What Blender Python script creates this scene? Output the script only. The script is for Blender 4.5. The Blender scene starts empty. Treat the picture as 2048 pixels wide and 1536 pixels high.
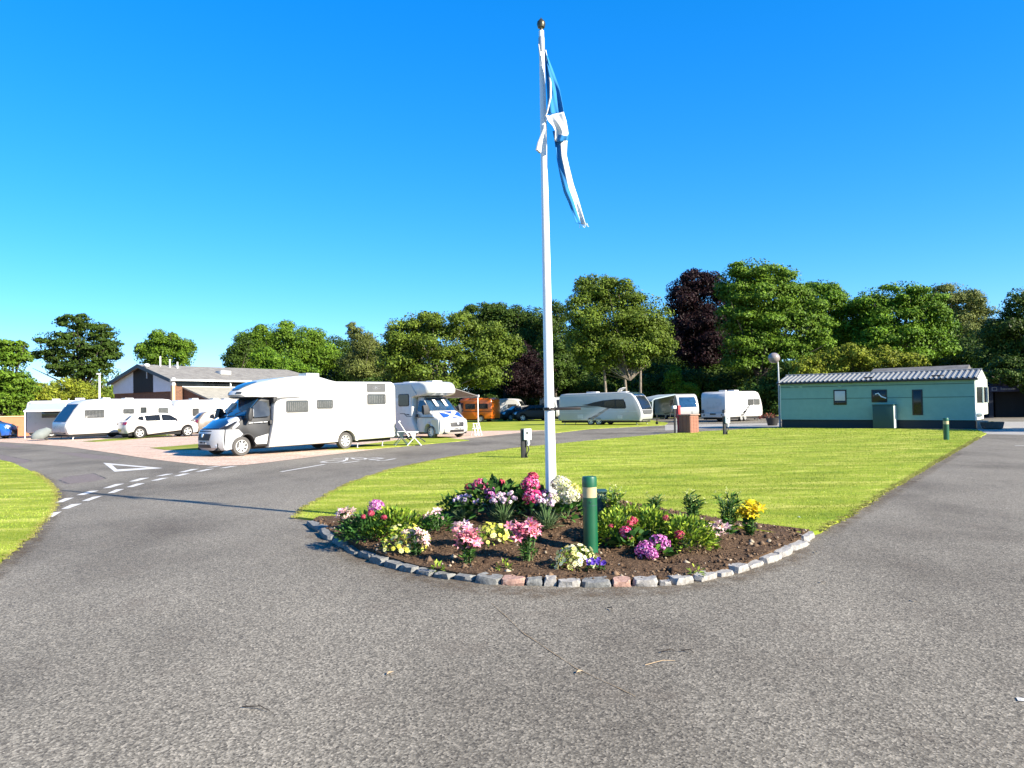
import bpy, bmesh, math, random
import numpy as np
from mathutils import Vector, Matrix, Quaternion, geometry

random.seed(7)
RNG = np.random.default_rng(11)
sc = bpy.context.scene
COL = sc.collection

# ------------------------------------------------------------------ camera, sky, sun, exposure
F_PX, EYE = 1500.0, 1.65
PITCH = math.atan(43.7 / 1500.0)
ROLL = -math.atan(0.02)
cam_data = bpy.data.cameras.new('camera')
cam_data.sensor_width = 36.0
cam_data.lens = F_PX / 2048.0 * 36.0
cam_data.clip_start = 0.05
cam_data.clip_end = 5000.0
cam = bpy.data.objects.new('camera', cam_data)
COL.objects.link(cam)
CAM_R = Matrix.Rotation(math.pi / 2 + PITCH, 4, 'X') @ Matrix.Rotation(ROLL, 4, 'Z')
cam.matrix_world = Matrix.Translation((0, 0, EYE)) @ CAM_R
sc.camera = cam

SUN_AZ = math.atan2(0.83, -0.555)          # measured from +Y towards +X
SUN_EL = math.radians(28.0)
world = bpy.data.worlds.new('World')
sc.world = world
world.use_nodes = True
wn, wl = world.node_tree.nodes, world.node_tree.links
wn.clear()
w_out = wn.new('ShaderNodeOutputWorld')
w_bg = wn.new('ShaderNodeBackground')
w_sky = wn.new('ShaderNodeTexSky')
w_sky.sky_type = 'NISHITA'
w_sky.sun_disc = False
w_sky.sun_elevation = SUN_EL
w_sky.sun_rotation = SUN_AZ
w_sky.altitude = 50.0
w_sky.air_density = 1.0
w_sky.dust_density = 0.0
w_sky.ozone_density = 10.0
w_hsv = wn.new('ShaderNodeHueSaturation')
w_hsv.inputs['Saturation'].default_value = 1.335
w_hsv.inputs['Value'].default_value = 1.0
w_hsv.inputs['Hue'].default_value = 0.508
w_gam = wn.new('ShaderNodeGamma')
w_gam.inputs['Gamma'].default_value = 0.7
wl.new(w_sky.outputs[0], w_gam.inputs['Color'])
wl.new(w_gam.outputs[0], w_hsv.inputs['Color'])
wl.new(w_hsv.outputs[0], w_bg.inputs['Color'])
w_bg.inputs['Strength'].default_value = 0.15
wl.new(w_bg.outputs[0], w_out.inputs[0])

sun_data = bpy.data.lights.new('sun', 'SUN')
sun_data.energy = 5.0
sun_data.angle = math.radians(0.53)
sun_data.color = (1.0, 0.91, 0.76)
sun = bpy.data.objects.new('sun', sun_data)
COL.objects.link(sun)
SUN_DIR = Vector((math.sin(SUN_AZ) * math.cos(SUN_EL), math.cos(SUN_AZ) * math.cos(SUN_EL), math.sin(SUN_EL)))
sun.rotation_euler = SUN_DIR.to_track_quat('Z', 'Y').to_euler()
sun.location = SUN_DIR * 60

sc.view_settings.view_transform = 'Standard'
sc.view_settings.look = 'None'
sc.view_settings.exposure = 1.6
sc.view_settings.gamma = 1.0
sc.view_settings.use_curve_mapping = False
sc.render.engine = 'CYCLES'
sc.cycles.max_bounces = 6
sc.cycles.diffuse_bounces = 3
sc.cycles.glossy_bounces = 3
sc.cycles.transmission_bounces = 4
sc.cycles.transparent_max_bounces = 6
sc.cycles.caustics_reflective = False
sc.cycles.caustics_refractive = False
sc.cycles.use_denoising = True

# ------------------------------------------------------------------ pixel <-> place helpers
R3 = CAM_R.to_3x3()
def ray(px, py):
    return R3 @ Vector(((px - 1024) / F_PX, -(py - 768) / F_PX, -1.0))
def G(px, py, z=0.0):
    d = ray(px, py); t = (z - EYE) / d.z
    return Vector((d.x * t, d.y * t, z))
def at(px, py, dist):
    d = ray(px, py); t = dist / d.y
    return Vector((d.x * t, d.y * t, EYE + d.z * t))
def mound(x, y):
    return 0.47 * math.exp(-(((x - 0.45) / 1.75) ** 2 + ((y - 9.55) / 1.15) ** 2))
def Gm(px, py):
    d = ray(px, py)
    t = 3.0 / d.y
    for _ in range(4000):
        x, y, z = d.x * t, d.y * t, EYE + d.z * t
        if z <= mound(x, y) + 0.05:
            return Vector((x, y, mound(x, y) + 0.05))
        t += 0.01 / d.y
    return G(px, py)

# ------------------------------------------------------------------ materials
MATS = {}
def newmat(name):
    m = bpy.data.materials.new(name)
    m.use_nodes = True
    m.node_tree.nodes.clear()
    MATS[name] = m
    N, L = m.node_tree.nodes, m.node_tree.links
    out = N.new('ShaderNodeOutputMaterial')
    b = N.new('ShaderNodeBsdfPrincipled')
    L.new(b.outputs[0], out.inputs[0])
    return m, N, L, b, out
def rgb(r, g, b_):
    return (r, g, b_, 1.0)
def texco(N, kind='Object'):
    return N.new('ShaderNodeTexCoord').outputs[kind]
def noise(N, L, vec, scale, detail=3.0, rough=0.55, out='Fac'):
    n = N.new('ShaderNodeTexNoise')
    n.inputs['Scale'].default_value = scale
    n.inputs['Detail'].default_value = detail
    n.inputs['Roughness'].default_value = rough
    if vec is not None: L.new(vec, n.inputs['Vector'])
    return n.outputs[out]
def ramp(N, L, fac, stops):
    r = N.new('ShaderNodeValToRGB')
    e = r.color_ramp.elements
    while len(e) < len(stops): e.new(0.5)
    for i, (p, c) in enumerate(stops):
        e[i].position = p; e[i].color = c if len(c) == 4 else (*c, 1.0)
    L.new(fac, r.inputs[0])
    return r.outputs[0]
def mixc(N, L, fac, a, b_, mode='MIX'):
    m = N.new('ShaderNodeMix'); m.data_type = 'RGBA'; m.blend_type = mode
    if isinstance(fac, float): m.inputs[0].default_value = fac
    else: L.new(fac, m.inputs[0])
    for i, v in ((6, a), (7, b_)):
        if isinstance(v, tuple): m.inputs[i].default_value = v if len(v) == 4 else (*v, 1.0)
        else: L.new(v, m.inputs[i])
    return m.outputs[2]
def bump(N, L, b, h, strength=0.4, dist=0.01):
    n = N.new('ShaderNodeBump')
    n.inputs['Strength'].default_value = strength
    n.inputs['Distance'].default_value = dist
    L.new(h, n.inputs['Height']); L.new(n.outputs[0], b.inputs['Normal'])
def mapping(N, L, vec, scale=(1, 1, 1), rot=(0, 0, 0)):
    m = N.new('ShaderNodeMapping')
    m.inputs['Scale'].default_value = scale; m.inputs['Rotation'].default_value = rot
    L.new(vec, m.inputs['Vector']); return m.outputs[0]

def paint(name, c, rough=0.35, coat=0.0, metal=0.0, dirt=0.12, scale=3.0, bumpy=0.0):
    """painted / plastic / metal surface with faint uneven tone"""
    m, N, L, b, o = newmat(name)
    v = texco(N)
    n = noise(N, L, v, scale, 4.0)
    c2 = tuple(x * (1 - dirt) for x in c)
    col = ramp(N, L, n, [(0.3, c2), (0.7, c)])
    L.new(col, b.inputs['Base Color'])
    rr = N.new('ShaderNodeMapRange')
    rr.inputs['To Min'].default_value = max(0.02, rough - 0.08); rr.inputs['To Max'].default_value = min(1.0, rough + 0.1)
    L.new(n, rr.inputs['Value']); L.new(rr.outputs[0], b.inputs['Roughness'])
    b.inputs['Metallic'].default_value = metal
    b.inputs['Coat Weight'].default_value = coat
    b.inputs['Coat Roughness'].default_value = 0.06
    if bumpy: bump(N, L, b, noise(N, L, v, 60.0, 2.0), bumpy, 0.004)
    return m
def glassmat(name, c, rough=0.04, spec=0.6, coat=0.5):
    m, N, L, b, o = newmat(name)
    n = noise(N, L, texco(N), 2.2, 3.0)
    L.new(ramp(N, L, n, [(0.35, tuple(x * 0.55 for x in c)), (0.7, c)]), b.inputs['Base Color'])
    b.inputs['Roughness'].default_value = rough
    b.inputs['Specular IOR Level'].default_value = spec
    b.inputs['Coat Weight'].default_value = coat
    b.inputs['Coat Roughness'].default_value = 0.03
    return m
def leafmat(name, attr='tint', trans=0.25, rough=0.5):
    """foliage colour comes from a per-leaf colour attribute (species tint; tree cores darker)"""
    m, N, L, b, o = newmat(name)
    a = N.new('ShaderNodeVertexColor'); a.layer_name = attr
    L.new(a.outputs[0], b.inputs['Base Color'])
    b.inputs['Roughness'].default_value = rough
    b.inputs['Specular IOR Level'].default_value = 0.1
    t = N.new('ShaderNodeBsdfTranslucent')
    L.new(a.outputs[0], t.inputs['Color'])
    mx = N.new('ShaderNodeMixShader'); mx.inputs[0].default_value = trans
    L.new(b.outputs[0], mx.inputs[1]); L.new(t.outputs[0], mx.inputs[2]); L.new(mx.outputs[0], o.inputs[0])
    return m

def mat_asphalt():
    m, N, L, b, o = newmat('asphalt')
    v = texco(N)
    vo = N.new('ShaderNodeTexVoronoi'); vo.inputs['Scale'].default_value = 84.0; L.new(v, vo.inputs['Vector'])
    bw = N.new('ShaderNodeRGBToBW'); L.new(vo.outputs['Color'], bw.inputs[0])
    grain = ramp(N, L, bw.outputs[0], [(0.08, (0.048, 0.042, 0.033)), (0.36, (0.116, 0.103, 0.08)), (0.62, (0.17, 0.152, 0.119)), (0.92, (0.3, 0.268, 0.212))])
    fine = ramp(N, L, noise(N, L, v, 210.0, 2.0), [(0.3, (0.7, 0.7, 0.7)), (0.7, (1.25, 1.25, 1.25))])
    c = mixc(N, L, 1.0, grain, fine, 'MULTIPLY')
    # worn paler wheel paths and darker, browner patches
    big = noise(N, L, mapping(N, L, v, (0.33, 0.2, 1), (0, 0, 0.5)), 1.0, 5.0, 0.6)
    c = mixc(N, L, 1.0, c, ramp(N, L, big, [(0.32, (0.58, 0.55, 0.52)), (0.5, (0.98, 0.97, 0.95)), (0.66, (1.22, 1.21, 1.19))]), 'MULTIPLY')
    med = noise(N, L, v, 1.3, 4.0, 0.65)
    brown = ramp(N, L, med, [(0.56, (0, 0, 0)), (0.75, (0.38, 0.38, 0.38))])
    c = mixc(N, L, brown, c, (0.105, 0.082, 0.06))
    L.new(c, b.inputs['Base Color'])
    b.inputs['Roughness'].default_value = 0.88
    b.inputs['Specular IOR Level'].default_value = 0.3
    bump(N, L, b, vo.outputs['Distance'], 0.4, 0.004)
    return m
def mat_patch(name, c1, c2):
    m, N, L, b, o = newmat(name)
    v = texco(N)
    vo = N.new('ShaderNodeTexVoronoi'); vo.inputs['Scale'].default_value = 70.0; L.new(v, vo.inputs['Vector'])
    bw = N.new('ShaderNodeRGBToBW'); L.new(vo.outputs['Color'], bw.inputs[0])
    L.new(ramp(N, L, bw.outputs[0], [(0.2, c1), (0.8, c2)]), b.inputs['Base Color'])
    b.inputs['Roughness'].default_value = 0.9
    bump(N, L, b, vo.outputs['Distance'], 0.5, 0.006)
    return m
def mat_gravel():
    m, N, L, b, o = newmat('pink_gravel')
    v = texco(N)
    vo = N.new('ShaderNodeTexVoronoi'); vo.inputs['Scale'].default_value = 26.0; L.new(v, vo.inputs['Vector'])
    bw = N.new('ShaderNodeRGBToBW'); L.new(vo.outputs['Color'], bw.inputs[0])
    c = ramp(N, L, bw.outputs[0], [(0.1, (0.3, 0.2, 0.145)), (0.5, (0.5, 0.355, 0.265)), (0.9, (0.66, 0.52, 0.42))])
    n = noise(N, L, v, 0.9, 5.0, 0.65)
    c = mixc(N, L, 1.0, c, ramp(N, L, n, [(0.3, (0.78, 0.76, 0.72)), (0.7, (1.12, 1.1, 1.08))]), 'MULTIPLY')
    g = ramp(N, L, noise(N, L, v, 0.5, 4.0), [(0.66, (0, 0, 0)), (0.8, (0.4, 0.4, 0.4))])
    c = mixc(N, L, g, c, (0.16, 0.19, 0.05))
    L.new(c, b.inputs['Base Color']); b.inputs['Roughness'].default_value = 0.95
    bump(N, L, b, vo.outputs['Distance'], 0.8, 0.02)
    return m
def mat_lawn(name, k=1.0, streak=0.35):
    m, N, L, b, o = newmat(name)
    v = texco(N)
    st = noise(N, L, mapping(N, L, v, (0.4, 1.3, 1), (0, 0, streak)), 1.2, 5.0, 0.7)
    c = ramp(N, L, st, [(0.34, (0.12 * k, 0.18 * k, 0.012 * k)), (0.5, (0.22 * k, 0.26 * k, 0.022 * k)), (0.66, (0.40 * k, 0.385 * k, 0.085 * k))])
    fine = noise(N, L, v, 38.0, 3.0, 0.7)
    c = mixc(N, L, 1.0, c, ramp(N, L, fine, [(0.25, (0.7, 0.72, 0.66)), (0.5, (1, 1, 1)), (0.75, (1.28, 1.24, 1.2))]), 'MULTIPLY')
    dry = ramp(N, L, noise(N, L, v, 0.8, 5.0, 0.7), [(0.6, (0, 0, 0)), (0.78, (0.5, 0.5, 0.5))])
    c = mixc(N, L, dry, c, (0.37 * k, 0.36 * k, 0.115 * k))
    L.new(c, b.inputs['Base Color']); b.inputs['Roughness'].default_value = 0.95
    b.inputs['Specular IOR Level'].default_value = 0.15
    bump(N, L, b, fine, 0.4, 0.02)
    return m
def mat_soil():
    m, N, L, b, o = newmat('soil')
    v = texco(N)
    n = noise(N, L, v, 26.0, 5.0, 0.7)
    c = ramp(N, L, n, [(0.3, (0.04, 0.025, 0.015)), (0.52, (0.105, 0.066, 0.04)), (0.72, (0.195, 0.13, 0.08)), (0.86, (0.33, 0.245, 0.165))])
    L.new(c, b.inputs['Base Color']); b.inputs['Roughness'].default_value = 1.0
    b.inputs['Specular IOR Level'].default_value = 0.1
    bump(N, L, b, n, 1.0, 0.05)
    return m
def mat_stone(name, c1, c2, c3):
    m, N, L, b, o = newmat(name)
    v = texco(N)
    oi = N.new('ShaderNodeObjectInfo')
    n = noise(N, L, v, 22.0, 5.0, 0.7)
    c = ramp(N, L, n, [(0.3, c1), (0.55, c2), (0.75, c3)])
    lich = ramp(N, L, noise(N, L, v, 7.0, 4.0), [(0.58, (0, 0, 0)), (0.68, (0.7, 0.7, 0.7))])
    c = mixc(N, L, lich, c, tuple(x * 0.6 for x in c2))
    L.new(c, b.inputs['Base Color']); b.inputs['Roughness'].default_value = 0.92
    bump(N, L, b, n, 0.8, 0.012)
    return m
def mat_brick(name, c1, c2, mortar, scale=1.0):
    m, N, L, b, o = newmat(name)
    br = N.new('ShaderNodeTexBrick')
    br.inputs['Color1'].default_value = rgb(*c1); br.inputs['Color2'].default_value = rgb(*c2); br.inputs['Mortar'].default_value = rgb(*mortar)
    br.inputs['Scale'].default_value = 3.3; br.inputs['Mortar Size'].default_value = 0.012; br.inputs['Brick Width'].default_value = 0.72
    sx = N.new('ShaderNodeSeparateXYZ'); L.new(texco(N), sx.inputs[0])
    ad = N.new('ShaderNodeMath'); L.new(sx.outputs[0], ad.inputs[0]); L.new(sx.outputs[1], ad.inputs[1])
    cx = N.new('ShaderNodeCombineXYZ'); L.new(ad.outputs[0], cx.inputs[0]); L.new(sx.outputs[2], cx.inputs[1])
    L.new(cx.outputs[0], br.inputs['Vector'])
    n = noise(N, L, texco(N), 8.0, 4.0)
    c = mixc(N, L, 1.0, br.outputs[0], ramp(N, L, n, [(0.3, (0.75, 0.75, 0.75)), (0.7, (1.15, 1.15, 1.15))]), 'MULTIPLY')
    L.new(c, b.inputs['Base Color']); b.inputs['Roughness'].default_value = 0.9
    return m
def mat_roof(name, c1, c2, rows=3.2):
    m, N, L, b, o = newmat(name)
    v = texco(N)
    n = noise(N, L, v, 1.6, 5.0, 0.7); f = noise(N, L, v, 14.0, 3.0)
    c = ramp(N, L, n, [(0.3, c1), (0.7, c2)])
    c = mixc(N, L, 1.0, c, ramp(N, L, f, [(0.3, (0.8, 0.8, 0.8)), (0.7, (1.2, 1.2, 1.2))]), 'MULTIPLY')
    L.new(c, b.inputs['Base Color']); b.inputs['Roughness'].default_value = 0.9
    bump(N, L, b, f, 0.5, 0.03)
    return m
def mat_bark(name, c1, c2):
    m, N, L, b, o = newmat(name)
    v = texco(N)
    n = noise(N, L, mapping(N, L, v, (3, 3, 0.7)), 3.0, 5.0, 0.7)
    L.new(ramp(N, L, n, [(0.35, c1), (0.65, c2)]), b.inputs['Base Color']); b.inputs['Roughness'].default_value = 0.95
    bump(N, L, b, n, 0.9, 0.04)
    return m
def mat_marking():
    m, N, L, b, o = newmat('road_paint')
    v = texco(N)
    n = noise(N, L, v, 46.0, 4.0, 0.75)
    c = ramp(N, L, n, [(0.3, (0.22, 0.21, 0.19)), (0.46, (0.5, 0.485, 0.45)), (0.7, (0.6, 0.585, 0.55))])
    L.new(c, b.inputs['Base Color']); b.inputs['Roughness'].default_value = 0.8
    return m

mat_asphalt(); mat_gravel(); mat_lawn('lawn_green'); mat_lawn('rough_grass', 0.72, 0.1); mat_soil(); mat_marking()
mat_patch('reddish_patch', (0.075, 0.06, 0.052), (0.19, 0.15, 0.13))
mat_patch('tar_seam', (0.016, 0.016, 0.017), (0.05, 0.05, 0.05))
mat_patch('moss_seam', (0.12, 0.085, 0.045), (0.23, 0.165, 0.09))
mat_patch('concrete', (0.2, 0.185, 0.16), (0.34, 0.32, 0.28))
mat_stone('granite_pale', (0.15, 0.14, 0.125), (0.29, 0.275, 0.25), (0.44, 0.42, 0.385))
mat_stone('granite_grey', (0.08, 0.08, 0.074), (0.17, 0.17, 0.158), (0.3, 0.295, 0.275))
mat_stone('granite_pink', (0.2, 0.12, 0.09), (0.35, 0.21, 0.16), (0.46, 0.33, 0.27))
paint('white_gelcoat', (0.52, 0.51, 0.49), 0.28, 0.4, 0, 0.04)
paint('cream_gelcoat', (0.52, 0.505, 0.46), 0.28, 0.4, 0, 0.05)
paint('caravan_silver_shaded', (0.36, 0.365, 0.355), 0.3, 0.4, 0, 0.06)  # silver white darkened: shade of turned-away panels put into the colour
paint('pole_white', (0.80, 0.80, 0.78), 0.3, 0.3, 0, 0.05)
paint('black_paint', (0.006, 0.006, 0.007), 0.5, 0.0, 0, 0.2)
paint('charcoal_metallic', (0.011, 0.0115, 0.013), 0.55, 0.1, 0.0, 0.2)
paint('navy_bonnet', (0.012, 0.022, 0.05), 0.14, 1.0, 0.0, 0.2)
paint('silver_bumper', (0.40, 0.40, 0.40), 0.4, 0.3, 0.0, 0.08)
paint('black_plastic', (0.018, 0.018, 0.019), 0.6, 0, 0, 0.2)
paint('grey_plastic', (0.075, 0.077, 0.078), 0.5)
paint('pale_grey_plastic', (0.5, 0.51, 0.5), 0.5)
paint('rubber', (0.022, 0.021, 0.020), 0.85, 0, 0, 0.3, 8.0)
paint('worn_rubber', (0.085, 0.08, 0.074), 0.9, 0, 0, 0.3, 8.0)
paint('alloy', (0.62, 0.61, 0.58), 0.35, 0.2, 0.5, 0.1)
paint('dark_underbody', (0.012, 0.012, 0.012), 0.9)
paint('headlight_lens', (0.66, 0.68, 0.70), 0.1, 0.8, 0.1, 0.35, 9.0)
paint('red_lens', (0.25, 0.012, 0.02), 0.15, 0.8)
paint('amber_lens', (0.6, 0.2, 0.02), 0.15, 0.8)
paint('plate_yellow', (0.62, 0.5, 0.08), 0.5)
paint('plate_white', (0.62, 0.62, 0.6), 0.5)
paint('saltire_blue', (0.01, 0.06, 0.30), 0.4)
paint('flag_blue', (0.012, 0.17, 0.42), 0.9, 0, 0, 0.2, 6.0)
paint('flag_white', (0.70, 0.69, 0.65), 0.9, 0, 0, 0.08, 6.0)
paint('rope_white', (0.66, 0.64, 0.58), 0.9)
paint('bronze', (0.10, 0.085, 0.05), 0.35, 0.2, 0.7, 0.4, 10.0)
paint('bollard_green', (0.004, 0.085, 0.034), 0.4, 0.3, 0, 0.25)
paint('bollard_cream', (0.46, 0.38, 0.2), 0.5, 0.1, 0, 0.3, 9.0)
paint('static_green', (0.25, 0.405, 0.285), 0.5, 0.1, 0, 0.12)
paint('static_cream', (0.66, 0.70, 0.58), 0.5, 0.1, 0, 0.08)
paint('dark_green', (0.012, 0.055, 0.05), 0.55)
paint('skirt_dark', (0.012, 0.022, 0.022), 0.7)
paint('roof_sheet_grey', (0.20, 0.205, 0.2), 0.5, 0, 0, 0.3, 5.0)
paint('brown_frame', (0.012, 0.008, 0.006), 0.5)
paint('orange_paint', (0.72, 0.15, 0.01), 0.3, 0.6, 0, 0.1)
paint('blue_paint', (0.012, 0.085, 0.36), 0.25, 0.8, 0, 0.1)
paint('beige_paint', (0.16, 0.13, 0.10), 0.35, 0.4, 0.0, 0.1)
paint('shaded_blue', (0.002, 0.004, 0.014), 0.6)  # near-black blue: the reception building's shade is put into the colour
paint('sign_blue', (0.003, 0.009, 0.05), 0.5)
paint('sign_white_dimmed', (0.24, 0.25, 0.28), 0.5)  # white greyed down, the sign's shade put into its colour
paint('red_post', (0.36, 0.028, 0.03), 0.5)
paint('lamp_globe', (0.25, 0.21, 0.19), 0.3, 0.4, 0, 0.25, 9.0)
paint('galvanised', (0.42, 0.43, 0.43), 0.45, 0, 0.5, 0.2)
paint('render_white', (0.62, 0.64, 0.66), 0.9, 0, 0, 0.1)
paint('dark_timber', (0.009, 0.008, 0.007), 0.75, 0, 0, 0.35)
paint('slate_fascia', (0.05, 0.065, 0.075), 0.6)
paint('orange_stain', (0.72, 0.42, 0.22), 0.6)
paint('terracotta', (0.55, 0.2, 0.095), 0.85, 0, 0, 0.2)
paint('awning_fabric', (0.30, 0.37, 0.40), 0.85, 0, 0, 0.08)
paint('awning_grey', (0.17, 0.165, 0.155), 0.9, 0, 0, 0.15)
paint('cover_grey', (0.17, 0.19, 0.18), 0.8, 0, 0, 0.25)
paint('dark_fabric', (0.03, 0.028, 0.034), 0.9)
paint('twig', (0.03, 0.022, 0.016), 0.9)
paint('dry_leaf', (0.34, 0.25, 0.15), 0.9)
paint('curtain', (0.13, 0.13, 0.125), 0.9, 0, 0, 0.5, 12.0)
paint('paper_white', (0.78, 0.80, 0.78), 0.8)
paint('stone_planter', (0.09, 0.075, 0.062), 0.95, 0, 0, 0.3, 12.0)
glassmat('glass_dark', (0.014, 0.016, 0.018), 0.08, 0.35, 0.1)
glassmat('glass_grey', (0.055, 0.06, 0.06))
glassmat('glass_blue', (0.02, 0.06, 0.12), 0.03, 0.8)
mat_brick('brick_brown', (0.17, 0.075, 0.035), (0.11, 0.05, 0.028), (0.18, 0.15, 0.12), 4.0)
mat_brick('brick_red', (0.34, 0.14, 0.08), (0.25, 0.1, 0.06), (0.4, 0.34, 0.28), 1.5)
mat_roof('roof_tile', (0.12, 0.11, 0.098), (0.21, 0.2, 0.175))
mat_roof('roof_pale', (0.20, 0.185, 0.15), (0.31, 0.29, 0.235))
mat_roof('roof_felt', (0.05, 0.05, 0.048), (0.14, 0.135, 0.13))
mat_bark('bark_grey', (0.07, 0.055, 0.042), (0.26, 0.215, 0.17))
mat_bark('bark_dark', (0.022, 0.017, 0.013), (0.07, 0.055, 0.042))
leafmat('leaf', trans=0.1)
leafmat('grass_blade', trans=0.22, rough=0.7)
leafmat('petal', trans=0.25, rough=0.7)
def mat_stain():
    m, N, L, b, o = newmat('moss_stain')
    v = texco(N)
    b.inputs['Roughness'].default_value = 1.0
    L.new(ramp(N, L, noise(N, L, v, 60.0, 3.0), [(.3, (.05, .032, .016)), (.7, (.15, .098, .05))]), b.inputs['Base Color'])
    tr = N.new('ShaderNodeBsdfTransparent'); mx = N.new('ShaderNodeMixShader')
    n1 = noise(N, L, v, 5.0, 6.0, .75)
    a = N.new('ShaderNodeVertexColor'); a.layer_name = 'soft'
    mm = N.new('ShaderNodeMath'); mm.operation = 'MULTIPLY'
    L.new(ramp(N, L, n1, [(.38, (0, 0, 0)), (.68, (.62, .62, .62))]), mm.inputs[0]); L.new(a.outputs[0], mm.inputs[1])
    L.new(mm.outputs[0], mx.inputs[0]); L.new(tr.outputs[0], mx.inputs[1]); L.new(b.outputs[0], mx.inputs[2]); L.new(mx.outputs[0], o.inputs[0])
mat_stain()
M = MATS
# ------------------------------------------------------------------ object helpers
def link_mesh(name, me, parent=None):
    o = bpy.data.objects.new(name, me)
    COL.objects.link(o)
    if parent is not None: o.parent = parent
    return o
def tag(o, label=None, cat=None, group=None, kind=None):
    if label: o['label'] = label
    if cat: o['category'] = cat
    if group: o['group'] = group
    if kind: o['kind'] = kind
    return o
def thing(name, label, cat, loc=(0, 0, 0), rz=0.0, group=None):
    o = bpy.data.objects.new(name, None)
    o.empty_display_size = 0.3
    COL.objects.link(o)
    o.location = loc; o.rotation_euler = (0, 0, rz)
    return tag(o, label, cat, group)
def copy_tree(o, parent=None):
    c = o.copy(); COL.objects.link(c)
    if parent is not None: c.parent = parent
    for ch in list(o.children): copy_tree(ch, c)
    return c
def heading_rz(h):
    return math.atan2(h[1], h[0])
def place(O, h, local):
    """location of a thing whose local point (x, y) must stand at ground point O when heading is h"""
    n = math.hypot(*h); hx, hy = h[0] / n, h[1] / n
    return (O[0] - hx * local[0] + hy * local[1], O[1] - hy * local[0] - hx * local[1], 0.0)

def inset(poly, r):
    n = len(poly); out = []
    area = sum(poly[i][0] * poly[(i + 1) % n][1] - poly[(i + 1) % n][0] * poly[i][1] for i in range(n))
    s = 1 if area > 0 else -1
    for i in range(n):
        a, b, c = Vector(poly[i - 1]), Vector(poly[i]), Vector(poly[(i + 1) % n])
        e1, e2 = (b - a), (c - b)
        if e1.length < 1e-6 or e2.length < 1e-6: out.append(tuple(b)); continue
        e1.normalize(); e2.normalize()
        n1 = Vector((-e1.y, e1.x)) * s; n2 = Vector((-e2.y, e2.x)) * s
        m = n1 + n2
        if m.length < 0.3: m = n1
        m.normalize()
        k = min(1.6, 1.0 / max(0.35, m.dot(n1)))
        out.append((b.x + m.x * r * k, b.y + m.y * r * k))
    return out
def arc(cx, cz, r, a0, a1, n=8):
    return [(cx + r * math.cos(math.radians(a0 + (a1 - a0) * i / n)), cz + r * math.sin(math.radians(a0 + (a1 - a0) * i / n))) for i in range(n + 1)]
def roundrect(x0, z0, x1, z1, r=0.05, n=3):
    return arc(x1 - r, z0 + r, r, -90, 0, n) + arc(x1 - r, z1 - r, r, 0, 90, n) + arc(x0 + r, z1 - r, r, 90, 180, n) + arc(x0 + r, z0 + r, r, 180, 270, n)

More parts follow.
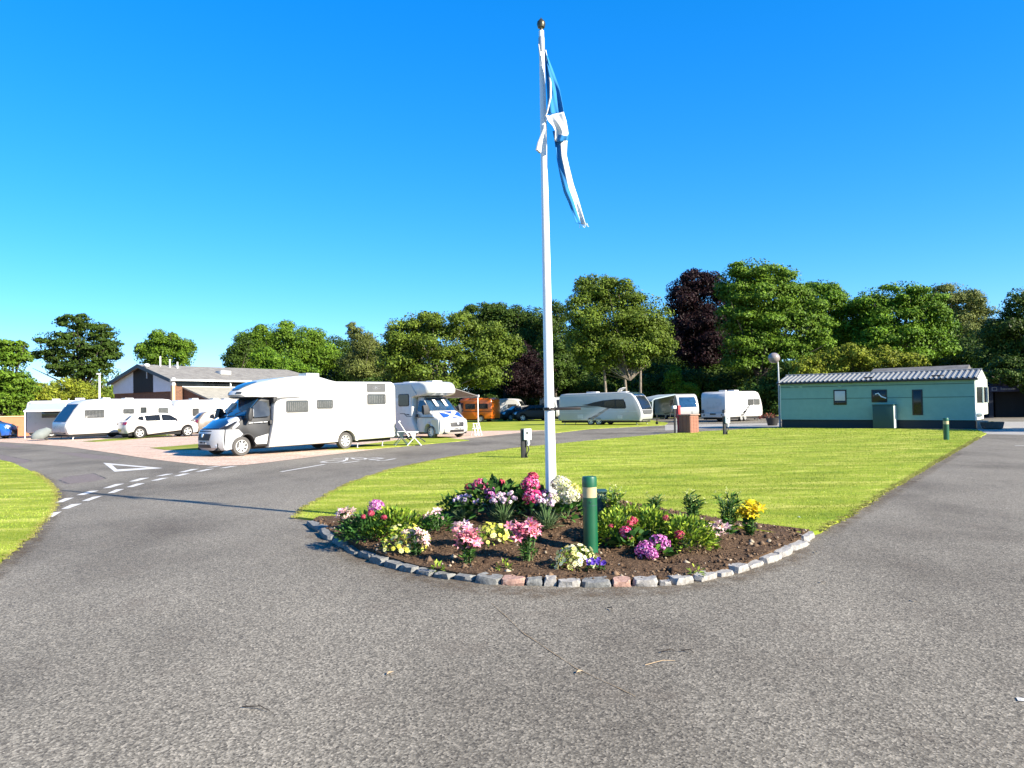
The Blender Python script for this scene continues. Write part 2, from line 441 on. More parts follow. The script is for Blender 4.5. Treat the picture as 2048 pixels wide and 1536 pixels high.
class MB:
    def __init__(s):
        s.v = []; s.f = []; s.mi = []; s.cur = 0
    def add(s, verts, faces):
        o = len(s.v)
        s.v.extend([tuple(p) for p in verts])
        s.f.extend([tuple(i + o for i in f) for f in faces]); s.mi.extend([s.cur] * len(faces))
        return s
    def box(s, x0, y0, z0, x1, y1, z1, bev=0.0):
        if bev <= 0:
            v = [(x, y, z) for z in (z0, z1) for y in (y0, y1) for x in (x0, x1)]
            return s.add(v, [(0, 2, 3, 1), (4, 5, 7, 6), (0, 1, 5, 4), (2, 6, 7, 3), (0, 4, 6, 2), (1, 3, 7, 5)])
        return s.prism([(x0, z0), (x1, z0), (x1, z1), (x0, z1)], y0, y1, bev)
    def prism(s, poly, y0, y1, bev=0.0, segs=2, ymid=1):
        """polygon in (x, z) extruded along y with rounded rims"""
        n = len(poly)
        rings = []
        if bev > 0:
            for i in range(segs + 1):
                a = math.pi / 2 * i / segs
                rings.append((inset(poly, bev * (1 - math.sin(a))), y0 + bev * (1 - math.cos(a))))
            for i in range(1, ymid): rings.append((poly, y0 + bev + (y1 - y0 - 2 * bev) * i / ymid))
            for i in range(segs, -1, -1):
                a = math.pi / 2 * i / segs
                rings.append((inset(poly, bev * (1 - math.sin(a))), y1 - bev * (1 - math.cos(a))))
        else:
            for i in range(ymid + 1): rings.append((poly, y0 + (y1 - y0) * i / ymid))
        v = [(p[0], y, p[1]) for P, y in rings for p in P]
        f = []
        for k in range(len(rings) - 1):
            for i in range(n):
                j = (i + 1) % n
                f.append((k * n + i, k * n + j, (k + 1) * n + j, (k + 1) * n + i))
        f.append(tuple(range(n)))
        f.append(tuple(reversed([(len(rings) - 1) * n + i for i in range(n)])))
        return s.add(v, f)
    def tube(s, pts, r, n=8, cap=True):
        pts = [Vector(p) for p in pts]
        rr = r if isinstance(r, (list, tuple)) else [r] * len(pts)
        v = []; f = []
        up = Vector((0, 0, 1))
        prev = None
        for i, p in enumerate(pts):
            d = (pts[min(i + 1, len(pts) - 1)] - pts[max(i - 1, 0)])
            if d.length < 1e-9: d = Vector((0, 0, 1))
            d.normalize()
            if prev is None:
                a = d.cross(up if abs(d.z) < 0.95 else Vector((1, 0, 0))).normalized()
            else:
                a = (prev - d * prev.dot(d)).normalized()
            prev = a
            b = d.cross(a)
            for k in range(n):
                t = 2 * math.pi * k / n
                v.append(p + (a * math.cos(t) + b * math.sin(t)) * rr[i])
        for i in range(len(pts) - 1):
            for k in range(n):
                k2 = (k + 1) % n
                f.append((i * n + k, i * n + k2, (i + 1) * n + k2, (i + 1) * n + k))
        if cap:
            f.append(tuple(reversed(range(n)))); f.append(tuple((len(pts) - 1) * n + k for k in range(n)))
        return s.add(v, f)
    def lathe(s, prof, c=(0, 0, 0), n=20, axis='z', cap=True):
        v = []; f = []
        m = len(prof)
        for k in range(n):
            t = 2 * math.pi * k / n
            for r, h in prof:
                if axis == 'z': v.append((c[0] + r * math.cos(t), c[1] + r * math.sin(t), c[2] + h))
                else: v.append((c[0] + r * math.cos(t), c[1] + h, c[2] + r * math.sin(t)))
        for k in range(n):
            k2 = (k + 1) % n
            for i in range(m - 1):
                f.append((k * m + i, k2 * m + i, k2 * m + i + 1, k * m + i + 1))
        if cap and prof[0][0] > 1e-5: f.append(tuple(reversed([k * m for k in range(n)])))
        if cap and prof[-1][0] > 1e-5: f.append(tuple(k * m + m - 1 for k in range(n)))
        return s.add(v, f)
    def ell(s, c, r, n=12, m=8):
        prof = [(max(1e-6, math.sin(math.pi * i / m)), -math.cos(math.pi * i / m)) for i in range(m + 1)]
        o = len(s.v)
        s.lathe(prof, (0, 0, 0), n)
        for i in range(o, len(s.v)):
            x, y, z = s.v[i]; s.v[i] = (c[0] + x * r[0], c[1] + y * r[1], c[2] + z * r[2])
        return s
    def plate(s, poly, y, t, out=1):
        return s.prism(poly, *(sorted((y - out * 0.02, y + out * t))))
    def panel(s, poly, y, t, out=1):
        """thin plate on a side wall: polygon in (x, z), face at y + out*t"""
        return s.prism(poly, *(sorted((y - out * 0.02, y + out * t))), bev=min(0.008, t * 0.9), segs=1)
    def ribbon(s, pts, hw, t=0.012, ny=8):
        """curved plate across the width that follows profile points (x, z); hw = half width at each point"""
        v = []; f = []
        m = len(pts)
        nrm = []
        for i in range(m):
            a = Vector(pts[max(i - 1, 0)]); b = Vector(pts[min(i + 1, m - 1)])
            d = (b - a).normalized(); nrm.append(Vector((d.y, -d.x)))
        for side in (1, -0.6):
            for i in range(m):
                for k in range(ny + 1):
                    y = hw[i] * (2 * k / ny - 1)
                    v.append((pts[i][0] + nrm[i].x * t * side, y, pts[i][1] + nrm[i].y * t * side))
        W = ny + 1; S = m * W
        for i in range(m - 1):
            for k in range(ny):
                a = i * W + k
                f.append((a, a + 1, a + W + 1, a + W)); f.append((S + a, S + a + W, S + a + W + 1, S + a + 1))
        for i in range(m - 1):
            for k in (0, ny):
                a = i * W + k; f.append((a, a + W, S + a + W, S + a))
        for k in range(ny):
            for i in (0, m - 1):
                a = i * W + k; f.append((a, S + a, S + a + 1, a + 1))
        return s.add(v, f)
    def deform(s, fn, start=0):
        for i in range(start, len(s.v)): s.v[i] = fn(*s.v[i])
        return s
    def mesh(s, name, mats, smooth=35.0, recalc=True):
        me = bpy.data.meshes.new(name)
        me.from_pydata(s.v, [], s.f)
        for m in (mats if isinstance(mats, (list, tuple)) else [mats]):
            me.materials.append(M[m] if isinstance(m, str) else m)
        if any(s.mi): me.polygons.foreach_set('material_index', s.mi)
        if recalc:
            bm = bmesh.new(); bm.from_mesh(me)
            bmesh.ops.recalc_face_normals(bm, faces=bm.faces)
            bm.to_mesh(me); bm.free()
        if smooth:
            me.shade_smooth(); me.set_sharp_from_angle(angle=math.radians(smooth))
        return me
    def build(s, name, mats, parent=None, smooth=35.0, recalc=True):
        return link_mesh(name, s.mesh(name, mats, smooth, recalc), parent)

def soup(name, V, F, mat, tint=None, parent=None, smooth=False):
    """big numpy meshes: V (n,3), F (m,k) same-size faces, tint (m,3) colour per face"""
    me = bpy.data.meshes.new(name)
    n, (m, k) = len(V), F.shape
    me.vertices.add(n); me.vertices.foreach_set('co', np.ascontiguousarray(V, dtype=np.float32).ravel())
    me.loops.add(m * k); me.loops.foreach_set('vertex_index', np.ascontiguousarray(F, dtype=np.int32).ravel())
    me.polygons.add(m); me.polygons.foreach_set('loop_start', np.arange(0, m * k, k, dtype=np.int32))
    me.update(calc_edges=True)
    if tint is not None:
        ca = me.color_attributes.new('tint', 'FLOAT_COLOR', 'CORNER')
        c = np.ones((m, k, 4), np.float32); c[:, :, :3] = tint[:, None, :]
        ca.data.foreach_set('color', c.ravel())
    me.materials.append(M[mat])
    if smooth: me.shade_smooth()
    return link_mesh(name, me, parent)

# ------------------------------------------------------------------ ground, roads, lawns
def in_poly(P, x, y):
    n = len(P); inside = np.zeros(len(x), bool); j = n - 1
    for i in range(n):
        xi, yi = P[i]; xj, yj = P[j]
        c = ((yi > y) != (yj > y)) & (x < (xj - xi) * (y - yi) / (yj - yi + 1e-12) + xi)
        inside ^= c; j = i
    return inside
def smooth_poly(P, step=0.6, wob=0.0, seed=0):
    """closed polyline through the points (Catmull-Rom), resampled"""
    rr = random.Random(seed); out = []
    n = len(P)
    for i in range(n):
        p0, p1, p2, p3 = [Vector(P[(i + k) % n]) for k in (-1, 0, 1, 2)]
        L = (p2 - p1).length; m = max(1, int(L / step))
        for k in range(m):
            t = k / m
            q = 0.5 * ((2 * p1) + (p2 - p0) * t + (2 * p0 - 5 * p1 + 4 * p2 - p3) * t * t + (3 * p1 - p0 - 3 * p2 + p3) * t ** 3)
            lin = p1.lerp(p2, t)
            if L > 12: q = lin
            out.append((q.x + rr.uniform(-wob, wob), q.y + rr.uniform(-wob, wob)))
    return out
def sheet(name, P, z, mat, grid=0, zf=None, skirt=0.0, parent=None):
    """flat (or gently shaped) sheet filling polygon P, with an edge going down by skirt"""
    pts = [Vector(p) for p in P]; nb = len(pts)
    if grid:
        xs = np.array([p[0] for p in P]); ys = np.array([p[1] for p in P])
        gx, gy = np.meshgrid(np.arange(max(xs.min(), -6), min(xs.max(), 8), grid), np.arange(max(ys.min(), 6), min(ys.max(), 15), grid))
        gx, gy = gx.ravel(), gy.ravel()
        ok = in_poly(P, gx, gy)
        pts += [Vector((float(a), float(b))) for a, b in zip(gx[ok], gy[ok])]
    edges = [(i, (i + 1) % nb) for i in range(nb)]
    v, e, f, *_ = geometry.delaunay_2d_cdt(pts, edges, [], 1, 1e-4)
    V = [(p.x, p.y, z + (zf(p.x, p.y) if zf else 0.0)) for p in v]
    F = [tuple(q) for q in f]
    if skirt:
        o = len(V)
        for p in P: V.append((p[0], p[1], z - skirt))
        Vb = []
        for p in P: V.append((p[0], p[1], z + (zf(p[0], p[1]) if zf else 0.0)))
        for i in range(nb):
            j = (i + 1) % nb
            F.append((o + i, o + j, o + nb + j, o + nb + i))
    me = bpy.data.meshes.new(name); me.from_pydata(V, [], F); me.materials.append(M[mat])
    bm = bmesh.new(); bm.from_mesh(me)
    for face in bm.faces:
        if abs(face.normal.z) > 0.3 and face.normal.z < 0: face.normal_flip()
    bm.to_mesh(me); bm.free()
    return link_mesh(name, me, parent)
def gp(lst, z=0.0):
    return [tuple(G(px, py, z)[:2]) for px, py in lst]

tag(sheet('ground', [(-900, -300), (900, -300), (900, 1500), (-900, 1500)], -0.012, 'rough_grass'), kind='structure')
road = tag(sheet('road', [(-90, -25), (95, -25), (95, 62), (60, 75), (30, 82), (-90, 82)], -0.004, 'asphalt'), kind='structure')

MAIN_EDGE = gp([(592, 1036), (606, 1022), (640, 1000), (700, 968), (780, 941), (900, 915.5), (1050, 895), (1200, 880), (1330, 868.5), (1400, 864), (1470, 860), (1562, 855.5)])
MAIN_EDGE += [tuple(G(1955, 860.5)[:2]), tuple(G(1972, 868)[:2])] + gp([(1900, 909), (1800, 968), (1700, 1030), (1642, 1066)])
BED_BACK = [(3.6, 9.25), (2.5, 9.9), (1.4, 10.45), (0.4, 10.75), (-0.9, 11.0), (-2.1, 11.2), (-2.95, 11.35)]
LAWN_POLY = []
for i in range(len(MAIN_EDGE)):
    a, b = Vector(MAIN_EDGE[i]), Vector(MAIN_EDGE[(i + 1) % len(MAIN_EDGE)])
    if i == len(MAIN_EDGE) - 1: break
    m = max(1, int((b - a).length / 0.22))
    for k in range(m):
        q = a.lerp(b, k / m); w = 0.035
        LAWN_POLY.append((q.x + random.uniform(-w, w), q.y + random.uniform(-w, w)))
LAWN_POLY += [MAIN_EDGE[-1], (3.3, 8.9), (1.5, 9.4), (0.3, 9.7), (-1.2, 10.2), (-2.6, 10.9)]
def lawn_z(x, y): return mound(x, y)
lawn = tag(sheet('lawn', LAWN_POLY, 0.028, 'lawn_green', grid=0.3, zf=lawn_z, skirt=0.05), kind='structure')

LEFT_EDGE = gp([(-320, 880), (-120, 900), (0, 921), (40, 934), (75, 951), (98, 968), (112, 990), (106, 1015), (84, 1048), (50, 1084), (0, 1122), (-60, 1158), (-150, 1205), (-300, 1270)])
LEFT_POLY = [tuple(p) for p in smooth_poly(LEFT_EDGE + [(-14, 2.0), (-40, 0), (-60, 25)], 0.25, 0.03, 3)]
tag(sheet('verge_lawn', LEFT_POLY, 0.028, 'lawn_green', skirt=0.05), kind='structure')

GRAVEL = gp([(-260, 868), (0, 884), (70, 888), (130, 893), (210, 904), (300, 918), (400, 930), (440, 932), (490, 930), (560, 922), (640, 912), (720, 902.5), (800, 893), (870, 884.5), (960, 874), (1060, 863.5), (1100, 861)]) + \
         [tuple(G(1090, 858)[:2]), tuple(G(1000, 861)[:2]), tuple(G(930, 862)[:2]), (-9, 58), (-30, 78), (-80, 78)]
tag(sheet('gravel', GRAVEL, 0.004, 'pink_gravel'), kind='structure')
# the grass strip beyond the far road, and grass islands between the pitches
FARG = gp([(930, 862.2), (1000, 861.4), (1095, 860.5), (1110, 866.2), (1180, 858), (1250, 854.5), (1330, 850.5), (1336, 846)]) + [(14, 84), (-8, 90), (-6, 60)]
tag(sheet('far_lawn', FARG, 0.02, 'lawn_green', skirt=0.03), kind='structure')
for i, lst in enumerate([[(655, 900), (700, 893), (800, 880), (860, 872), (938, 881), (870, 887), (800, 893.5), (740, 898.5)],
                         [(300, 896), (345, 893), (420, 886), (520, 892), (480, 900), (400, 900), (330, 900)],
                         [(165, 883), (230, 877), (330, 868), (345, 871), (250, 880), (190, 884)]]):
    tag(sheet(['pitch_grass', 'pitch_grass', 'pitch_grass'][i], gp(lst), 0.018, 'rough_grass' if i else 'lawn_green', skirt=0.02), kind='structure')
# pale concrete apron by the green holiday home and a paved strip under its wall
tag(sheet('pavement', gp([(1955, 859.5), (1975, 868), (2150, 872), (2500, 868), (2500, 846), (1990, 843), (1960, 850)]), 0.001, 'concrete'), kind='structure')
tag(sheet('path', gp([(1330, 861), (1420, 856.5), (1560, 853.8), (1560, 846), (1330, 850)]), 0.001, 'concrete'), kind='structure')

def marking(name, P, z=0.001, mat='road_paint'):
    return sheet(name, P, z, mat, parent=road)
def quad_px(a, b, w, name='road_marking'):
    """painted bar from pixel a to pixel b, w metres wide on the ground"""
    A, B = Vector(G(*a)[:2]), Vector(G(*b)[:2])
    d = (B - A).normalized(); n = Vector((-d.y, d.x)) * w / 2
    return marking(name, [tuple(A - n), tuple(B - n), tuple(B + n), tuple(A + n)])
Z3 = lambda x, y: (x * 480 / 2048.0, 860 + y * 360 / 1536.0)
def par(a, b, c, d): marking('give_way_dash', [tuple(G(*Z3(*q))[:2]) for q in (a, b, c, d)])
for q in [((468, 620), (535, 615), (632, 577), (555, 582)), ((650, 556), (715, 554), (845, 517), (765, 520)), ((878, 498), (945, 492), (1062, 457), (985, 462)), ((1100, 440), (1165, 437), (1275, 407), (1200, 411)), ((1325, 395), (1385, 391), (1482, 373), (1420, 375)), ((1520, 362), (1580, 358), (1700, 331), (1635, 334)), ((1755, 322), (1805, 318), (1895, 306), (1845, 308)),
          ((388, 746), (450, 742), (528, 695), (440, 706)), ((520, 675), (585, 670), (700, 627), (610, 634)), ((695, 607), (760, 603), (872, 563), (795, 570)), ((915, 540), (975, 535), (1060, 503), (990, 508)), ((1078, 488), (1135, 486), (1240, 453), (1165, 458)), ((1282, 434), (1345, 430), (1440, 407), (1375, 411)), ((1478, 395), (1535, 391), (1625, 370), (1560, 373)), ((1665, 356), (1720, 353), (1830, 330), (1765, 334)), ((1870, 326), (1925, 323), (2030, 306), (1970, 309))]:
    par(*q)
tri_o = [(882, 280), (1392, 325), (978, 356)]
tri_i = [(952, 296), (1262, 323), (1000, 337)]
for i in range(3):
    j = (i + 1) % 3
    marking('give_way_triangle_side', [tuple(G(*Z3(*q))[:2]) for q in (tri_o[i], tri_o[j], tri_i[j], tri_i[i])], 0.001 + 0.0005 * i)
# cycle symbol and lane line on the far road
B2 = lambda x, y: (540 + x * 280 / 2048.0, 895 + y * 60 / 439.0)
quad_px(B2(160, 355), B2(800, 245), 0.1, 'lane_line')
quad_px(B2(1065, 228), B2(1305, 196), 0.1, 'lane_line')
def stroke(pts, w, name, z=0.001, closed=False):
    P = [Vector(G(*B2(*p))[:2]) for p in pts]
    mb = MB(); n = len(P)
    for i in range(n if closed else n - 1):
        a, b = P[i], P[(i + 1) % n]; d = (b - a).normalized(); k = Vector((-d.y, d.x)) * w / 2
        zz = z + 0.0002 * i
        mb.add([(*(a - k), zz), (*(b - k), zz), (*(b + k), zz), (*(a + k), zz)], [(0, 1, 2, 3)])
    return mb.build(name, 'road_paint', road, smooth=0, recalc=False)
def ellipse_px(c0, c1, h, n=18):
    cx, cy = (c0[0] + c1[0]) / 2, (c0[1] + c1[1]) / 2
    a = Vector(G(*B2(*c0))[:2]); b = Vector(G(*B2(*c1))[:2]); m = (a + b) / 2; u = (b - a) / 2
    return m, u
stroke([(740, 214), (830, 196), (960, 185), (1095, 186), (1080, 200), (960, 218), (850, 224)], 0.09, 'cycle_symbol_wheel', 0.0012, True)
stroke([(1190, 152), (1290, 150), (1400, 158), (1395, 172), (1320, 178), (1230, 168)], 0.09, 'cycle_symbol_wheel', 0.0012, True)
stroke([(920, 166), (1010, 160), (1130, 150), (1115, 188)], 0.09, 'cycle_symbol_frame', 0.0016)
stroke([(1400, 162), (1545, 150), (1660, 158), (1450, 178), (1570, 184), (1600, 190), (1690, 188), (1835, 163)], 0.11, 'cycle_symbol_frame', 0.002)
# reinstated patches and seams
Zp = lambda x, y: G(*Z3(x, y))[:2]
for P in [[(490, 425), (540, 402), (800, 368), (905, 415), (780, 440), (560, 462)], [(480, 188), (620, 192), (1075, 236), (960, 255), (720, 238)], [(-60, 205), (20, 212), (270, 262), (200, 285), (60, 262), (-60, 250)], [(-60, 112), (60, 112), (210, 140), (120, 152), (-60, 130)]]:
    marking('road_patch', [tuple(Zp(*q)) for q in P], -0.001, 'reddish_patch')
def seam(pix, w, mat, name='road_seam', conv=None, seed=1):
    rr = random.Random(seed); P = [Vector((conv or G)(*p)[:2]) for p in pix]
    pts = []
    for a, b in zip(P[:-1], P[1:]):
        m = max(2, int((b - a).length / 0.12))
        pts += [a.lerp(b, k / m) for k in range(m)]
    pts.append(P[-1])
    mb = MB(); V = []
    for i, p in enumerate(pts):
        d = (pts[min(i + 1, len(pts) - 1)] - pts[max(i - 1, 0)]).normalized(); n = Vector((-d.y, d.x))
        o = rr.uniform(-1, 1) * w * 0.35; ww = w * rr.uniform(0.25, 1.0) / 2
        V += [(*(p + n * (o + ww)), 0.0), (*(p + n * (o - ww)), 0.0)]
    mb.add(V, [(2 * i, 2 * i + 1, 2 * i + 3, 2 * i + 2) for i in range(len(pts) - 1)])
    return mb.build(name, mat, road, smooth=0, recalc=False)
seam([(545, 402), (800, 368), (905, 415)], 0.06, 'tar_seam', conv=lambda x, y: Zp(x, y))
seam([(500, 425), (590, 460)], 0.06, 'tar_seam', conv=lambda x, y: Zp(x, y))
seam([(480, 188), (700, 198), (1075, 236)], 0.05, 'tar_seam', conv=lambda x, y: Zp(x, y))
seam([(20, 212), (270, 262)], 0.06, 'tar_seam', conv=lambda x, y: Zp(x, y))
seam([(982, 1205), (1050, 1268), (1150, 1335), (1270, 1392)], 0.009, 'moss_seam', seed=4)
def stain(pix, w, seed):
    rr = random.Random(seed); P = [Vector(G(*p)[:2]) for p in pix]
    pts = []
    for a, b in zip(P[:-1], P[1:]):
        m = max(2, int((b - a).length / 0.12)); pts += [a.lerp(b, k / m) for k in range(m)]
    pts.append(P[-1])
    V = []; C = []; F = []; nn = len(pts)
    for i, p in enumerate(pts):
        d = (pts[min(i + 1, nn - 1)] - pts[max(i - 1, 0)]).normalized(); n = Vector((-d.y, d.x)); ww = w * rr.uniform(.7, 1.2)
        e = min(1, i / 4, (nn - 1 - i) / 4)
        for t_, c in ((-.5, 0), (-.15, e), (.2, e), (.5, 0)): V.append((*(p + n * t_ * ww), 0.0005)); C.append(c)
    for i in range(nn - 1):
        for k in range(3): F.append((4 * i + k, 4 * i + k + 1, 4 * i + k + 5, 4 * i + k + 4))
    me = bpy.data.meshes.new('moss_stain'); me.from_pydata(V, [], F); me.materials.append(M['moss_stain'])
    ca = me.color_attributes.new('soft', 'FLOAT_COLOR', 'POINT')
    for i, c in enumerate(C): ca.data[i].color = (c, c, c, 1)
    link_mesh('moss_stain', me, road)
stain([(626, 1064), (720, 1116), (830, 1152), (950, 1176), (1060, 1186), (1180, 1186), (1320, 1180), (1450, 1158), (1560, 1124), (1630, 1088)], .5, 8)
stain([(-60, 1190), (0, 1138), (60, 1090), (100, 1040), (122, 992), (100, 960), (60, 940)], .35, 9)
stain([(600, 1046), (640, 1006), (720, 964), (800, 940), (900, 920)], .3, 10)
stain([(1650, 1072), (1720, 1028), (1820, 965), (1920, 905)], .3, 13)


# ------------------------------------------------------------------ mown grass blades
def blades(name, polys, n, dens_fn, label, seed, hscale=1.0, zf=None, edge=None):
    rr = np.random.default_rng(seed)
    X = []; Y = []
    P = polys
    xs = [p[0] for p in P]; ys = [p[1] for p in P]
    x0, x1, y0, y1 = min(xs), max(xs), min(ys), max(ys)
    while sum(len(a) for a in X) < n:
        x = rr.uniform(x0, x1, 60000); y = rr.uniform(y0, y1, 60000)
        k = in_poly(P, x, y) & (rr.random(60000) < dens_fn(x, y))
        X.append(x[k]); Y.append(y[k])
    x = np.concatenate(X)[:n]; y = np.concatenate(Y)[:n]
    if edge is not None:
        E = np.array(edge); i = rr.integers(0, len(E), n // 5); t = rr.normal(0, 0.03, (n // 5, 2))
        x = np.concatenate([x, E[i, 0] + t[:, 0]]); y = np.concatenate([y, E[i, 1] + t[:, 1]])
    N_ = len(x)
    z = np.array([zf(a, b) for a, b in zip(x, y)]) if zf else np.zeros(N_)
    d = np.hypot(x, y)
    h = rr.uniform(0.008, 0.022, N_) * hscale * (0.8 + d / 60)
    w = 0.0014 * (1 + d / 4.0) * rr.uniform(0.7, 1.3, N_)
    a = rr.uniform(0, 2 * np.pi, N_); lean = rr.uniform(0, 1.0, N_) * h; b_ = rr.uniform(0, 2 * np.pi, N_)
    V = np.empty((N_, 3, 3), np.float32)
    V[:, 0] = np.stack([x - np.cos(a) * w, y - np.sin(a) * w, z + 0.02], 1)
    V[:, 1] = np.stack([x + np.cos(a) * w, y + np.sin(a) * w, z + 0.02], 1)
    V[:, 2] = np.stack([x + np.cos(b_) * lean, y + np.sin(b_) * lean, z + 0.028 + h], 1)
    F = np.arange(N_ * 3).reshape(-1, 3)
    base = np.array([[0.235, 0.31, 0.03], [0.16, 0.255, 0.022], [0.33, 0.38, 0.07], [0.43, 0.42, 0.15]])
    k = rr.choice(4, N_, p=[0.6, 0.17, 0.18, 0.05])
    tint = base[k] * rr.uniform(0.8, 1.2, (N_, 1))
    g = np.random.default_rng(77).random((64, 64))
    def vn(u, v):
        iu, iv = np.floor(u).astype(int), np.floor(v).astype(int); fu, fv = u - iu, v - iv
        fu, fv = fu * fu * (3 - 2 * fu), fv * fv * (3 - 2 * fv)
        q = lambda a, b: g[(iu + a) % 64, (iv + b) % 64]
        return (q(0, 0) * (1 - fu) + q(1, 0) * fu) * (1 - fv) + (q(0, 1) * (1 - fu) + q(1, 1) * fu) * fv
    s1 = vn(x * .4 + y * .1 + 9, y * 1.3 - x * .35) * .5 + vn(x * 1.3 + 3, y * 3.4 - x * .8) * .5
    s2 = vn(x * .35 + 20, y * .4 + 7)
    m_ = np.clip((s1 - .28) / .44, 0, 1)[:, None]
    tint = tint * (.62 + .6 * m_) * np.array([1, 1, 1]) + np.array([.06, .05, .02]) * m_ * np.clip((s2 - .35) * 2, 0, 1)[:, None]
    if edge is not None: tint[-(n // 5):] = tint[-(n // 5):] * .4 + np.array([.3, .25, .1]) * .6 * rr.uniform(.6, 1.2, (n // 5, 1))
    return tag(soup(name, V.reshape(-1, 3), F, 'grass_blade', tint), label, 'grass', kind='stuff')
blades('mown_grass', LAWN_POLY, 170000, lambda x, y: np.clip((11.0 / np.maximum(np.hypot(x, y), 9)) ** 2.0, 0.02, 1), 'short mown grass of the lawn behind the flower bed', 5, 1.0, lawn_z, [p for p in LAWN_POLY if p[1] < 30])
blades('mown_grass', LEFT_POLY, 45000, lambda x, y: (np.clip((10.0 / np.maximum(np.hypot(x, y), 8)) ** 2.2, 0.01, 1)) * (x > -0.78 * y - 2), 'short mown grass on the verge beside the give way line', 6, 1.0, None, [p for p in LEFT_POLY if p[0] > -14])
# ------------------------------------------------------------------ flower bed
KERB_PX = [(618, 1046), (640, 1066), (664, 1082), (690, 1097), (716, 1110), (742, 1121), (770, 1130), (800, 1139), (830, 1146), (866, 1152), (905, 1158), (950, 1163), (1000, 1168), (1052, 1170), (1086, 1170.5), (1114, 1171), (1162, 1172), (1224, 1172), (1266, 1171), (1318, 1170.5), (1345, 1169), (1392, 1163), (1438, 1154), (1468, 1147), (1498, 1138), (1528, 1127), (1558, 1115), (1585, 1102), (1612, 1085), (1630, 1070)]
KERB = [Vector(G(*p)[:2]) for p in KERB_PX]
BED = [(k.x, k.y) for k in KERB] + BED_BACK
BED_IN = []
ctr = Vector((0.5, 9.2))
for k in KERB: BED_IN.append(tuple(k + (ctr - k).normalized() * 0.07))
bed = tag(sheet('flower_bed', BED_IN + BED_BACK, 0.045, 'soil', grid=0.16, zf=lambda x, y: mound(x, y) + 0.022 * math.sin(x * 9 + y * 5) * math.cos(y * 8 - x * 3) * math.sin(x * 3.1), skirt=0.09), kind='structure')
smat = ['granite_grey'] * 12 + ['granite_pink', 'granite_grey', 'granite_pale', 'granite_pale', 'granite_grey', 'granite_pink', 'granite_pale', 'granite_pale', 'granite_pale', 'granite_pale', 'granite_pale', 'granite_pale', 'granite_pale', 'granite_pale', 'granite_pale', 'granite_pale', 'granite_pale']
rs = random.Random(5)
for i in range(len(KERB) - 1):
    a, b = KERB[i], KERB[i + 1]
    d = b - a; L = d.length * rs.uniform(0.86, 0.97); m = (a + b) / 2
    W, Hh = rs.uniform(0.14, 0.21), rs.uniform(0.03, 0.065)
    mb = MB(); nx, ny, nz = 5, 3, 3
    vs = {}; 
    bm = bmesh.new()
    bmesh.ops.create_cube(bm, size=1.0)
    bmesh.ops.subdivide_edges(bm, edges=bm.edges[:], cuts=2, use_grid_fill=True)
    for v in bm.verts:
        p = v.co.copy()
        rnd = 1.0 - 0.13 * (abs(p.x) * 2) ** 6 * (abs(p.y) * 2) ** 2 - 0.10 * (abs(p.z) * 2) ** 4 * max((abs(p.x) * 2) ** 6, (abs(p.y) * 2) ** 4)
        v.co = Vector((p.x * L * rnd + rs.uniform(-.011, .011), p.y * W * rnd + rs.uniform(-.012, .012), (p.z + 0.5) * (Hh + 0.05) - 0.05 + rs.uniform(-.009, .009)))
    me = bpy.data.meshes.new('kerb_stone'); bm.to_mesh(me); bm.free()
    me.materials.append(M[smat[i]]); me.shade_smooth(); me.set_sharp_from_angle(angle=math.radians(28))
    o = link_mesh('kerb_stone', me, bed)
    n_in = Vector((-d.y, d.x)).normalized()
    o.location = (m.x + n_in.x * 0.05, m.y + n_in.y * 0.05, 0.0)
    o.rotation_euler = (rs.uniform(-.05, .05), rs.uniform(-.06, .06), math.atan2(d.y, d.x) + rs.uniform(-.08, .08))
# loose clods and chips on the soil
def clods(n, seed):
    rr = np.random.default_rng(seed)
    x = rr.uniform(-3.2, 3.7, n * 4); y = rr.uniform(6.8, 11.3, n * 4)
    k = in_poly(BED_IN + BED_BACK, x, y); x, y = x[k][:n], y[k][:n]; n = len(x)
    r = np.exp(rr.normal(math.log(0.013), 0.5, n)).clip(0.005, 0.05)
    z = np.array([mound(a, b) for a, b in zip(x, y)]) + 0.048
    o6 = np.array([[1, 0, 0], [-1, 0, 0], [0, 1, 0], [0, -1, 0], [0, 0, .8], [0, 0, -.8]], float)
    V = o6[None] * r[:, None, None] * rr.uniform(0.6, 1.4, (n, 6, 1))
    a = rr.uniform(0, 6.28, n); ca, sa = np.cos(a), np.sin(a)
    X = V[:, :, 0] * ca[:, None] - V[:, :, 1] * sa[:, None]; Y = V[:, :, 0] * sa[:, None] + V[:, :, 1] * ca[:, None]
    V = np.stack([X + x[:, None], Y + y[:, None], V[:, :, 2] + z[:, None]], 2)
    f8 = np.array([[0, 2, 4], [2, 1, 4], [1, 3, 4], [3, 0, 4], [2, 0, 5], [1, 2, 5], [3, 1, 5], [0, 3, 5]])
    F = (f8[None] + (np.arange(n) * 6)[:, None, None]).reshape(-1, 3)
    base = np.array([[.11, .07, .043], [.065, .04, .025], [.18, .12, .075], [.4, .33, .24]])
    t = base[rr.choice(4, n, p=[.45, .3, .2, .05])] * rr.uniform(.7, 1.25, (n, 1))
    return soup('clods', V.reshape(-1, 3), F, 'grass_blade', np.repeat(t, 8, 0), bed)
tag(clods(5200, 3), kind='stuff')

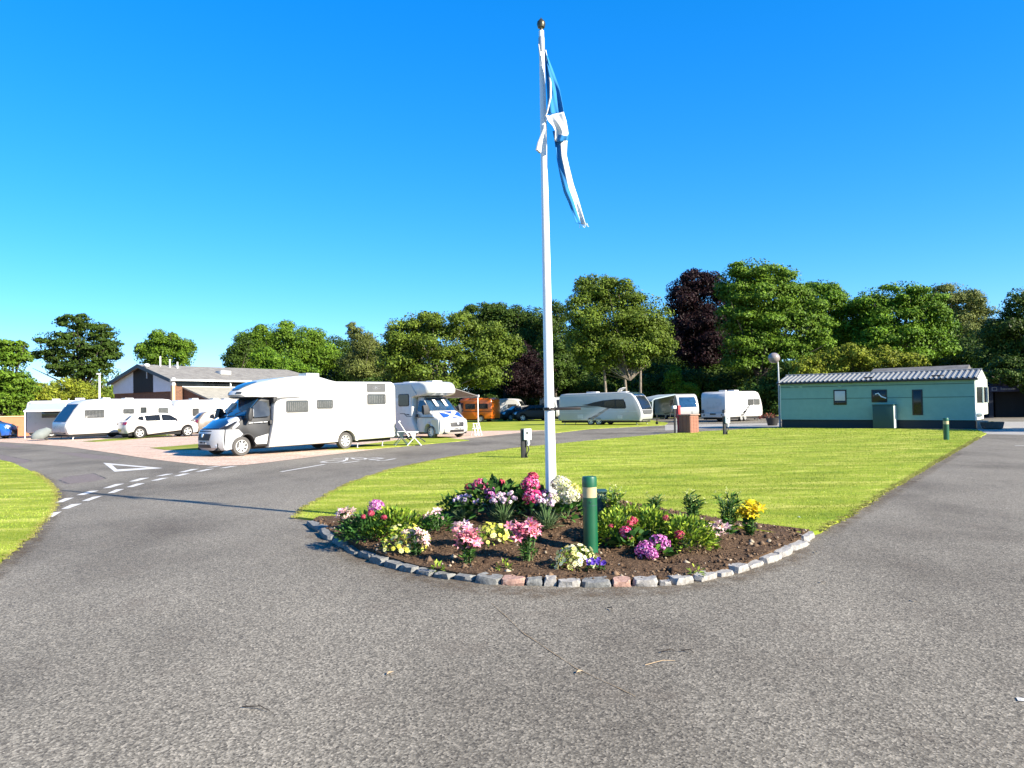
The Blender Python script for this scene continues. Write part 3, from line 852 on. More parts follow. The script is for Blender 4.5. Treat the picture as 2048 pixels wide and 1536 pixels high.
# ------------------------------------------------------------------ plants
def leaves_mesh(name, rr, pos, nrm, length, width, cols, mat='leaf', parent=None, droop=0.25):
    """pointed six-vertex leaves; pos/nrm (n,3) arrays = base point and pointing direction"""
    n = len(pos)
    d = nrm / np.maximum(np.linalg.norm(nrm, axis=1, keepdims=True), 1e-6)
    s = np.cross(d, rr.normal(0, 1, (n, 3))); s /= np.maximum(np.linalg.norm(s, axis=1, keepdims=True), 1e-6)
    # turn the blades so that they mostly lie open to the sky
    up = np.array([0, 0, 1.0]); s2 = np.cross(d, up); s2 /= np.maximum(np.linalg.norm(s2, axis=1, keepdims=True), 1e-6)
    s = s * 0.55 + s2 * 0.8; s /= np.linalg.norm(s, axis=1, keepdims=True)
    L = (length * rr.uniform(0.7, 1.25, n))[:, None]; W = (width * rr.uniform(0.7, 1.2, n))[:, None]
    dr = np.zeros((n, 3)); dr[:, 2] = -droop
    p0 = pos; p1 = pos + d * L * 0.45 + s * W * 0.5 + dr * L * 0.1; p2 = pos + d * L * 0.45 - s * W * 0.5 + dr * L * 0.1; p3 = pos + d * L + dr * L
    V = np.stack([p0, p1, p3, p2], 1)
    F = np.arange(n * 4).reshape(-1, 4)
    c = np.array(cols)[rr.integers(0, len(cols), n)] * rr.uniform(0.7, 1.3, (n, 1))
    return soup(name, V.reshape(-1, 3), F, mat, c, parent)
def dome_leaves(name, rr, n, c, r, length, width, cols, parent, up=0.35):
    """leaves through a dome-shaped bush"""
    v = rr.normal(0, 1, (n, 3)); v[:, 2] = np.abs(v[:, 2]); v /= np.linalg.norm(v, axis=1, keepdims=True)
    k = rr.uniform(0.35, 1.0, (n, 1)) ** 0.6
    pos = np.array(c) + v * k * np.array(r)
    return leaves_mesh(name, rr, pos, v + np.array([0, 0, up]) + rr.normal(0, 0.35, (n, 3)), length, width, cols, 'leaf', parent)
GREENS = {'mid': [(.045, .12, .02), (.07, .16, .025), (.03, .085, .018)], 'lime': [(.17, .25, .022), (.27, .34, .04), (.08, .15, .018), (.12, .2, .02)], 'dark': [(.02, .06, .015), (.035, .09, .02), (.05, .12, .025)], 'grey': [(.10, .16, .07), (.14, .2, .09), (.06, .11, .04)]}
def flower_ball(rr, r, cols, n=120, petal=0.022):
    """hydrangea / mophead: little four-petal florets on a ball; returns a mesh"""
    i = np.arange(n) + .5
    th = np.arccos(1 - 1.72 * i / n); ph = np.pi * (1 + 5 ** .5) * i
    d = np.stack([np.cos(ph) * np.sin(th), np.sin(ph) * np.sin(th), np.cos(th)], 1)
    c = d * r * rr.uniform(0.84, 1.06, (n, 1)) * np.array([1, 1, .85])
    d = d + rr.normal(0, .22, d.shape); d /= np.linalg.norm(d, axis=1, keepdims=True)
    t = np.cross(d, [0.3, 0.2, 1.0]); t /= np.linalg.norm(t, axis=1, keepdims=True); b = np.cross(d, t)
    V = []; C = []
    base = np.array(cols)
    for k in range(4):
        a = k * np.pi / 2 + rr.uniform(0, 6.28, n)
        for k2 in range(1):
            u = t * np.cos(a)[:, None] + b * np.sin(a)[:, None]; w = np.cross(d, u)
            p = petal * rr.uniform(.8, 1.2, (n, 1))
            V.append(np.stack([c, c + u * p * .6 + w * p * .45 + d * p * .25, c + u * p + d * p * .1, c + u * p * .6 - w * p * .45 + d * p * .25], 1))
            C.append(base[rr.integers(0, len(base), n)] * rr.uniform(.85, 1.1, (n, 1)))
    return np.concatenate(V).reshape(-1, 3), np.concatenate(C)
def mesh_soup(name, V, F, mat, tint):
    o = soup(name, V, F, mat, tint); me = o.data; bpy.data.objects.remove(o); return me
def put(name, me, parent, loc, rz=0.0, s=1.0, tilt=(0, 0)):
    o = link_mesh(name, me, parent); o.location = loc; o.rotation_euler = (tilt[0], tilt[1], rz); o.scale = (s, s, s); return o
rp = np.random.default_rng(21)
def ballmesh(r, cols, n=120, petal=.022):
    V, C = flower_ball(rp, r, cols, n, petal)
    return mesh_soup('flower_head', V, np.arange(len(V)).reshape(-1, 4), 'petal', C)
PINK = [(.55, .03, .17), (.66, .09, .27), (.72, .28, .42), (.4, .015, .08)]
CRIM = [(.36, .015, .05), (.46, .04, .09), (.55, .14, .18)]
MAGE = [(.42, .08, .33), (.55, .16, .44), (.68, .38, .58), (.3, .04, .22)]
WHIT = [(.55, .53, .3), (.62, .6, .42), (.42, .47, .18), (.66, .62, .52)]
YELW = [(.7, .62, .16), (.76, .7, .3), (.6, .6, .12)]
HB = {'pink': ballmesh(.095, PINK), 'crimson': ballmesh(.07, CRIM, 80), 'magenta': ballmesh(.1, MAGE, 130), 'white': ballmesh(.115, WHIT, 150, .026), 'yellow': ballmesh(.075, YELW, 90)}
def px_scale(p): return p.y / F_PX
def hydrangea(base_px, heads, foliage_r, greens, label, nleaf=150, gname='hydrangeas in the bed', leaf=(.13, .075)):
    """heads: (kind, px, py, size factor, depth offset)"""
    b = Gm(*base_px)
    t = thing('hydrangea', label, 'hydrangea', b, 0, gname)
    c = dome_leaves('foliage', rp, nleaf, (0, 0, 0.0), foliage_r, leaf[0], leaf[1], GREENS[greens], t)
    tag(c, kind='stuff')
    st = MB()
    for kind, px, py, s, dy in heads:
        p = at(px, py, b.y + dy) - b
        put('flower_head', HB[kind], t, p, rp.uniform(0, 6), s, (rp.uniform(-.3, .3), rp.uniform(-.3, .3)))
        st.tube([(p.x * .2, p.y * .2, 0.0), (p.x * .7, p.y * .7, p.z * .5), tuple(p)], .006, 5)
    st.build('stems', 'leafstem', t)
    return t
_m, _N, _L, _b, _o = newmat('leafstem')
_L.new(ramp(_N, _L, noise(_N, _L, texco(_N), 9.0), [(.3, (.05, .11, .03)), (.7, (.12, .2, .06))]), _b.inputs['Base Color']); _b.inputs['Roughness'].default_value = .6

hydrangea((985, 1022), [('crimson', 940, 976, .9, .05), ('pink', 960, 971, .95, .0), ('magenta', 981, 987, .8, -.12), ('crimson', 1001, 966, .75, .12), ('crimson', 988, 994, .7, .1)], (.5, .32, .36), 'dark', 'dark leaved hydrangea with several pinkish red heads, topping the bed left of the flagpole', 420)
hydrangea((1062, 1030), [('crimson', 1066, 954, .95, .1), ('pink', 1061, 969, 1.12, .0), ('pink', 1064, 994, 1.15, -.12), ('magenta', 1088, 988, .62, .05)], (.2, .2, .36), 'dark', 'tall hydrangea with stacked bright pink heads touching the flagpole', 120)
hydrangea((1133, 1034), [('white', 1122, 969, 1.0, .05), ('yellow', 1147, 980, 1.05, .05), ('white', 1138, 993, 1.1, -.08), ('white', 1107, 998, .7, -.1)], (.24, .2, .25), 'mid', 'cream white hydrangea between the flagpole and the green bollard', 120)
hydrangea((752, 1052), [('magenta', 753, 1014, 1.05, 0), ], (.26, .2, .17), 'dark', 'hydrangea with one round lilac pink head near the bed\'s grassy end', 120)
hydrangea((1310, 1112), [('magenta', 1291, 1101, 1.05, -.05), ('magenta', 1319, 1088, 1.05, .05), ('magenta', 1304, 1108, .62, -.16)], (.14, .12, .1), 'mid', 'low hydrangea with two purple pink heads resting on bare soil', 50)
hydrangea((1266, 1098), [('pink', 1253, 1065, .8, 0), ('crimson', 1266, 1042, .7, .15), ('crimson', 1258, 1048, .6, .1)], (.2, .16, .17), 'dark', 'dark hydrangea with a pink head behind the purple pair', 90)

# bushy leafy shrubs
def bush(name, base_px, r, n, greens, label, cat, leaf=(.08, .035), group=None, blooms=None):
    b = Gm(*base_px)
    t = thing(name, label, cat, b, 0, group)
    tag(dome_leaves('foliage', rp, n, (0, 0, 0), r, leaf[0], leaf[1], GREENS[greens], t, .6), kind='stuff')
    st = MB()
    for k in range(9):
        a = k * .7; st.tube([(0, 0, -.03), (math.cos(a) * r[0] * .3, math.sin(a) * r[1] * .3, r[2] * .45), (math.cos(a) * r[0] * .6, math.sin(a) * r[1] * .6, r[2] * .8)], .005, 4)
    st.build('stems', 'leafstem', t)
    for kind, px, py, s in (blooms or []):
        p = at(px, py, b.y - r[1] * .7) - b
        put('flower_head', HB[kind], t, p, rp.uniform(0, 6), s)
    return t
bush('azalea', (1228, 1085), (.28, .22, .36), 1000, 'lime', 'bushy yellow green azalea right behind the green bollard', 'azalea', (.075, .03), 'azaleas in the bed', [('crimson', 1222, 1052, .35)])
bush('azalea', (1300, 1078), (.34, .25, .32), 1100, 'lime', 'bushy azalea in the middle of the bright green bank of shrubs', 'azalea', (.075, .03), 'azaleas in the bed', [('crimson', 1332, 1036, .5)])
bush('azalea', (1372, 1095), (.34, .25, .33), 1150, 'lime', 'bushy azalea with one deep red bloom on its front', 'azalea', (.075, .03), 'azaleas in the bed', [('crimson', 1359, 1070, .75)])
bush('azalea', (1262, 1052), (.4, .25, .24), 800, 'lime', 'low lime green azalea under the lily stems beside the bollard', 'azalea', (.075, .03), 'azaleas in the bed')
bush('azalea', (790, 1068), (.42, .28, .3), 1300, 'lime', 'wide lime green azalea behind the yellow daisies', 'azalea', (.075, .03), 'azaleas in the bed', [('crimson', 768, 1035, .5)])
bush('azalea', (740, 1078), (.4, .28, .3), 1100, 'dark', 'dark green azalea with red tips just inside the grey kerb', 'azalea', (.07, .03), 'azaleas in the bed', [('crimson', 742, 1027, .55), ('crimson', 727, 1033, .4)])
bush('shrub', (905, 1030), (.22, .18, .26), 240, 'mid', 'small mixed green shrub left of the lavender tufts', 'shrub', (.07, .03))
bush('shrub', (875, 1060), (.2, .16, .17), 240, 'mid', 'small shrub with peach tips behind the first pink lilies', 'shrub', (.07, .03))

# lilies: upright leafy stems; open lilies carry star flowers
def star_mesh(cols, r=.06, n=6):
    V = []; C = []
    for k in range(n):
        a = 2 * math.pi * k / n; u = np.array([math.cos(a), math.sin(a), 0]); w = np.array([-math.sin(a), math.cos(a), 0]); z = np.array([0, 0, 1.])
        wid = .42 * r
        V.append([z * -.02 * r, u * r * .5 + w * wid * .5 + z * r * .42, u * r * 1.0 + z * r * .35, u * r * .5 - w * wid * .5 + z * r * .42]); C.append(cols[k % len(cols)])
    for k in range(5):
        a = k * 1.26; V.append([[0, 0, 0], [.08 * r * math.cos(a), .08 * r * math.sin(a), .3 * r], [.22 * r * math.cos(a), .22 * r * math.sin(a), .55 * r], [.12 * r * math.cos(a + .8), .12 * r * math.sin(a + .8), .3 * r]]); C.append((.5, .3, .05))
    return mesh_soup('flower', np.array(V, float).reshape(-1, 3), np.arange(len(V) * 4).reshape(-1, 4), 'petal', np.array(C, float))
STAR = {'pink': [star_mesh([(.8, .28, .38), (.84, .42, .46), (.72, .17, .3)], .07), star_mesh([(.82, .4, .42), (.78, .26, .36)], .06)], 'pale': [star_mesh([(.78, .5, .5), (.76, .6, .48)], .07), star_mesh([(.74, .42, .55), (.8, .62, .6)], .06)], 'yellow': [star_mesh([(.72, .56, .02), (.68, .48, .012), (.74, .62, .06)], .07)], 'bud': [star_mesh([(.62, .66, .34), (.5, .58, .2)], .028, 3)]}
def lily(base_px, top_py, spread_px, nst, label, kinds, leafcol='mid', group='lilies in the bed', nfl=3, lw=.018, ll=.085):
    b = Gm(*base_px); s = px_scale(b)
    H_ = max(.15, at(base_px[0], top_py, b.y).z - b.z)
    t = thing('lily', label, 'lily', b, 0, group)
    st = MB(); pos = []; nrm = []
    for k in range(nst):
        a = rp.uniform(0, 6.28); q = math.sqrt(rp.uniform(.05, 1)) * spread_px * s
        tx, ty = math.cos(a) * q, math.sin(a) * q * .6; h = H_ * rp.uniform(.72, 1.0)
        P = [Vector((tx * .35, ty * .35, -.03)), Vector((tx * .6, ty * .6, h * .5)), Vector((tx, ty, h))]
        st.tube(P, .005, 4)
        for j in range(26):
            f = rp.uniform(.06, .97); p = P[0].lerp(P[1], f * 2) if f < .5 else P[1].lerp(P[2], f * 2 - 1)
            an = rp.uniform(0, 6.28); pos.append(tuple(p)); nrm.append((math.cos(an), math.sin(an), rp.uniform(.2, 1.0)))
        for j in range(nfl if kinds != 'bud' else 2):
            me = STAR[kinds][rp.integers(0, len(STAR[kinds]))]
            put('flower' if kinds != 'bud' else 'bud', me, t, (tx + rp.uniform(-.06, .06), ty + rp.uniform(-.06, .03), h + rp.uniform(-.1, .03) + (.03 if kinds == 'bud' else 0)), rp.uniform(0, 6), rp.uniform(.75, 1.15), (rp.uniform(-.2, 1.0), rp.uniform(-.8, .8)))
    tag(leaves_mesh('foliage', rp, np.array(pos), np.array(nrm), ll, lw, GREENS[leafcol], 'leaf', t, .1), kind='stuff')
    st.build('stems', 'leafstem', t)
    return t
lily((937, 1124), 1058, 17, 9, 'pink lilies nearest the kerb, in front of the other pink clumps', 'pink', nfl=4)
lily((925, 1090), 1040, 18, 7, 'pale peach lilies behind the nearest pink lilies', 'pale', nfl=3)
lily((1056, 1120), 1046, 27, 12, 'largest clump of pink lilies, midway between kerb and flagpole', 'pink', nfl=5)
lily((835, 1108), 1062, 17, 7, 'pink and white lilies growing against the yellow daisies', 'pale', nfl=3)
lily((1428, 1085), 1050, 20, 6, 'short pale pink lilies beside the red azalea', 'pale', nfl=3)
lily((690, 1054), 1014, 18, 6, 'white and pink lilies at the bed\'s tip next to the lawn', 'pale', nfl=3, leafcol='dark')
lily((868, 1058), 1024, 10, 4, 'small peach lilies between daisies and lavender', 'pale', nfl=2)
lily((1226, 1040), 976, 26, 12, 'budding lily stems immediately right of the bollard', 'bud', 'lime', lw=.022, ll=.1)
lily((1306, 1036), 991, 16, 8, 'small group of budding lily stems behind the azaleas', 'bud', 'mid', lw=.022, ll=.1)
lily((1385, 1042), 986, 20, 10, 'dark fan of budding lily stems against the lawn', 'bud', 'dark', lw=.022, ll=.1)
lily((1455, 1066), 984, 27, 13, 'tallest budding lily stems beside the yellow blooms', 'bud', 'mid', lw=.024, ll=.11)
lily((1500, 1068), 1006, 20, 11, 'lily clump with open bright yellow flowers', 'yellow', 'mid', nfl=4, lw=.022, ll=.1)

# daisies: cushions of small discs
def daisies(base_px, r, n, label, cols):
    b = Gm(*base_px)
    t = thing('daisy_plant', label, 'daisies', b, 0, 'daisy cushions in the bed')
    tag(dome_leaves('foliage', rp, 420, (0, 0, 0), (r[0], r[1], r[2] * .9), .045, .016, GREENS['lime'], t), kind='stuff')
    V = []; F = []; C = []
    for k in range(n):
        d = rp.normal(0, 1, 3); d[2] = abs(d[2]) * 1.1 + .1; d[1] -= .2; d /= np.linalg.norm(d)
        c = d * np.array(r) * rp.uniform(.92, 1.1)
        nn = d + rp.normal(0, .25, 3); nn /= np.linalg.norm(nn)
        u = np.cross(nn, [.2, .1, 1]); u /= np.linalg.norm(u); w = np.cross(nn, u); R_ = rp.uniform(.02, .03)
        ccol = cols[rp.integers(0, len(cols))]
        for j in range(8):
            a0, a1 = j * .785, j * .785 + .62
            o = len(V); am = (a0 + a1) / 2
            V += [c, c + (u * math.cos(a0) + w * math.sin(a0)) * R_ * .85, c + (u * math.cos(am) + w * math.sin(am)) * R_ * 1.05, c + (u * math.cos(a1) + w * math.sin(a1)) * R_ * .85]; F.append((o, o + 1, o + 2, o + 3)); C.append(ccol)
        o = len(V); q = R_ * .3; e = nn * .004
        V += [c + e + u * q, c + e + w * q, c + e - u * q, c + e - w * q]; F.append((o, o + 1, o + 2, o + 3)); C.append((.62, .46, .05))
    tag(soup('blossoms', np.array(V), np.array(F), 'petal', np.array(C, float), t), kind='stuff')
    return t
CRE = [(.78, .75, .42), (.8, .78, .55), (.74, .68, .26)]
YLW = [(.74, .72, .16), (.78, .76, .34), (.7, .66, .1)]
daisies((1152, 1134), (.215, .2, .21), 85, 'round cushion of cream daisies at the foot of the green bollard', CRE)
daisies((812, 1098), (.26, .22, .27), 85, 'cushion of lemon daisies in front of the lime azalea', YLW)
daisies((985, 1082), (.24, .2, .2), 60, 'cushion of yellow daisies between two pink lily clumps', YLW)
# grassy tufts with lilac pompoms
def thrift(base_px, top_py, spread_px, n, label, cols):
    b = Gm(*base_px); s = px_scale(b); H_ = at(base_px[0], top_py, b.y).z - b.z
    t = thing('lavender_tuft', label, 'lavender', b, 0, 'lilac tufted plants in the bed')
    an = rp.uniform(0, 6.28, 170); d = np.stack([np.cos(an), np.sin(an), rp.uniform(.3, 2.2, 170)], 1)
    tag(leaves_mesh('foliage', rp, rp.normal(0, .025, (170, 3)) * np.array([1, 1, 0]), d, H_ * .75, .012, GREENS['grey'], 'leaf', t, .18), kind='stuff')
    st = MB(); V = []; F = []; C = []
    for k in range(n):
        a = rp.uniform(0, 6.28); q = rp.uniform(.15, 1) * spread_px * s; h = H_ * rp.uniform(.7, 1.0)
        p = np.array([math.cos(a) * q, math.sin(a) * q * .6, h])
        st.tube([(0, 0, 0), (p[0] * .45, p[1] * .45, h * .6), tuple(p)], .0032, 4)
        col = cols[rp.integers(0, len(cols))]
        for j in range(12):
            dd = rp.normal(0, 1, 3); dd /= np.linalg.norm(dd); u = np.cross(dd, [.1, .3, 1]); u /= np.linalg.norm(u); w = np.cross(dd, u)
            c = p + dd * .02; o = len(V); q2 = .015
            V += [c + u * q2, c + w * q2, c - u * q2, c - w * q2]; F.append((o, o + 1, o + 2, o + 3)); C.append(np.array(col) * rp.uniform(.8, 1.1))
    tag(soup('blossoms', np.array(V), np.array(F), 'petal', np.array(C), t), kind='stuff'); st.build('stems', 'leafstem', t)
LILAC = [(.5, .38, .62), (.62, .5, .7), (.7, .56, .66)]
PINKP = [(.68, .5, .62), (.74, .6, .66), (.6, .4, .56)]
thrift((930, 1042), 990, 28, 16, 'lilac tuft with violet pompoms, leftmost of the three tufts', LILAC)
thrift((1008, 1046), 986, 30, 24, 'tuft of pale pink pompoms below the dark hydrangea', PINKP)
thrift((1094, 1058), 990, 24, 18, 'tuft of pale pompoms in front of the flagpole foot', PINKP)
def pansy(base_px, label):
    b = Gm(*base_px); t = thing('pansy', label, 'pansies', b, 0)
    tag(dome_leaves('foliage', rp, 60, (0, 0, 0), (.08, .07, .05), .035, .02, GREENS['dark'], t), kind='stuff')
    V, C = [], []
    for k in range(10):
        c = np.array([rp.uniform(-.09, .09), rp.uniform(-.08, .04), rp.uniform(.06, .1)])
        for j in range(5):
            a = j * 1.257; u = np.array([math.cos(a), -.5, math.sin(a)]); w = np.array([-math.sin(a), -.3, math.cos(a)])
            V += [c, c + u * .015 + w * .011, c + u * .026, c + u * .015 - w * .011]; C.append(np.array([.12, .06, .42]) * rp.uniform(.7, 1.4))
    tag(soup('blossoms', np.array(V), np.arange(len(V)).reshape(-1, 4), 'petal', np.array(C), t), kind='stuff')
pansy((1192, 1140), 'tiny violet pansies beside the cream daisies at the kerb')
# small green seedlings on bare soil
for i, (px, py, lab) in enumerate([(874, 1142, 'little green seedling on bare soil by the grey kerb'), (1008, 1138, 'little green seedling on bare soil below the pink lilies'), (1392, 1148, 'little green seedling behind the pale kerb stones')]):
    b = Gm(px, py); t = thing('seedling', lab, 'seedling', b, 0, 'seedlings in the bed')
    dome_leaves('foliage', rp, 26, (0, 0, 0), (.06, .06, .07), .07, .02, GREENS['lime'], t)['kind'] = 'stuff'

# ------------------------------------------------------------------ flagpole, flag, bollard
POLE = Vector((0.47, 9.56, 0.0))
pole = thing('flagpole', 'tall white flagpole rising from the flower bed', 'flagpole', POLE)
PZ = lambda py: at(1090, py, POLE.y).z
top = PZ(62)
MB().lathe([(.072, .3), (.072, .5), (.066, 1.2), (.058, 2.6), (.047, 4.4), (.038, 5.6), (.033, top - .05), (.033, top)], n=20).build('shaft', 'pole_white', pole)
MB().lathe([(.105, 0.25), (.105, .51), (.09, .545), (.073, .55)], n=20).build('base_collar', 'black_plastic', pole)
MB().lathe([(.018, top), (.022, top + .03), (.045, top + .045), (.056, top + .085), (.05, top + .12), (.024, top + .15), (.008, top + .165), (.001, top + .18)], n=18).build('finial', 'bronze', pole)
MB().lathe([(.036, top - .28), (.04, top - .27), (.04, top - .09), (.036, top - .08)], n=18).build('truck_sleeve', 'galvanised', pole)
zb = PZ(818)
MB().lathe([(.072, zb - .02), (.08, zb - .018), (.08, zb + .018), (.072, zb + .02)], n=20).box(.05, -.02, zb - .018, .40, .02, zb + .018, .006).build('cleat_bracket', 'brown_frame', pole)
MB().tube([(-.04, -.06, top - .2), (.03, -.075, top - .75), (.035, -.08, top - 1.4), (.02, -.09, top - 2.0), (-.02, -.09, 3.5), (.0, -.1, zb)], .006, 6).build('halyard', 'rope_white', pole)
FD = POLE.y - 0.1
flag = thing('flag', 'blue and white flag hanging wrapped and limp from the flagpole', 'flag', (POLE.x, POLE.y - .1, 0))
fp = lambda px, py, dy=0.0: at(px, py, FD + dy) - Vector((POLE.x, FD, 0))
MB().tube([fp(1091, 100, -.05), fp(1096, 130, -.02), fp(1101, 165, -.05), fp(1101, 195, -.06), fp(1094, 225, -.05), fp(1091, 232, -.03)], [.008, .010, .012, .012, .010, .008], 8).build('flag_rope', 'rope_white', flag)
MB().tube([fp(1090, 240, -.02), fp(1089, 258, -.05), fp(1078, 285, -.06), fp(1074, 300, -.05), fp(1079, 305, -.02), fp(1083, 280, -.01), fp(1090, 255, -.02)], [.012, .018, .02, .02, .02, .015, .012], 8).build('rope_loop', 'rope_white', flag)

def cloth(name, rows, cols_n, parent, folds, amp, thick=.004, seed=0):
    """rows: (left px,py) (right px,py) depth; cross folds give the cloth its depth; per-face colour from white-share per row"""
    rr = random.Random(seed)
    mb = MB(); V = []
    n = len(rows)
    for i, (l, r, dy, ws) in enumerate(rows):
        for k in range(cols_n + 1):
            t = k / cols_n
            px, py = l[0] + (r[0] - l[0]) * t, l[1] + (r[1] - l[1]) * t
            dd = dy + amp * math.sin(t * folds * math.pi + i * .1) + amp * .4 * math.sin(t * folds * 2.3 * math.pi - i * .14)
            V.append(tuple(fp(px, py, dd)))
    mb.v = V
    for i in range(n - 1):
        for k in range(cols_n):
            a = i * (cols_n + 1) + k
            mb.f.append((a, a + 1, a + cols_n + 2, a + cols_n + 1))
            w = rows[i][3]; t = (k + .5) / cols_n
            mb.mi.append(1 if (w[0] <= t <= w[1]) else 0)
    o = mb.build(name, ['flag_blue', 'flag_white'], parent, smooth=60, recalc=False)
    s = o.modifiers.new('thick', 'SOLIDIFY'); s.thickness = thick
    return o
def rows_from(L, R, n, dy, wf):
    def samp(P, t):
        k = t * (len(P) - 1); i = min(int(k), len(P) - 2); f = k - i
        return (P[i][0] + (P[i + 1][0] - P[i][0]) * f, P[i][1] + (P[i + 1][1] - P[i][1]) * f)
    return [(samp(L, i / n), samp(R, i / n), dy(i / n), wf(i / n)) for i in range(n + 1)]
NO = (2, 3)
cloth('upper_fold', rows_from([(1089, 104), (1092, 150), (1095, 190), (1096, 228)], [(1092, 104), (1106, 140), (1120, 180), (1129, 228)], 36, lambda t: -.02, lambda t: NO), 24, flag, 2.2, .022, seed=1)
cloth('white_band', rows_from([(1092, 232), (1096, 242), (1105, 252), (1110, 262), (1109, 282)], [(1127, 224), (1132, 240), (1135, 256), (1137, 268), (1125, 285)], 16, lambda t: -.05 - .03 * math.sin(t * 3), lambda t: (0, 1) if t < .8 else (0, .3)), 24, flag, 1.6, .02, seed=2)
cloth('trailing_end', rows_from([(1105, 262), (1109, 282), (1113, 315), (1121, 355), (1128, 385), (1137, 405), (1146, 430), (1152, 446)], [(1138, 264), (1134, 285), (1133, 310), (1140, 340), (1147, 368), (1156, 395), (1166, 430), (1172, 450)], 50, lambda t: -.02, lambda t: (.3, .5) if t < .12 else (.5, 1.0)), 24, flag, 1.7, .02, seed=3)
mbf = MB()
for k in range(9):
    x = 1160 + k * 1.7; mbf.tube([fp(x, 446), fp(x + rs.uniform(-2, 8), 449 + rs.uniform(0, 8), rs.uniform(-.03, .03))], .0022, 4)
mbf.build('frayed_threads', 'flag_white', flag)

def bollard(px, py, h, r, label, lift=0.0):
    b = Gm(px, py) if lift else G(px, py)
    t = thing('bollard', label, 'bollard', b, 0, 'green light bollards')
    MB().lathe([(r, -.08), (r, h * .72)], n=24).build('post', 'bollard_green', t)
    MB().lathe([(r * .985, h * .72), (r * .985, h * .865)], n=24).build('light_band', 'bollard_cream', t)
    MB().lathe([(r * 1.02, h * .715), (r * 1.02, h * .725)], n=24).lathe([(r * 1.02, h * .865), (r * 1.03, h * .975), (r * .96, h), (.001, h * 1.004)], n=24).build('cap', 'bollard_green', t)
    MB().lathe([(r * 1.012, h * .615), (r * 1.018, h * .62), (r * 1.012, h * .625)], n=24).box(-.008, -r - .006, h * .66, .008, -r + .01, h * .68).build('joint_ring', 'dark_green', t)
    return t
b1 = bollard(1182, 1104, .785, .076, 'large green bollard with a cream band standing in the flower bed', 1)
bollard(1893, 881, .86, .1, 'far green bollard with a cream band on the lawn near the green holiday home')
# green box standing behind the bollard
bx_ = thing('junction_box', 'small dark green box half hidden behind the bollard in the flower bed', 'junction box', at(1197, 1030, 9.0) - Vector((0, 0, .35)))
MB().box(-.06, -.1, 0, .09, .1, .62, .015).build('housing', 'dark_green', bx_)
MB().box(-.07, -.11, .622, .1, .11, .65, .01).build('lid', 'dark_green', bx_)
# ------------------------------------------------------------------ vehicles (local: x forward from the front bumper, y left, z up)
def U(lst): return [(-u, z) for u, z in lst]
WHEEL_MESH = {}
def wheel_meshes(r, w, style):
    key = (round(r, 3), round(w, 3), style)
    if key in WHEEL_MESH: return WHEEL_MESH[key]
    ri = r * .66
    ty = MB().lathe([(ri, -w / 2), (r * .93, -w / 2), (r * .985, -w * .38), (r, -w * .2), (r, w * .2), (r * .985, w * .38), (r * .93, w / 2), (ri, w / 2)], n=28, axis='y', cap=False).mesh('wheel', 'worn_rubber' if style == 'star' else 'rubber')
    mb = MB()
    mb.cur = 1
    mb.lathe([(ri * .99, -.02), (ri * .99, .0)], n=28, axis='y')         # dark well
    mb.cur = 0
    mb.lathe([(ri, -w * .1), (ri, w * .46), (ri * .9, w * .46), (ri * .86, w * .1)], n=28, axis='y', cap=False)
    mb.lathe([(ri * .001, w * .38), (ri * .2, w * .38), (ri * .28, w * .3), (ri * .28, .0)], n=16, axis='y')
    ns = {'star': 8, 'five': 5, 'steel': 10}[style]
    for k in range(ns):
        a = 2 * math.pi * k / ns + .2
        ca, sa = math.cos(a), math.sin(a)
        h0, h1 = ri * (.13 if style == 'star' else .15), ri * (.17 if style == 'star' else .2)
        if style == 'steel': h0, h1 = ri * .24, ri * .27
        P = [(ri * .15, -h0), (ri * .9, -h1), (ri * .9, h1), (ri * .15, h0)]
        v = []
        for yy in (w * .12, w * .34):
            for p, q in P: v.append((p * ca - q * sa, yy, p * sa + q * ca))
        mb.add(v, [(0, 1, 2, 3), (4, 7, 6, 5), (0, 4, 5, 1), (1, 5, 6, 2), (2, 6, 7, 3), (3, 7, 4, 0)])
    rim = mb.mesh('rim', ['alloy', 'dark_underbody'])
    WHEEL_MESH[key] = (ty, rim); return ty, rim
def wheel(parent, x, y, r, w=.22, style='star'):
    ty, rim = wheel_meshes(r, w, style)
    o = link_mesh('wheel', ty, parent); o.location = (x, y - math.copysign(w / 2, y), r)
    if y < 0: o.rotation_euler = (0, 0, math.pi)
    link_mesh('rim', rim, o)
    return o
def sm(a, b, x):
    t = max(0.0, min(1.0, (x - a) / (b - a))); return t * t * (3 - 2 * t)
def cab_deform(x, y, z):
    u = -x
    s = 1.0 - .17 * sm(1.05, 2.3, z)
    s *= 1 - .05 * sm(.5, 0, u)
    hw = 1.0
    back = .30 * min(1.3, abs(y) / hw) ** 2.6 * sm(2.0, .2, u) + .02
    return (x - back, y * s, z)
def dub(mb): return mb.deform(cab_deform)
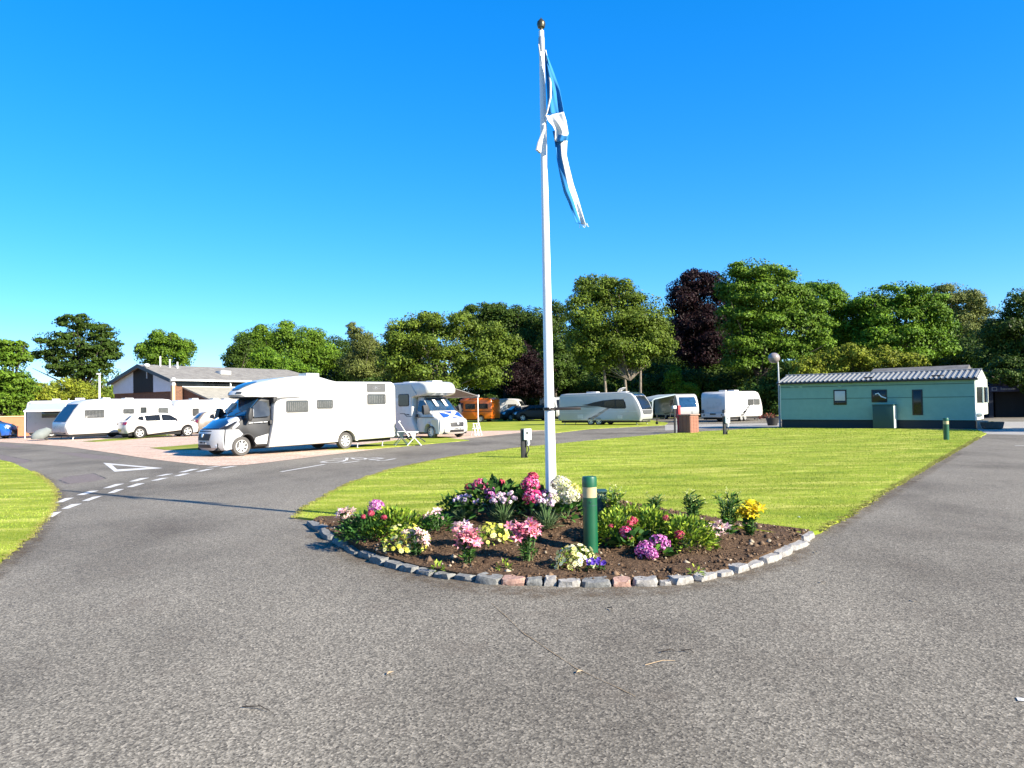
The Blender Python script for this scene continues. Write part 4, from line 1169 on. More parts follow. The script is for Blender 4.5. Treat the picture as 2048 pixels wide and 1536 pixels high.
def make_cab(t, col, bonnet, bumper, roofz=2.22, lefty=1.02, end=2.3, lights='headlight_lens', badge=True, stripe=None):
    AX, WR = .95, .345
    low = [(end, .30)] + [(u, z) for u, z in arc(AX, WR, .44, -6, 186, 12)] + [(.40, .30), (.10, .26), (.02, .34), (-.01, .58), (.03, .9), (.10, 1.0)]
    prof = low + [(.22, 1.06), (.52, 1.26), (.86, 1.38), (.98, 1.44), (1.30, 1.72), (1.70, 2.06), (1.86, roofz - .04), (2.0, roofz), (end, roofz)]
    mb = MB().prism(U(prof), -lefty, lefty, .07, 3, 10); dub(mb)
    mb.build('cab', col, t)
    # bumper shell, grille, lower intake, plate
    bp = [(.36, .28), (.08, .245), (-.01, .34), (-.035, .58), (.0, .88), (.06, .985)]
    mb = MB().ribbon(U(bp), [.98, 1.0, 1.01, 1.01, 1.0, .96], .018, 20); dub(mb); mb.build('bumper', bumper, t)
    for sgn in (1, -1):
        q = [(.0, .25)] + [(u, z) for u, z in arc(AX, WR, .47, 188, 110, 6)] + [(.55, .98), (.06, .985)]
        mb = MB().prism(U(q), sgn * 1.0, sgn * 1.03, .006, 1); dub(mb); mb.build('bumper_corner', bumper, t)
    mb = MB().ribbon(U([(-.03, .60), (-.02, .72), (.0, .80), (.045, .94)]), [.45, .49, .51, .50], .035, 8); dub(mb); g = mb.build('grille', 'black_plastic', t)
    if badge:
        mb = MB().ribbon(U([(-.06, .72), (-.045, .8), (-.03, .84)]), [.055, .065, .05], .012, 4); mb.build('badge', 'alloy', g)
    mb = MB().ribbon(U([(-.005, .33), (-.03, .40), (-.04, .45)]), [.52, .52, .5], .022, 8); dub(mb); mb.build('lower_intake', 'black_plastic', t)
    mb = MB().ribbon(U([(-.05, .47), (-.055, .575)]), [.26, .26], .014, 4); dub(mb); pl = mb.build('number_plate', 'plate_white', t)
    mb = MB()
    for k in range(7):
        if k == 4: continue
        y = -.21 + k * .068; mb.box(.045, y, .49, .05, y + .045, .555)
        mb.box(.046, y + .012, .505, .0505, y + .03, .54)
    dub(mb); mb.deform(lambda x, y, z: (x + .032, y, z)); mb.build('plate_lettering', 'black_plastic', pl)
    for s_ in (1, -1):
        mb = MB().lathe([(.001, 0), (.07, .0), (.075, .02), (.05, .03)], n=14, axis='y')
        mb.deform(lambda x, y, z: (-.02 + y + .03, s_ * .78 + x, .40 + z)); dub(mb); mb.build('fog_light', lights, t)
        # swept-back headlight
        mb = MB().ribbon(U([(.30, 1.0), (.36, 1.10), (.52, 1.24), (.70, 1.34), (.80, 1.38)]), [.14, .23, .25, .19, .08], .055, 8)
        mb.deform(lambda x, y, z: (x - abs(y) * .15, s_ * .76 + y, z + .01 - max(0, y * s_) * .32)); dub(mb); mb.build('headlight', lights, t)
        mb = MB().prism(U([(.86, 1.46), (1.02, 1.62), (1.2, 1.78), (1.28, 1.70), (1.28, 1.40), (1.0, 1.38)]), s_ * 1.0, s_ * 1.035, .006, 1); dub(mb); mb.build('quarter_window', 'glass_grey', t)
        mb = MB().prism(U([(1.36, 1.40), (2.06, 1.44), (2.12, 1.52), (2.12, 2.02), (1.70, 2.03), (1.36, 1.82)]), s_ * 1.0, s_ * 1.038, .006, 1); dub(mb); dw = mb.build('door_window', 'glass_grey', t)
        # mirror on an arm
        mb = MB().prism(U([(1.10, 1.30), (1.22, 1.28), (1.30, 1.42), (1.28, 1.74), (1.16, 1.78), (1.08, 1.5)]), s_ * 1.10, s_ * 1.32, .05, 3)
        mb.tube([(-1.16, s_ * .96, 1.40), (-1.18, s_ * 1.16, 1.42)], .05, 8); mir = mb.build('wing_mirror', 'black_plastic', t)
        MB().box(-1.315, s_ * 1.21 - .08, 1.45, -1.30, s_ * 1.21 + .08, 1.72, .006).build('mirror_glass', 'headlight_lens', mir)
        mb = MB().prism(U([(2.08, 1.14), (2.22, 1.14), (2.22, 1.30), (2.08, 1.30)]), s_ * 1.0, s_ * 1.05, .01, 1); dub(mb); mb.build('door_handle', 'black_plastic', t)
        mb = MB().prism(U(arc(AX, WR, .50, -4, 184, 14) + list(reversed(arc(AX, WR, .44, -4, 184, 14)))), s_ * 1.0, s_ * 1.045, .008, 1); dub(mb); mb.build('wheel_arch_trim', 'black_plastic' if bumper != 'white_gelcoat' else 'white_gelcoat', t)
    mb = MB().ribbon(U([(.12, 1.02), (.24, 1.085), (.52, 1.285), (.86, 1.405), (.95, 1.44)]), [.72, .76, .80, .84, .86], .02, 12); dub(mb); bo = mb.build('bonnet', bonnet, t)
    mb = MB().ribbon(U([(1.0, 1.475), (1.3, 1.745), (1.7, 2.085), (1.80, 2.15)]), [.93, .94, .93, .9], .018, 12); dub(mb); ws = mb.build('windscreen', 'glass_blue', t)
    mb = MB()
    for s_ in (-.45, .35):
        mb = MB().tube([(-1.04, s_, 1.535), (-1.18, s_ + .32, 1.665)], .012, 5); dub(mb); mb.deform(lambda x, y, z: (x + .01, y, z)); mb.build('wiper', 'black_plastic', ws)
    MB().prism(U([(.15, .22), (end, .22), (end, .55), (.15, .5)]), -.8, .8, .02, 1).build('underbody', 'dark_underbody', t)
    return bo, ws
def sidewin(t, u0, z0, u1, z1, W, frame='grey_plastic', glass='glass_grey', side=1, r=.06, curtain=False):
    """framed window standing proud of a side wall"""
    y = side * W / 2
    f = MB().panel(roundrect(-u1, z0, -u0, z1, r, 4), y, .022, side).build('window', frame, t)
    g = MB().panel(roundrect(-u1 + .035, z0 + .035, -u0 - .035, z1 - .035, r * .7, 4), y, .03, side).build('pane', glass, f)
    if curtain:
        mb = MB(); n = int((u1 - u0) / .09)
        for k in range(n):
            x = -u1 + .06 + k * .09; mb.panel([(x, z0 + .06), (x + .05, z0 + .06), (x + .05, z1 - .07), (x, z1 - .07)], y, .0325, side)
        mb.build('curtain', 'curtain', f)
    return f

# --- large low profile motorhome ----------------------------------------------------------
h = Vector((-.68, -.733)).normalized()
mh1 = thing('motorhome', 'white low profile motorhome with a black cab, parked nearest to the junction', 'motorhome', place(G(485, 912), h, (-.95, 1.1)), heading_rz(h), 'motorhomes on the pitches')
make_cab(mh1, 'charcoal_metallic', 'navy_bonnet', 'silver_bumper', 2.2, .99)
W1 = 2.3
bodyp = [(2.02, .30), (2.0, .26), (4.95, .30)] + list(reversed([(u, z) for u, z in arc(5.48, .345, .43, 2, 178, 12)])) + [(5.98, .34), (7.95, .38), (8.04, .46), (8.07, .9), (8.07, 2.55), (8.02, 2.72), (7.88, 2.80), (5.05, 2.79), (4.75, 2.85), (4.4, 2.94), (3.9, 3.01), (3.4, 3.0), (2.8, 2.93), (2.2, 2.83), (1.7, 2.69), (1.35, 2.54), (1.12, 2.38), (1.06, 2.28), (1.14, 2.20), (1.6, 2.17), (2.3, 2.17), (2.42, 2.1), (2.3, 1.98), (2.24, 1.8), (2.2, 1.2)]
def body1(x, y, z):
    u = -x
    s = 1 - .36 * sm(2.7, 1.0, u) * sm(2.05, 2.3, z)
    back = .5 * (abs(y) / 1.15) ** 3 * sm(2.6, 1.0, u) * sm(2.05, 2.2, z)
    s *= 1 - .05 * sm(2.5, 3.0, z)
    return (x - back, y * s, z)
MB().prism(U(bodyp), -W1 / 2, W1 / 2, .06, 3, 8).deform(body1).build('coach_body', 'cream_gelcoat', mh1)
MB().box(-2.55, -1.1, 1.95, -2.22, 1.12, 2.16, .02).build('cab_infill', 'black_plastic', mh1)
mb = MB().ribbon(U([(1.22, 2.47), (1.5, 2.635), (1.9, 2.77)]), [.42, .52, .5], .02, 10).deform(body1); mb.build('roof_light', 'glass_blue', mh1)
for s_ in (1, -1):
    mb = MB().ribbon(U([(1.075, 2.3), (1.11, 2.385)]), [.15, .15], .012, 4).deform(lambda x, y, z: (x, y + s_ * .62, z)).deform(body1); mb.build('marker_panel', 'glass_grey', mh1)
mb = MB().ribbon(U([(1.16, 2.195), (1.45, 2.165), (1.9, 2.165)]), [.8, .9, .98], -.014, 8).deform(body1); mb.build('overcab_underside', 'grey_plastic', mh1)
MB().panel(U([(2.3, 2.0), (2.55, 2.09), (3.3, 2.14), (3.6, 2.2), (3.0, 2.17), (2.35, 2.155)]), W1 / 2, .004).build('graphic', 'grey_plastic', mh1)
for a in [(2.72, 1.56, 3.71, 2.04), (4.09, 1.69, 4.85, 2.06), (6.55, 1.83, 7.52, 2.28)]:
    sidewin(mh1, *a, W1, 'grey_plastic', 'glass_grey', 1, .07, True)
f = MB().panel(roundrect(-7.52, 2.36, -6.55, 2.73, .05, 3), W1 / 2, .012).build('logo_panel', 'grey_plastic', mh1)
mb = MB()
for k in range(28):
    a0, a1 = k * .2244, (k + 1) * .2244
    mb.panel([(-7.03 + .24 * math.cos(a0), 2.545 + .07 * math.sin(a0)), (-7.03 + .24 * math.cos(a1), 2.545 + .07 * math.sin(a1)), (-7.03 + .21 * math.cos(a1), 2.545 + .052 * math.sin(a1)), (-7.03 + .21 * math.cos(a0), 2.545 + .052 * math.sin(a0))], W1 / 2, .0145)
mb.panel([(-7.13, 2.51), (-7.08, 2.51), (-6.93, 2.585), (-6.99, 2.585)], W1 / 2, .0145).panel([(-7.02, 2.51), (-6.96, 2.51), (-6.92, 2.55), (-6.98, 2.55)], W1 / 2, .0145)
mb.build('emblem', 'sign_white_dimmed', f)
mb = MB()
for k, (w_, h_) in enumerate([(.05, .1), (.035, .09), (.05, .07), (.045, .1), (.06, .1)]):
    x = -5.95 + k * .085; mb.panel([(x, 2.02), (x + w_, 2.02), (x + w_, 2.02 + h_), (x, 2.02 + h_)], W1 / 2, .0035)
for k in range(8): mb.panel([(-5.95 + k * .052, 1.93), (-5.918 + k * .052, 1.93), (-5.918 + k * .052, 1.965), (-5.95 + k * .052, 1.965)], W1 / 2, .0035)
mb.build('badge_lettering', 'pale_grey_plastic', mh1)
MB().panel(U([(6.4, 1.68), (6.8, 1.74), (7.0, 1.77), (6.75, 1.715)]), W1 / 2, .004).build('graphic', 'grey_plastic', mh1)
for (u0, z0, u1, z1) in [(6.95, .46, 7.95, 1.25), (2.35, .62, 2.75, 1.0)]:
    L_ = MB().panel(roundrect(-u1, z0, -u0, z1, .05, 3), W1 / 2, .006).build('locker_door', 'white_gelcoat', mh1)
    MB().panel(roundrect(-u1 + .012, z0 + .012, -u0 - .012, z1 - .012, .045, 3), W1 / 2, .009).build('locker_skin', 'cream_gelcoat', L_)
for u, z in [(4.0, 1.0), (6.15, 1.15), (7.8, 1.4), (7.8, .62)]:
    MB().panel(roundrect(-u - .06, z, -u + .04, z + .13, .02, 2), W1 / 2, .012).build('socket_cover', 'pale_grey_plastic', mh1)
MB().prism(U(arc(5.48, .345, .56, -2, 182, 14) + list(reversed(arc(5.48, .345, .43, -2, 182, 14)))), W1 / 2 - .02, W1 / 2 + .03, .012, 2).build('rear_wheel_arch', 'cream_gelcoat', mh1)
for s_ in (1, -1):
    wheel(mh1, -.95, s_ * 1.06, .36, .23, 'star'); wheel(mh1, -5.48, s_ * 1.09, .35, .23, 'star')
MB().box(-4.75, -.3, 2.86, -4.15, .35, 3.16, .05).build('roof_vent', 'white_gelcoat', mh1)
MB().box(-7.9, -.95, .25, -2.1, .95, .6, .02).build('chassis', 'dark_underbody', mh1)
mb = MB(); mb.prism(U([(8.07, .4), (8.17, .42), (8.19, .75), (8.07, .8)]), -1.1, 1.1, .03, 2); mb.build('rear_bumper', 'white_gelcoat', mh1)
mb = MB(); mb.panel(U([(1.52, .66), (2.03, .78), (1.96, .40), (1.55, .40), (1.46, .52)]), 1.045, .012).build('door_panel_graphic', 'white_gelcoat', mh1)
mb = MB(); mb.prism(U([(1.05, 1.185), (1.3, 1.20), (1.3, 1.225), (1.05, 1.21)]), 1.02, 1.037, .003, 1).prism(U([(1.35, 1.2), (1.78, 1.215), (1.78, 1.24), (1.35, 1.225)]), 1.02, 1.037, .003, 1).prism(U([(1.82, 1.216), (2.0, 1.222), (2.0, 1.247), (1.82, 1.241)]), 1.02, 1.037, .003, 1); dub(mb); mb.build('door_alloy_strips', 'alloy', mh1)  # metal strips in a line along the cab door
MB().box(-1.55, -.52, 1.62, -1.2, -.5, 1.98, .004).deform(lambda x, y, z: (x + (z - 1.8) * -.9 + .0, y + (x + 1.4) * .0, z)).build('windscreen_card', 'paper_white', mh1)
mb = MB()
for u in (6.3, 7.6): mb.tube([(-u, .85, .42), (-u + .12, .9, .02)], .022, 6).box(-u + .06, .84, 0, -u + .18, .96, .03)
mb.build('steady_leg', 'galvanised', mh1)

# --- coachbuilt motorhome with saltire bonnet ---------------------------------------------------
h = Vector((.71, -.70)).normalized()
mh2 = thing('motorhome', 'white coachbuilt motorhome with a blue and white saltire on its bonnet', 'motorhome', place(G(862, 877), h, (-.95, -1.05)), heading_rz(h), 'motorhomes on the pitches')
bo, ws = make_cab(mh2, 'white_gelcoat', 'white_gelcoat', 'white_gelcoat', 2.25, .99)
W2 = 2.3
bp = [(2.1, .34), (4.7, .34)] + [(u, z) for u, z in reversed(arc(5.05, .345, .43, 2, 178, 10))] + [(5.5, .36), (7.1, .42), (7.16, .6), (7.16, 2.75), (7.05, 2.98), (6.8, 3.05), (2.6, 3.06), (1.7, 3.06), (1.2, 2.99), (.95, 2.85), (.85, 2.62), (.88, 2.45), (1.0, 2.36), (1.6, 2.28), (2.3, 2.26), (2.42, 2.18), (2.42, 1.0), (2.3, .8)]
def body2(x, y, z):
    u = -x; back = .45 * (abs(y) / 1.15) ** 3 * sm(2.2, .9, u) * sm(2.1, 2.3, z)
    s = 1 - .1 * sm(2.3, .9, u) * sm(2.1, 2.3, z)
    return (x - back, y * s, z)
MB().prism(U(bp), -W2 / 2, W2 / 2, .10, 3, 8).deform(body2).build('coach_body', 'white_gelcoat', mh2)
MB().panel(U([(2.0, 2.34), (2.5, 2.95), (6.9, 2.98), (6.9, 2.2), (2.7, 2.2)]), -W2 / 2, .004, -1).build('shaded_side_panel', 'caravan_silver_shaded', mh2)  # greyer plate over the white body; this side's shade put into colour
sidewin(mh2, 2.66, 1.74, 3.62, 2.42, W2, 'black_plastic', 'glass_dark', -1, .1)
sidewin(mh2, 5.0, 1.74, 6.2, 2.42, W2, 'black_plastic', 'glass_dark', -1, .1)
MB().panel(U([(2.45, 1.16), (2.9, 1.16), (3.15, 1.32), (3.5, 1.32), (3.5, 1.36), (3.05, 1.36), (2.86, 1.2), (2.45, 1.2)]), -W2 / 2, .004, -1).panel(U([(2.6, 1.24), (2.85, 1.24), (2.98, 1.32), (2.72, 1.32)]), -W2 / 2, .004, -1).build('graphic', 'grey_plastic', mh2)
mb = MB().prism(U([(.45, 1.10), (2.3, 1.12), (2.3, 1.16), (.45, 1.14)]), -1.05, -1.0, .004, 1); dub(mb); mb.build('rubbing_strip', 'grey_plastic', mh2)
# saltire painted on the bonnet: four blue fields
def on_bonnet(pts, name):
    """pts (s across -1..1, t 0 front..1 back) -> plate lying on the bonnet"""
    Pf = [(.14, 1.04), (.26, 1.10), (.52, 1.295), (.86, 1.415)]
    def pos(s_, t_):
        k = t_ * 3; i = min(int(k), 2); f = k - i
        u = Pf[i][0] + (Pf[i + 1][0] - Pf[i][0]) * f; z = Pf[i][1] + (Pf[i + 1][1] - Pf[i][1]) * f
        return cab_deform(-u, s_ * .72, z)
    mb = MB(); n = 8
    V = []; F = []
    A, B, C_ = pts
    idx = {}
    for i in range(n + 1):
        for j in range(n + 1 - i):
            a, b = i / n, j / n
            s_ = A[0] + (B[0] - A[0]) * a + (C_[0] - A[0]) * b; t_ = A[1] + (B[1] - A[1]) * a + (C_[1] - A[1]) * b
            p = pos(s_, t_); idx[(i, j)] = len(V); V.append((p[0] + .012, p[1], p[2] + .032))
    for i in range(n):
        for j in range(n - i):
            F.append((idx[(i, j)], idx[(i + 1, j)], idx[(i, j + 1)]))
            if j < n - i - 1: F.append((idx[(i + 1, j)], idx[(i + 1, j + 1)], idx[(i, j + 1)]))
    mb.add(V, F); o = mb.build(name, 'saltire_blue', bo, smooth=60)
    sdf = o.modifiers.new('thick', 'SOLIDIFY'); sdf.thickness = .006
on_bonnet([(-.30, .06), (.30, .06), (0, .36)], 'saltire_field'); on_bonnet([(-.36, .94), (.36, .94), (0, .62)], 'saltire_field')
on_bonnet([(-.95, .16), (-.95, .84), (-.22, .5)], 'saltire_field'); on_bonnet([(.95, .16), (.95, .84), (.22, .5)], 'saltire_field')
mb = MB()
for k, s_ in enumerate((-.35, .3)):
    mb.box(-1.36, s_ - .1, 1.72, -1.34, s_ + .1, 2.08, .004)
mb.deform(lambda x, y, z: (x - (z - 1.85) * 1.0 + .02, y, z)); mb.build('windscreen_card', 'paper_white', mh2)
for s_ in (1, -1):
    wheel(mh2, -.95, s_ * 1.05, .345, .23, 'star'); wheel(mh2, -5.05, s_ * 1.08, .345, .23, 'star')
MB().box(-6.9, -.95, .25, -2.1, .95, .6, .02).build('chassis', 'dark_underbody', mh2)
MB().box(-2.2, -.35, 3.04, -1.6, .35, 3.12, .03).box(-4.3, -.3, 3.04, -3.7, .3, 3.14, .03).build('roof_vent', 'pale_grey_plastic', mh2)
# awning on the far side
yl = W2 / 2
aw = MB(); aw.add([(-2.4, yl, 2.92), (-6.2, yl, 2.92), (-6.2, yl + 2.6, 2.3), (-2.4, yl + 2.6, 2.3), (-2.4, yl, 2.88), (-6.2, yl, 2.88), (-6.2, yl + 2.6, 2.26), (-2.4, yl + 2.6, 2.26)], [(0, 1, 2, 3), (7, 6, 5, 4), (0, 3, 7, 4), (1, 5, 6, 2), (3, 2, 6, 7)])
awo = aw.build('awning', 'awning_grey', mh2)
MB().box(-6.25, yl + 2.56, 2.2, -2.35, yl + 2.68, 2.34, .02).box(-6.25, yl, 2.86, -2.35, yl + .14, 3.0, .03).build('awning_rail', 'pale_grey_plastic', awo)
MB().tube([(-2.42, yl + 2.6, 2.28), (-2.42, yl + 2.6, 0)], .03, 8).build('awning_pole', 'pole_white', awo)
MB().tube([(-6.18, yl + 2.6, 2.28), (-6.18, yl + 2.6, 0)], .03, 8).build('awning_pole', 'pole_white', awo)

# --- touring caravans ------------------------------------------------------------------------
def caravan(name, label, O, hd, local, L, Ht, body, axles, wins, side=1, W=2.25, front='glass_dark', door=None, nose=.75, frontpanel=None, hitch=True, cat='caravan', group='touring caravans', lights=True, roofkit=()):
    t = thing(name, label, cat, place(O, hd, local), heading_rz(hd), group)
    wr = .33
    pr = [(.18, .32), (.05, .5), (0, .8), (.03, 1.15), (nose * .34, 1.75), (nose * .72, Ht - .32), (nose * 1.0, Ht - .12), (nose * 1.5, Ht - .02), (nose * 2.2, Ht), (L - .7, Ht - .02), (L - .2, Ht - .08), (L - .06, Ht - .22), (L, Ht - .6), (L, .75), (L - .05, .42), (L - .2, .36)]
    for a in sorted(axles, reverse=True):
        pr += [(u, z) for u, z in reversed(arc(a, wr - .02, wr + .07, 8, 172, 8))]
    MB().prism(U(pr), -W / 2, W / 2, .09, 3, 2).build('body', body, t)
    s = side
    for w in wins: sidewin(t, *w[:4], W, 'grey_plastic', w[4] if len(w) > 4 else 'glass_grey', s, .07, True)
    if door:
        u0, u1 = door
        d = MB().panel(roundrect(-u1, .42, -u0, 2.28, .1, 4), s * W / 2, .02, s).build('door', body, t)
        MB().panel(roundrect(-u1 + .1, 1.35, -u0 - .1, 2.08, .08, 4), s * W / 2, .032, s).build('door_window', 'glass_grey', d)
        MB().panel(roundrect(-u1 + .06, 1.12, -u1 + .12, 1.28, .02, 2), s * W / 2, .05, s).build('door_handle', 'black_plastic', d)
    # front window(s) and gas locker
    fpp = [(.035, 1.18), (nose * .34, 1.75), (nose * .70, Ht - .34)]
    fw = MB().ribbon(U(fpp), [W * .40, W * .40, W * .36], .02, 6).build('front_window', front, t)
    if frontpanel:
        MB().ribbon(U([(nose * .72, Ht - .3), (nose * 1.0, Ht - .11), (nose * 1.5, Ht - .015)]), [W * .41, W * .4, W * .36], .016, 6).build('front_skylight', 'glass_blue', t)
        MB().ribbon(U([(-.003, .82), (.0, .95), (.028, 1.14)]), [W * .30, W * .36, W * .40], .022, 6).build('front_panel', 'grey_plastic', t)
    else:
        MB().ribbon(U([(.05, .5), (-.005, .8), (.02, 1.05)]), [W * .4, W * .42, W * .42], .018, 6).build('gas_locker', body, t)
    MB().panel(U([(.35, 1.02), (L - .1, 1.02), (L - .1, 1.05), (.35, 1.05)]), s * W / 2, .003, s).panel(U([(nose + .4, Ht - .2), (L - .2, Ht - .24), (L - .2, Ht - .215), (nose + .4, Ht - .175)]), s * W / 2, .006, s).build('trim_strip', 'pale_grey_plastic', t)
    # rear window, lights and bumper
    MB().ribbon(U([(L + .001, Ht - .62), (L + .001, 1.25)]), [W * .34, W * .34], .014, 4).build('rear_window', 'glass_grey' if lights else body, t)
    MB().prism(U([(L - .02, .36), (L + .09, .40), (L + .1, .72), (L - .01, .76)]), -W / 2 + .05, W / 2 - .05, .04, 2).build('rear_bumper', body, t)
    if lights:
        for yy in (-W / 2 + .2, W / 2 - .2):
            MB().lathe([(.001, .0), (.07, 0), (.075, -.03)], (0, 0, 0), 12, 'y').deform(lambda x, y, z: (-L - .1 + y * 1.0, yy + x, .6 + z)).build('rear_light', 'red_lens', t)
    for a in axles:
        for s_ in (1, -1): wheel(t, -a, s_ * (W / 2 - .04), wr, .19, 'five')
    MB().box(-L + .15, -W / 2 + .12, .2, -.2, W / 2 - .12, .42, .02).build('chassis', 'dark_underbody', t)
    if hitch:
        mb = MB()
        for s_ in (1, -1): mb.tube([(-.25, s_ * .75, .4), (1.0, .03 * s_, .45)], .045, 6)
        mb.tube([(.95, 0, .45), (1.35, 0, .47)], .05, 8).tube([(.75, 0, .75), (.75, 0, .08)], .035, 8).lathe([(.1, -.035), (.12, 0), (.1, .035)], (.75, 0, .12), 12, 'y')
        mb.build('hitch_frame', 'black_plastic', t)
    for u in (.6, L - .5):
        for s_ in (1, -1): MB().tube([(-u, s_ * (W / 2 - .25), .3), (-u + (.15 if u < 1 else -.15), s_ * (W / 2 - .2), .02)], .025, 6).box(-u - .06 + (.15 if u < 1 else -.15), s_ * (W / 2 - .2) - .06, 0, -u + .06 + (.15 if u < 1 else -.15), s_ * (W / 2 - .2) + .06, .025).build('corner_steady', 'galvanised', t)
    for k, (u, w_, hh) in enumerate(roofkit):
        MB().box(-u - w_, -.3, Ht - .04, -u, .3, Ht + hh, .03).build('roof_vent', 'white_gelcoat', t)
    return t
# twin-axle caravan in the middle distance, side towards us
cc = caravan('caravan', 'long silver white twin axle caravan with a dark sweeping side window, behind the flagpole', G(1189, 850.5), Vector((.83, -.557)).normalized(), (-4.0, -1.125), 7.2, 2.55, 'caravan_silver_shaded', [3.65, 4.36], [], side=-1, frontpanel=True, nose=.85, roofkit=[(1.6, .5, .06), (4.2, .9, .1)])
MB().plate(U([(1.45, 1.98), (2.2, 2.0), (3.2, 1.93), (4.0, 1.80), (4.6, 1.66), (5.1, 1.60), (4.4, 1.52), (3.6, 1.46), (2.9, 1.34), (2.2, 1.27), (1.35, 1.27), (1.25, 1.36), (1.3, 1.7)]), -1.125, .014, -1).build('swept_window', 'black_paint', cc)
MB().plate(U([(1.42, 1.88), (2.1, 1.92), (2.1, 1.4), (1.38, 1.38)]), -1.125, .022, -1).build('pane', 'glass_dark', cc)
MB().plate(U([(2.2, 1.92), (3.1, 1.86), (3.1, 1.50), (2.6, 1.42), (2.2, 1.41)]), -1.125, .022, -1).build('pane', 'glass_dark', cc)
MB().plate(U([(3.6, 1.42), (4.6, 1.50), (5.6, 1.53), (6.9, 1.50), (5.6, 1.46), (4.6, 1.40)]), -1.125, .006, -1).build('swoosh', 'grey_plastic', cc)
mb = MB()
for k in range(7): mb.box(-.93 - .0, -.24 + k * .07, 2.235, -.90, -.19 + k * .07, 2.275)
mb.deform(lambda x, y, z: (x + .37, y, z - .0)).build('front_lettering', 'sign_white_dimmed', cc)
MB().ribbon([(-2.35, 2.6), (-2.15, 2.78), (-1.9, 2.9)], [.35, .42, .3], .02, 6).tube([(-2.2, 0, 2.5), (-2.15, 0, 2.75)], .03, 6).build('satellite_dish', 'white_gelcoat', cc)
for nm, (u0, z0, u1, z1) in [('service_flap', (5.0, .55, 5.5, .85)), ('service_flap', (1.6, .5, 2.0, .75))]:
    MB().panel(roundrect(-u1, z0, -u0, z1, .03, 2), -1.125, .008, -1).build(nm, 'white_gelcoat', cc)
# caravan showing its rear and sunny side
hr = Vector((.70, .71)).normalized()
cr = caravan('caravan', 'white caravan with its ribbed rear panel towards the brick water point', G(1489, 842), hr, (-3.35, -1.125), 6.4, 2.5, 'white_gelcoat', [3.1, 3.75], [(.55, 1.32, 1.6, 1.82), (1.7, 1.32, 2.7, 1.82, 'glass_dark')], side=-1, lights=False, roofkit=[(2.6, .8, .12), (4.6, .3, .1)])
for z in (1.15, 1.95): MB().box(-6.43, -.35, z, -6.40, .45, z + .035, .006).build('panel_rib', 'pale_grey_plastic', cr)
MB().box(-6.52, -.26, .60, -6.49, .26, .71, .004).build('number_plate', 'black_plastic', cr)
for s_ in (1, -1):
    MB().box(-6.52, s_ * .95 - .1, .74, -6.40, s_ * .95 + .1, 1.0, .02).build('rear_light', 'grey_plastic', cr)
    MB().lathe([(.001, 0), (.06, 0), (.06, .05)], (0, 0, 0), 12, 'y').deform(lambda x, y, z: (-6.53 + y, s_ * .8 + x, .58 + z)).build('reflector', 'black_plastic', cr)
# left caravan with the raked front
h1 = Vector((-.6, -.8)).normalized()
cl = caravan('caravan', 'white caravan with a raked dark front window behind the parked white car', G(133, 880), h1, (0, 1.125), 7.25, 2.68, 'white_gelcoat', [3.9], [(1.12, 1.40, 2.41, 1.95), (3.65, 1.64, 4.43, 1.98), (6.15, 1.56, 6.9, 2.02)], side=1, nose=1.25, door=(4.75, 5.4), roofkit=[(2.7, .5, .1), (4.2, .6, .08)])
mb = MB(); mb.ell((1.0, 0, .42), (.55, .36, .42), 14, 8); mb.deform(lambda x, y, z: (x + (z - .5) * -.7, y * (1.15 - .3 * z), max(z, .12) + .02 * math.sin(x * 14))); mb.build('hitch_cover', 'cover_grey', cl)
MB().tube([(-.3, .2, 2.2), (-.55, .2, 2.72)], .03, 6).build('front_grab_rail', 'pale_grey_plastic', cl)
# caravan to its right, partly behind the car
c2p = at(345, 850, 57.0); c2p.z = 0
cl2 = caravan('caravan', 'low white caravan in front of the clubhouse lean-to roof', (c2p.x, c2p.y), Vector((-.6, -.8)).normalized(), (-.3, 1.1), 6.6, 2.62, 'white_gelcoat', [3.6], [(1.9, 1.35, 2.45, 1.95, 'glass_dark')], side=1, nose=.7, roofkit=[(2.4, .5, .14), (4.2, .5, .14), (5.2, .5, .12)])
# far vehicles beneath the trees
p = G(1045, 840); caravan('caravan', 'distant white caravan behind the orange van', (at(1040, 840, 92).x, 92.0), Vector((.96, -.25)).normalized(), (-.3, -1.1), 5.4, 2.55, 'white_gelcoat', [3.0], [(.7, 1.4, 1.8, 1.85, 'glass_dark'), (4.4, 1.2, 4.75, 1.9, 'glass_dark')], side=-1, nose=.7, roofkit=[(3.6, .4, .14)])
caravan('caravan', 'pale caravan end peeping out between flagpole and silver caravan', (at(1128, 842, 88).x, 88.0), Vector((.35, -.94)).normalized(), (-.3, 0), 5.0, 2.6, 'caravan_silver_shaded', [3.0], [(3.4, 1.4, 4.3, 1.9, 'glass_dark'), (.8, 1.4, 1.8, 1.9, 'glass_dark')], side=-1, roofkit=[])
hb = Vector((.2, -.98)).normalized()
c3 = caravan('caravan', 'caravan with a grey porch awning, behind the red post', (at(1378, 845, 74).x, 74.0), hb, (0, 0), 6.0, 2.5, 'caravan_silver_shaded', [3.2], [(.9, 1.3, 2.0, 1.9, 'glass_dark')], side=-1, front='glass_blue', nose=.6)
aw = MB(); aw.prism([(0, 2.5), (0, 2.4), (-2.2, 2.0), (-2.6, 1.75), (-2.6, 1.85), (-2.2, 2.12)], -.5, -5.0, .01, 1)
aw.deform(lambda x, y, z: (y, x - 1.1, z)); awn = aw.build('awning_roof', 'awning_fabric', c3)
MB().prism([(-2.5, 0.1), (-2.35, 1.95), (-2.45, 1.9), (-2.62, .1)], -.52, -1.6, .01, 1).deform(lambda x, y, z: (y, x - 1.1, z)).build('awning_wall', 'awning_fabric', awn)
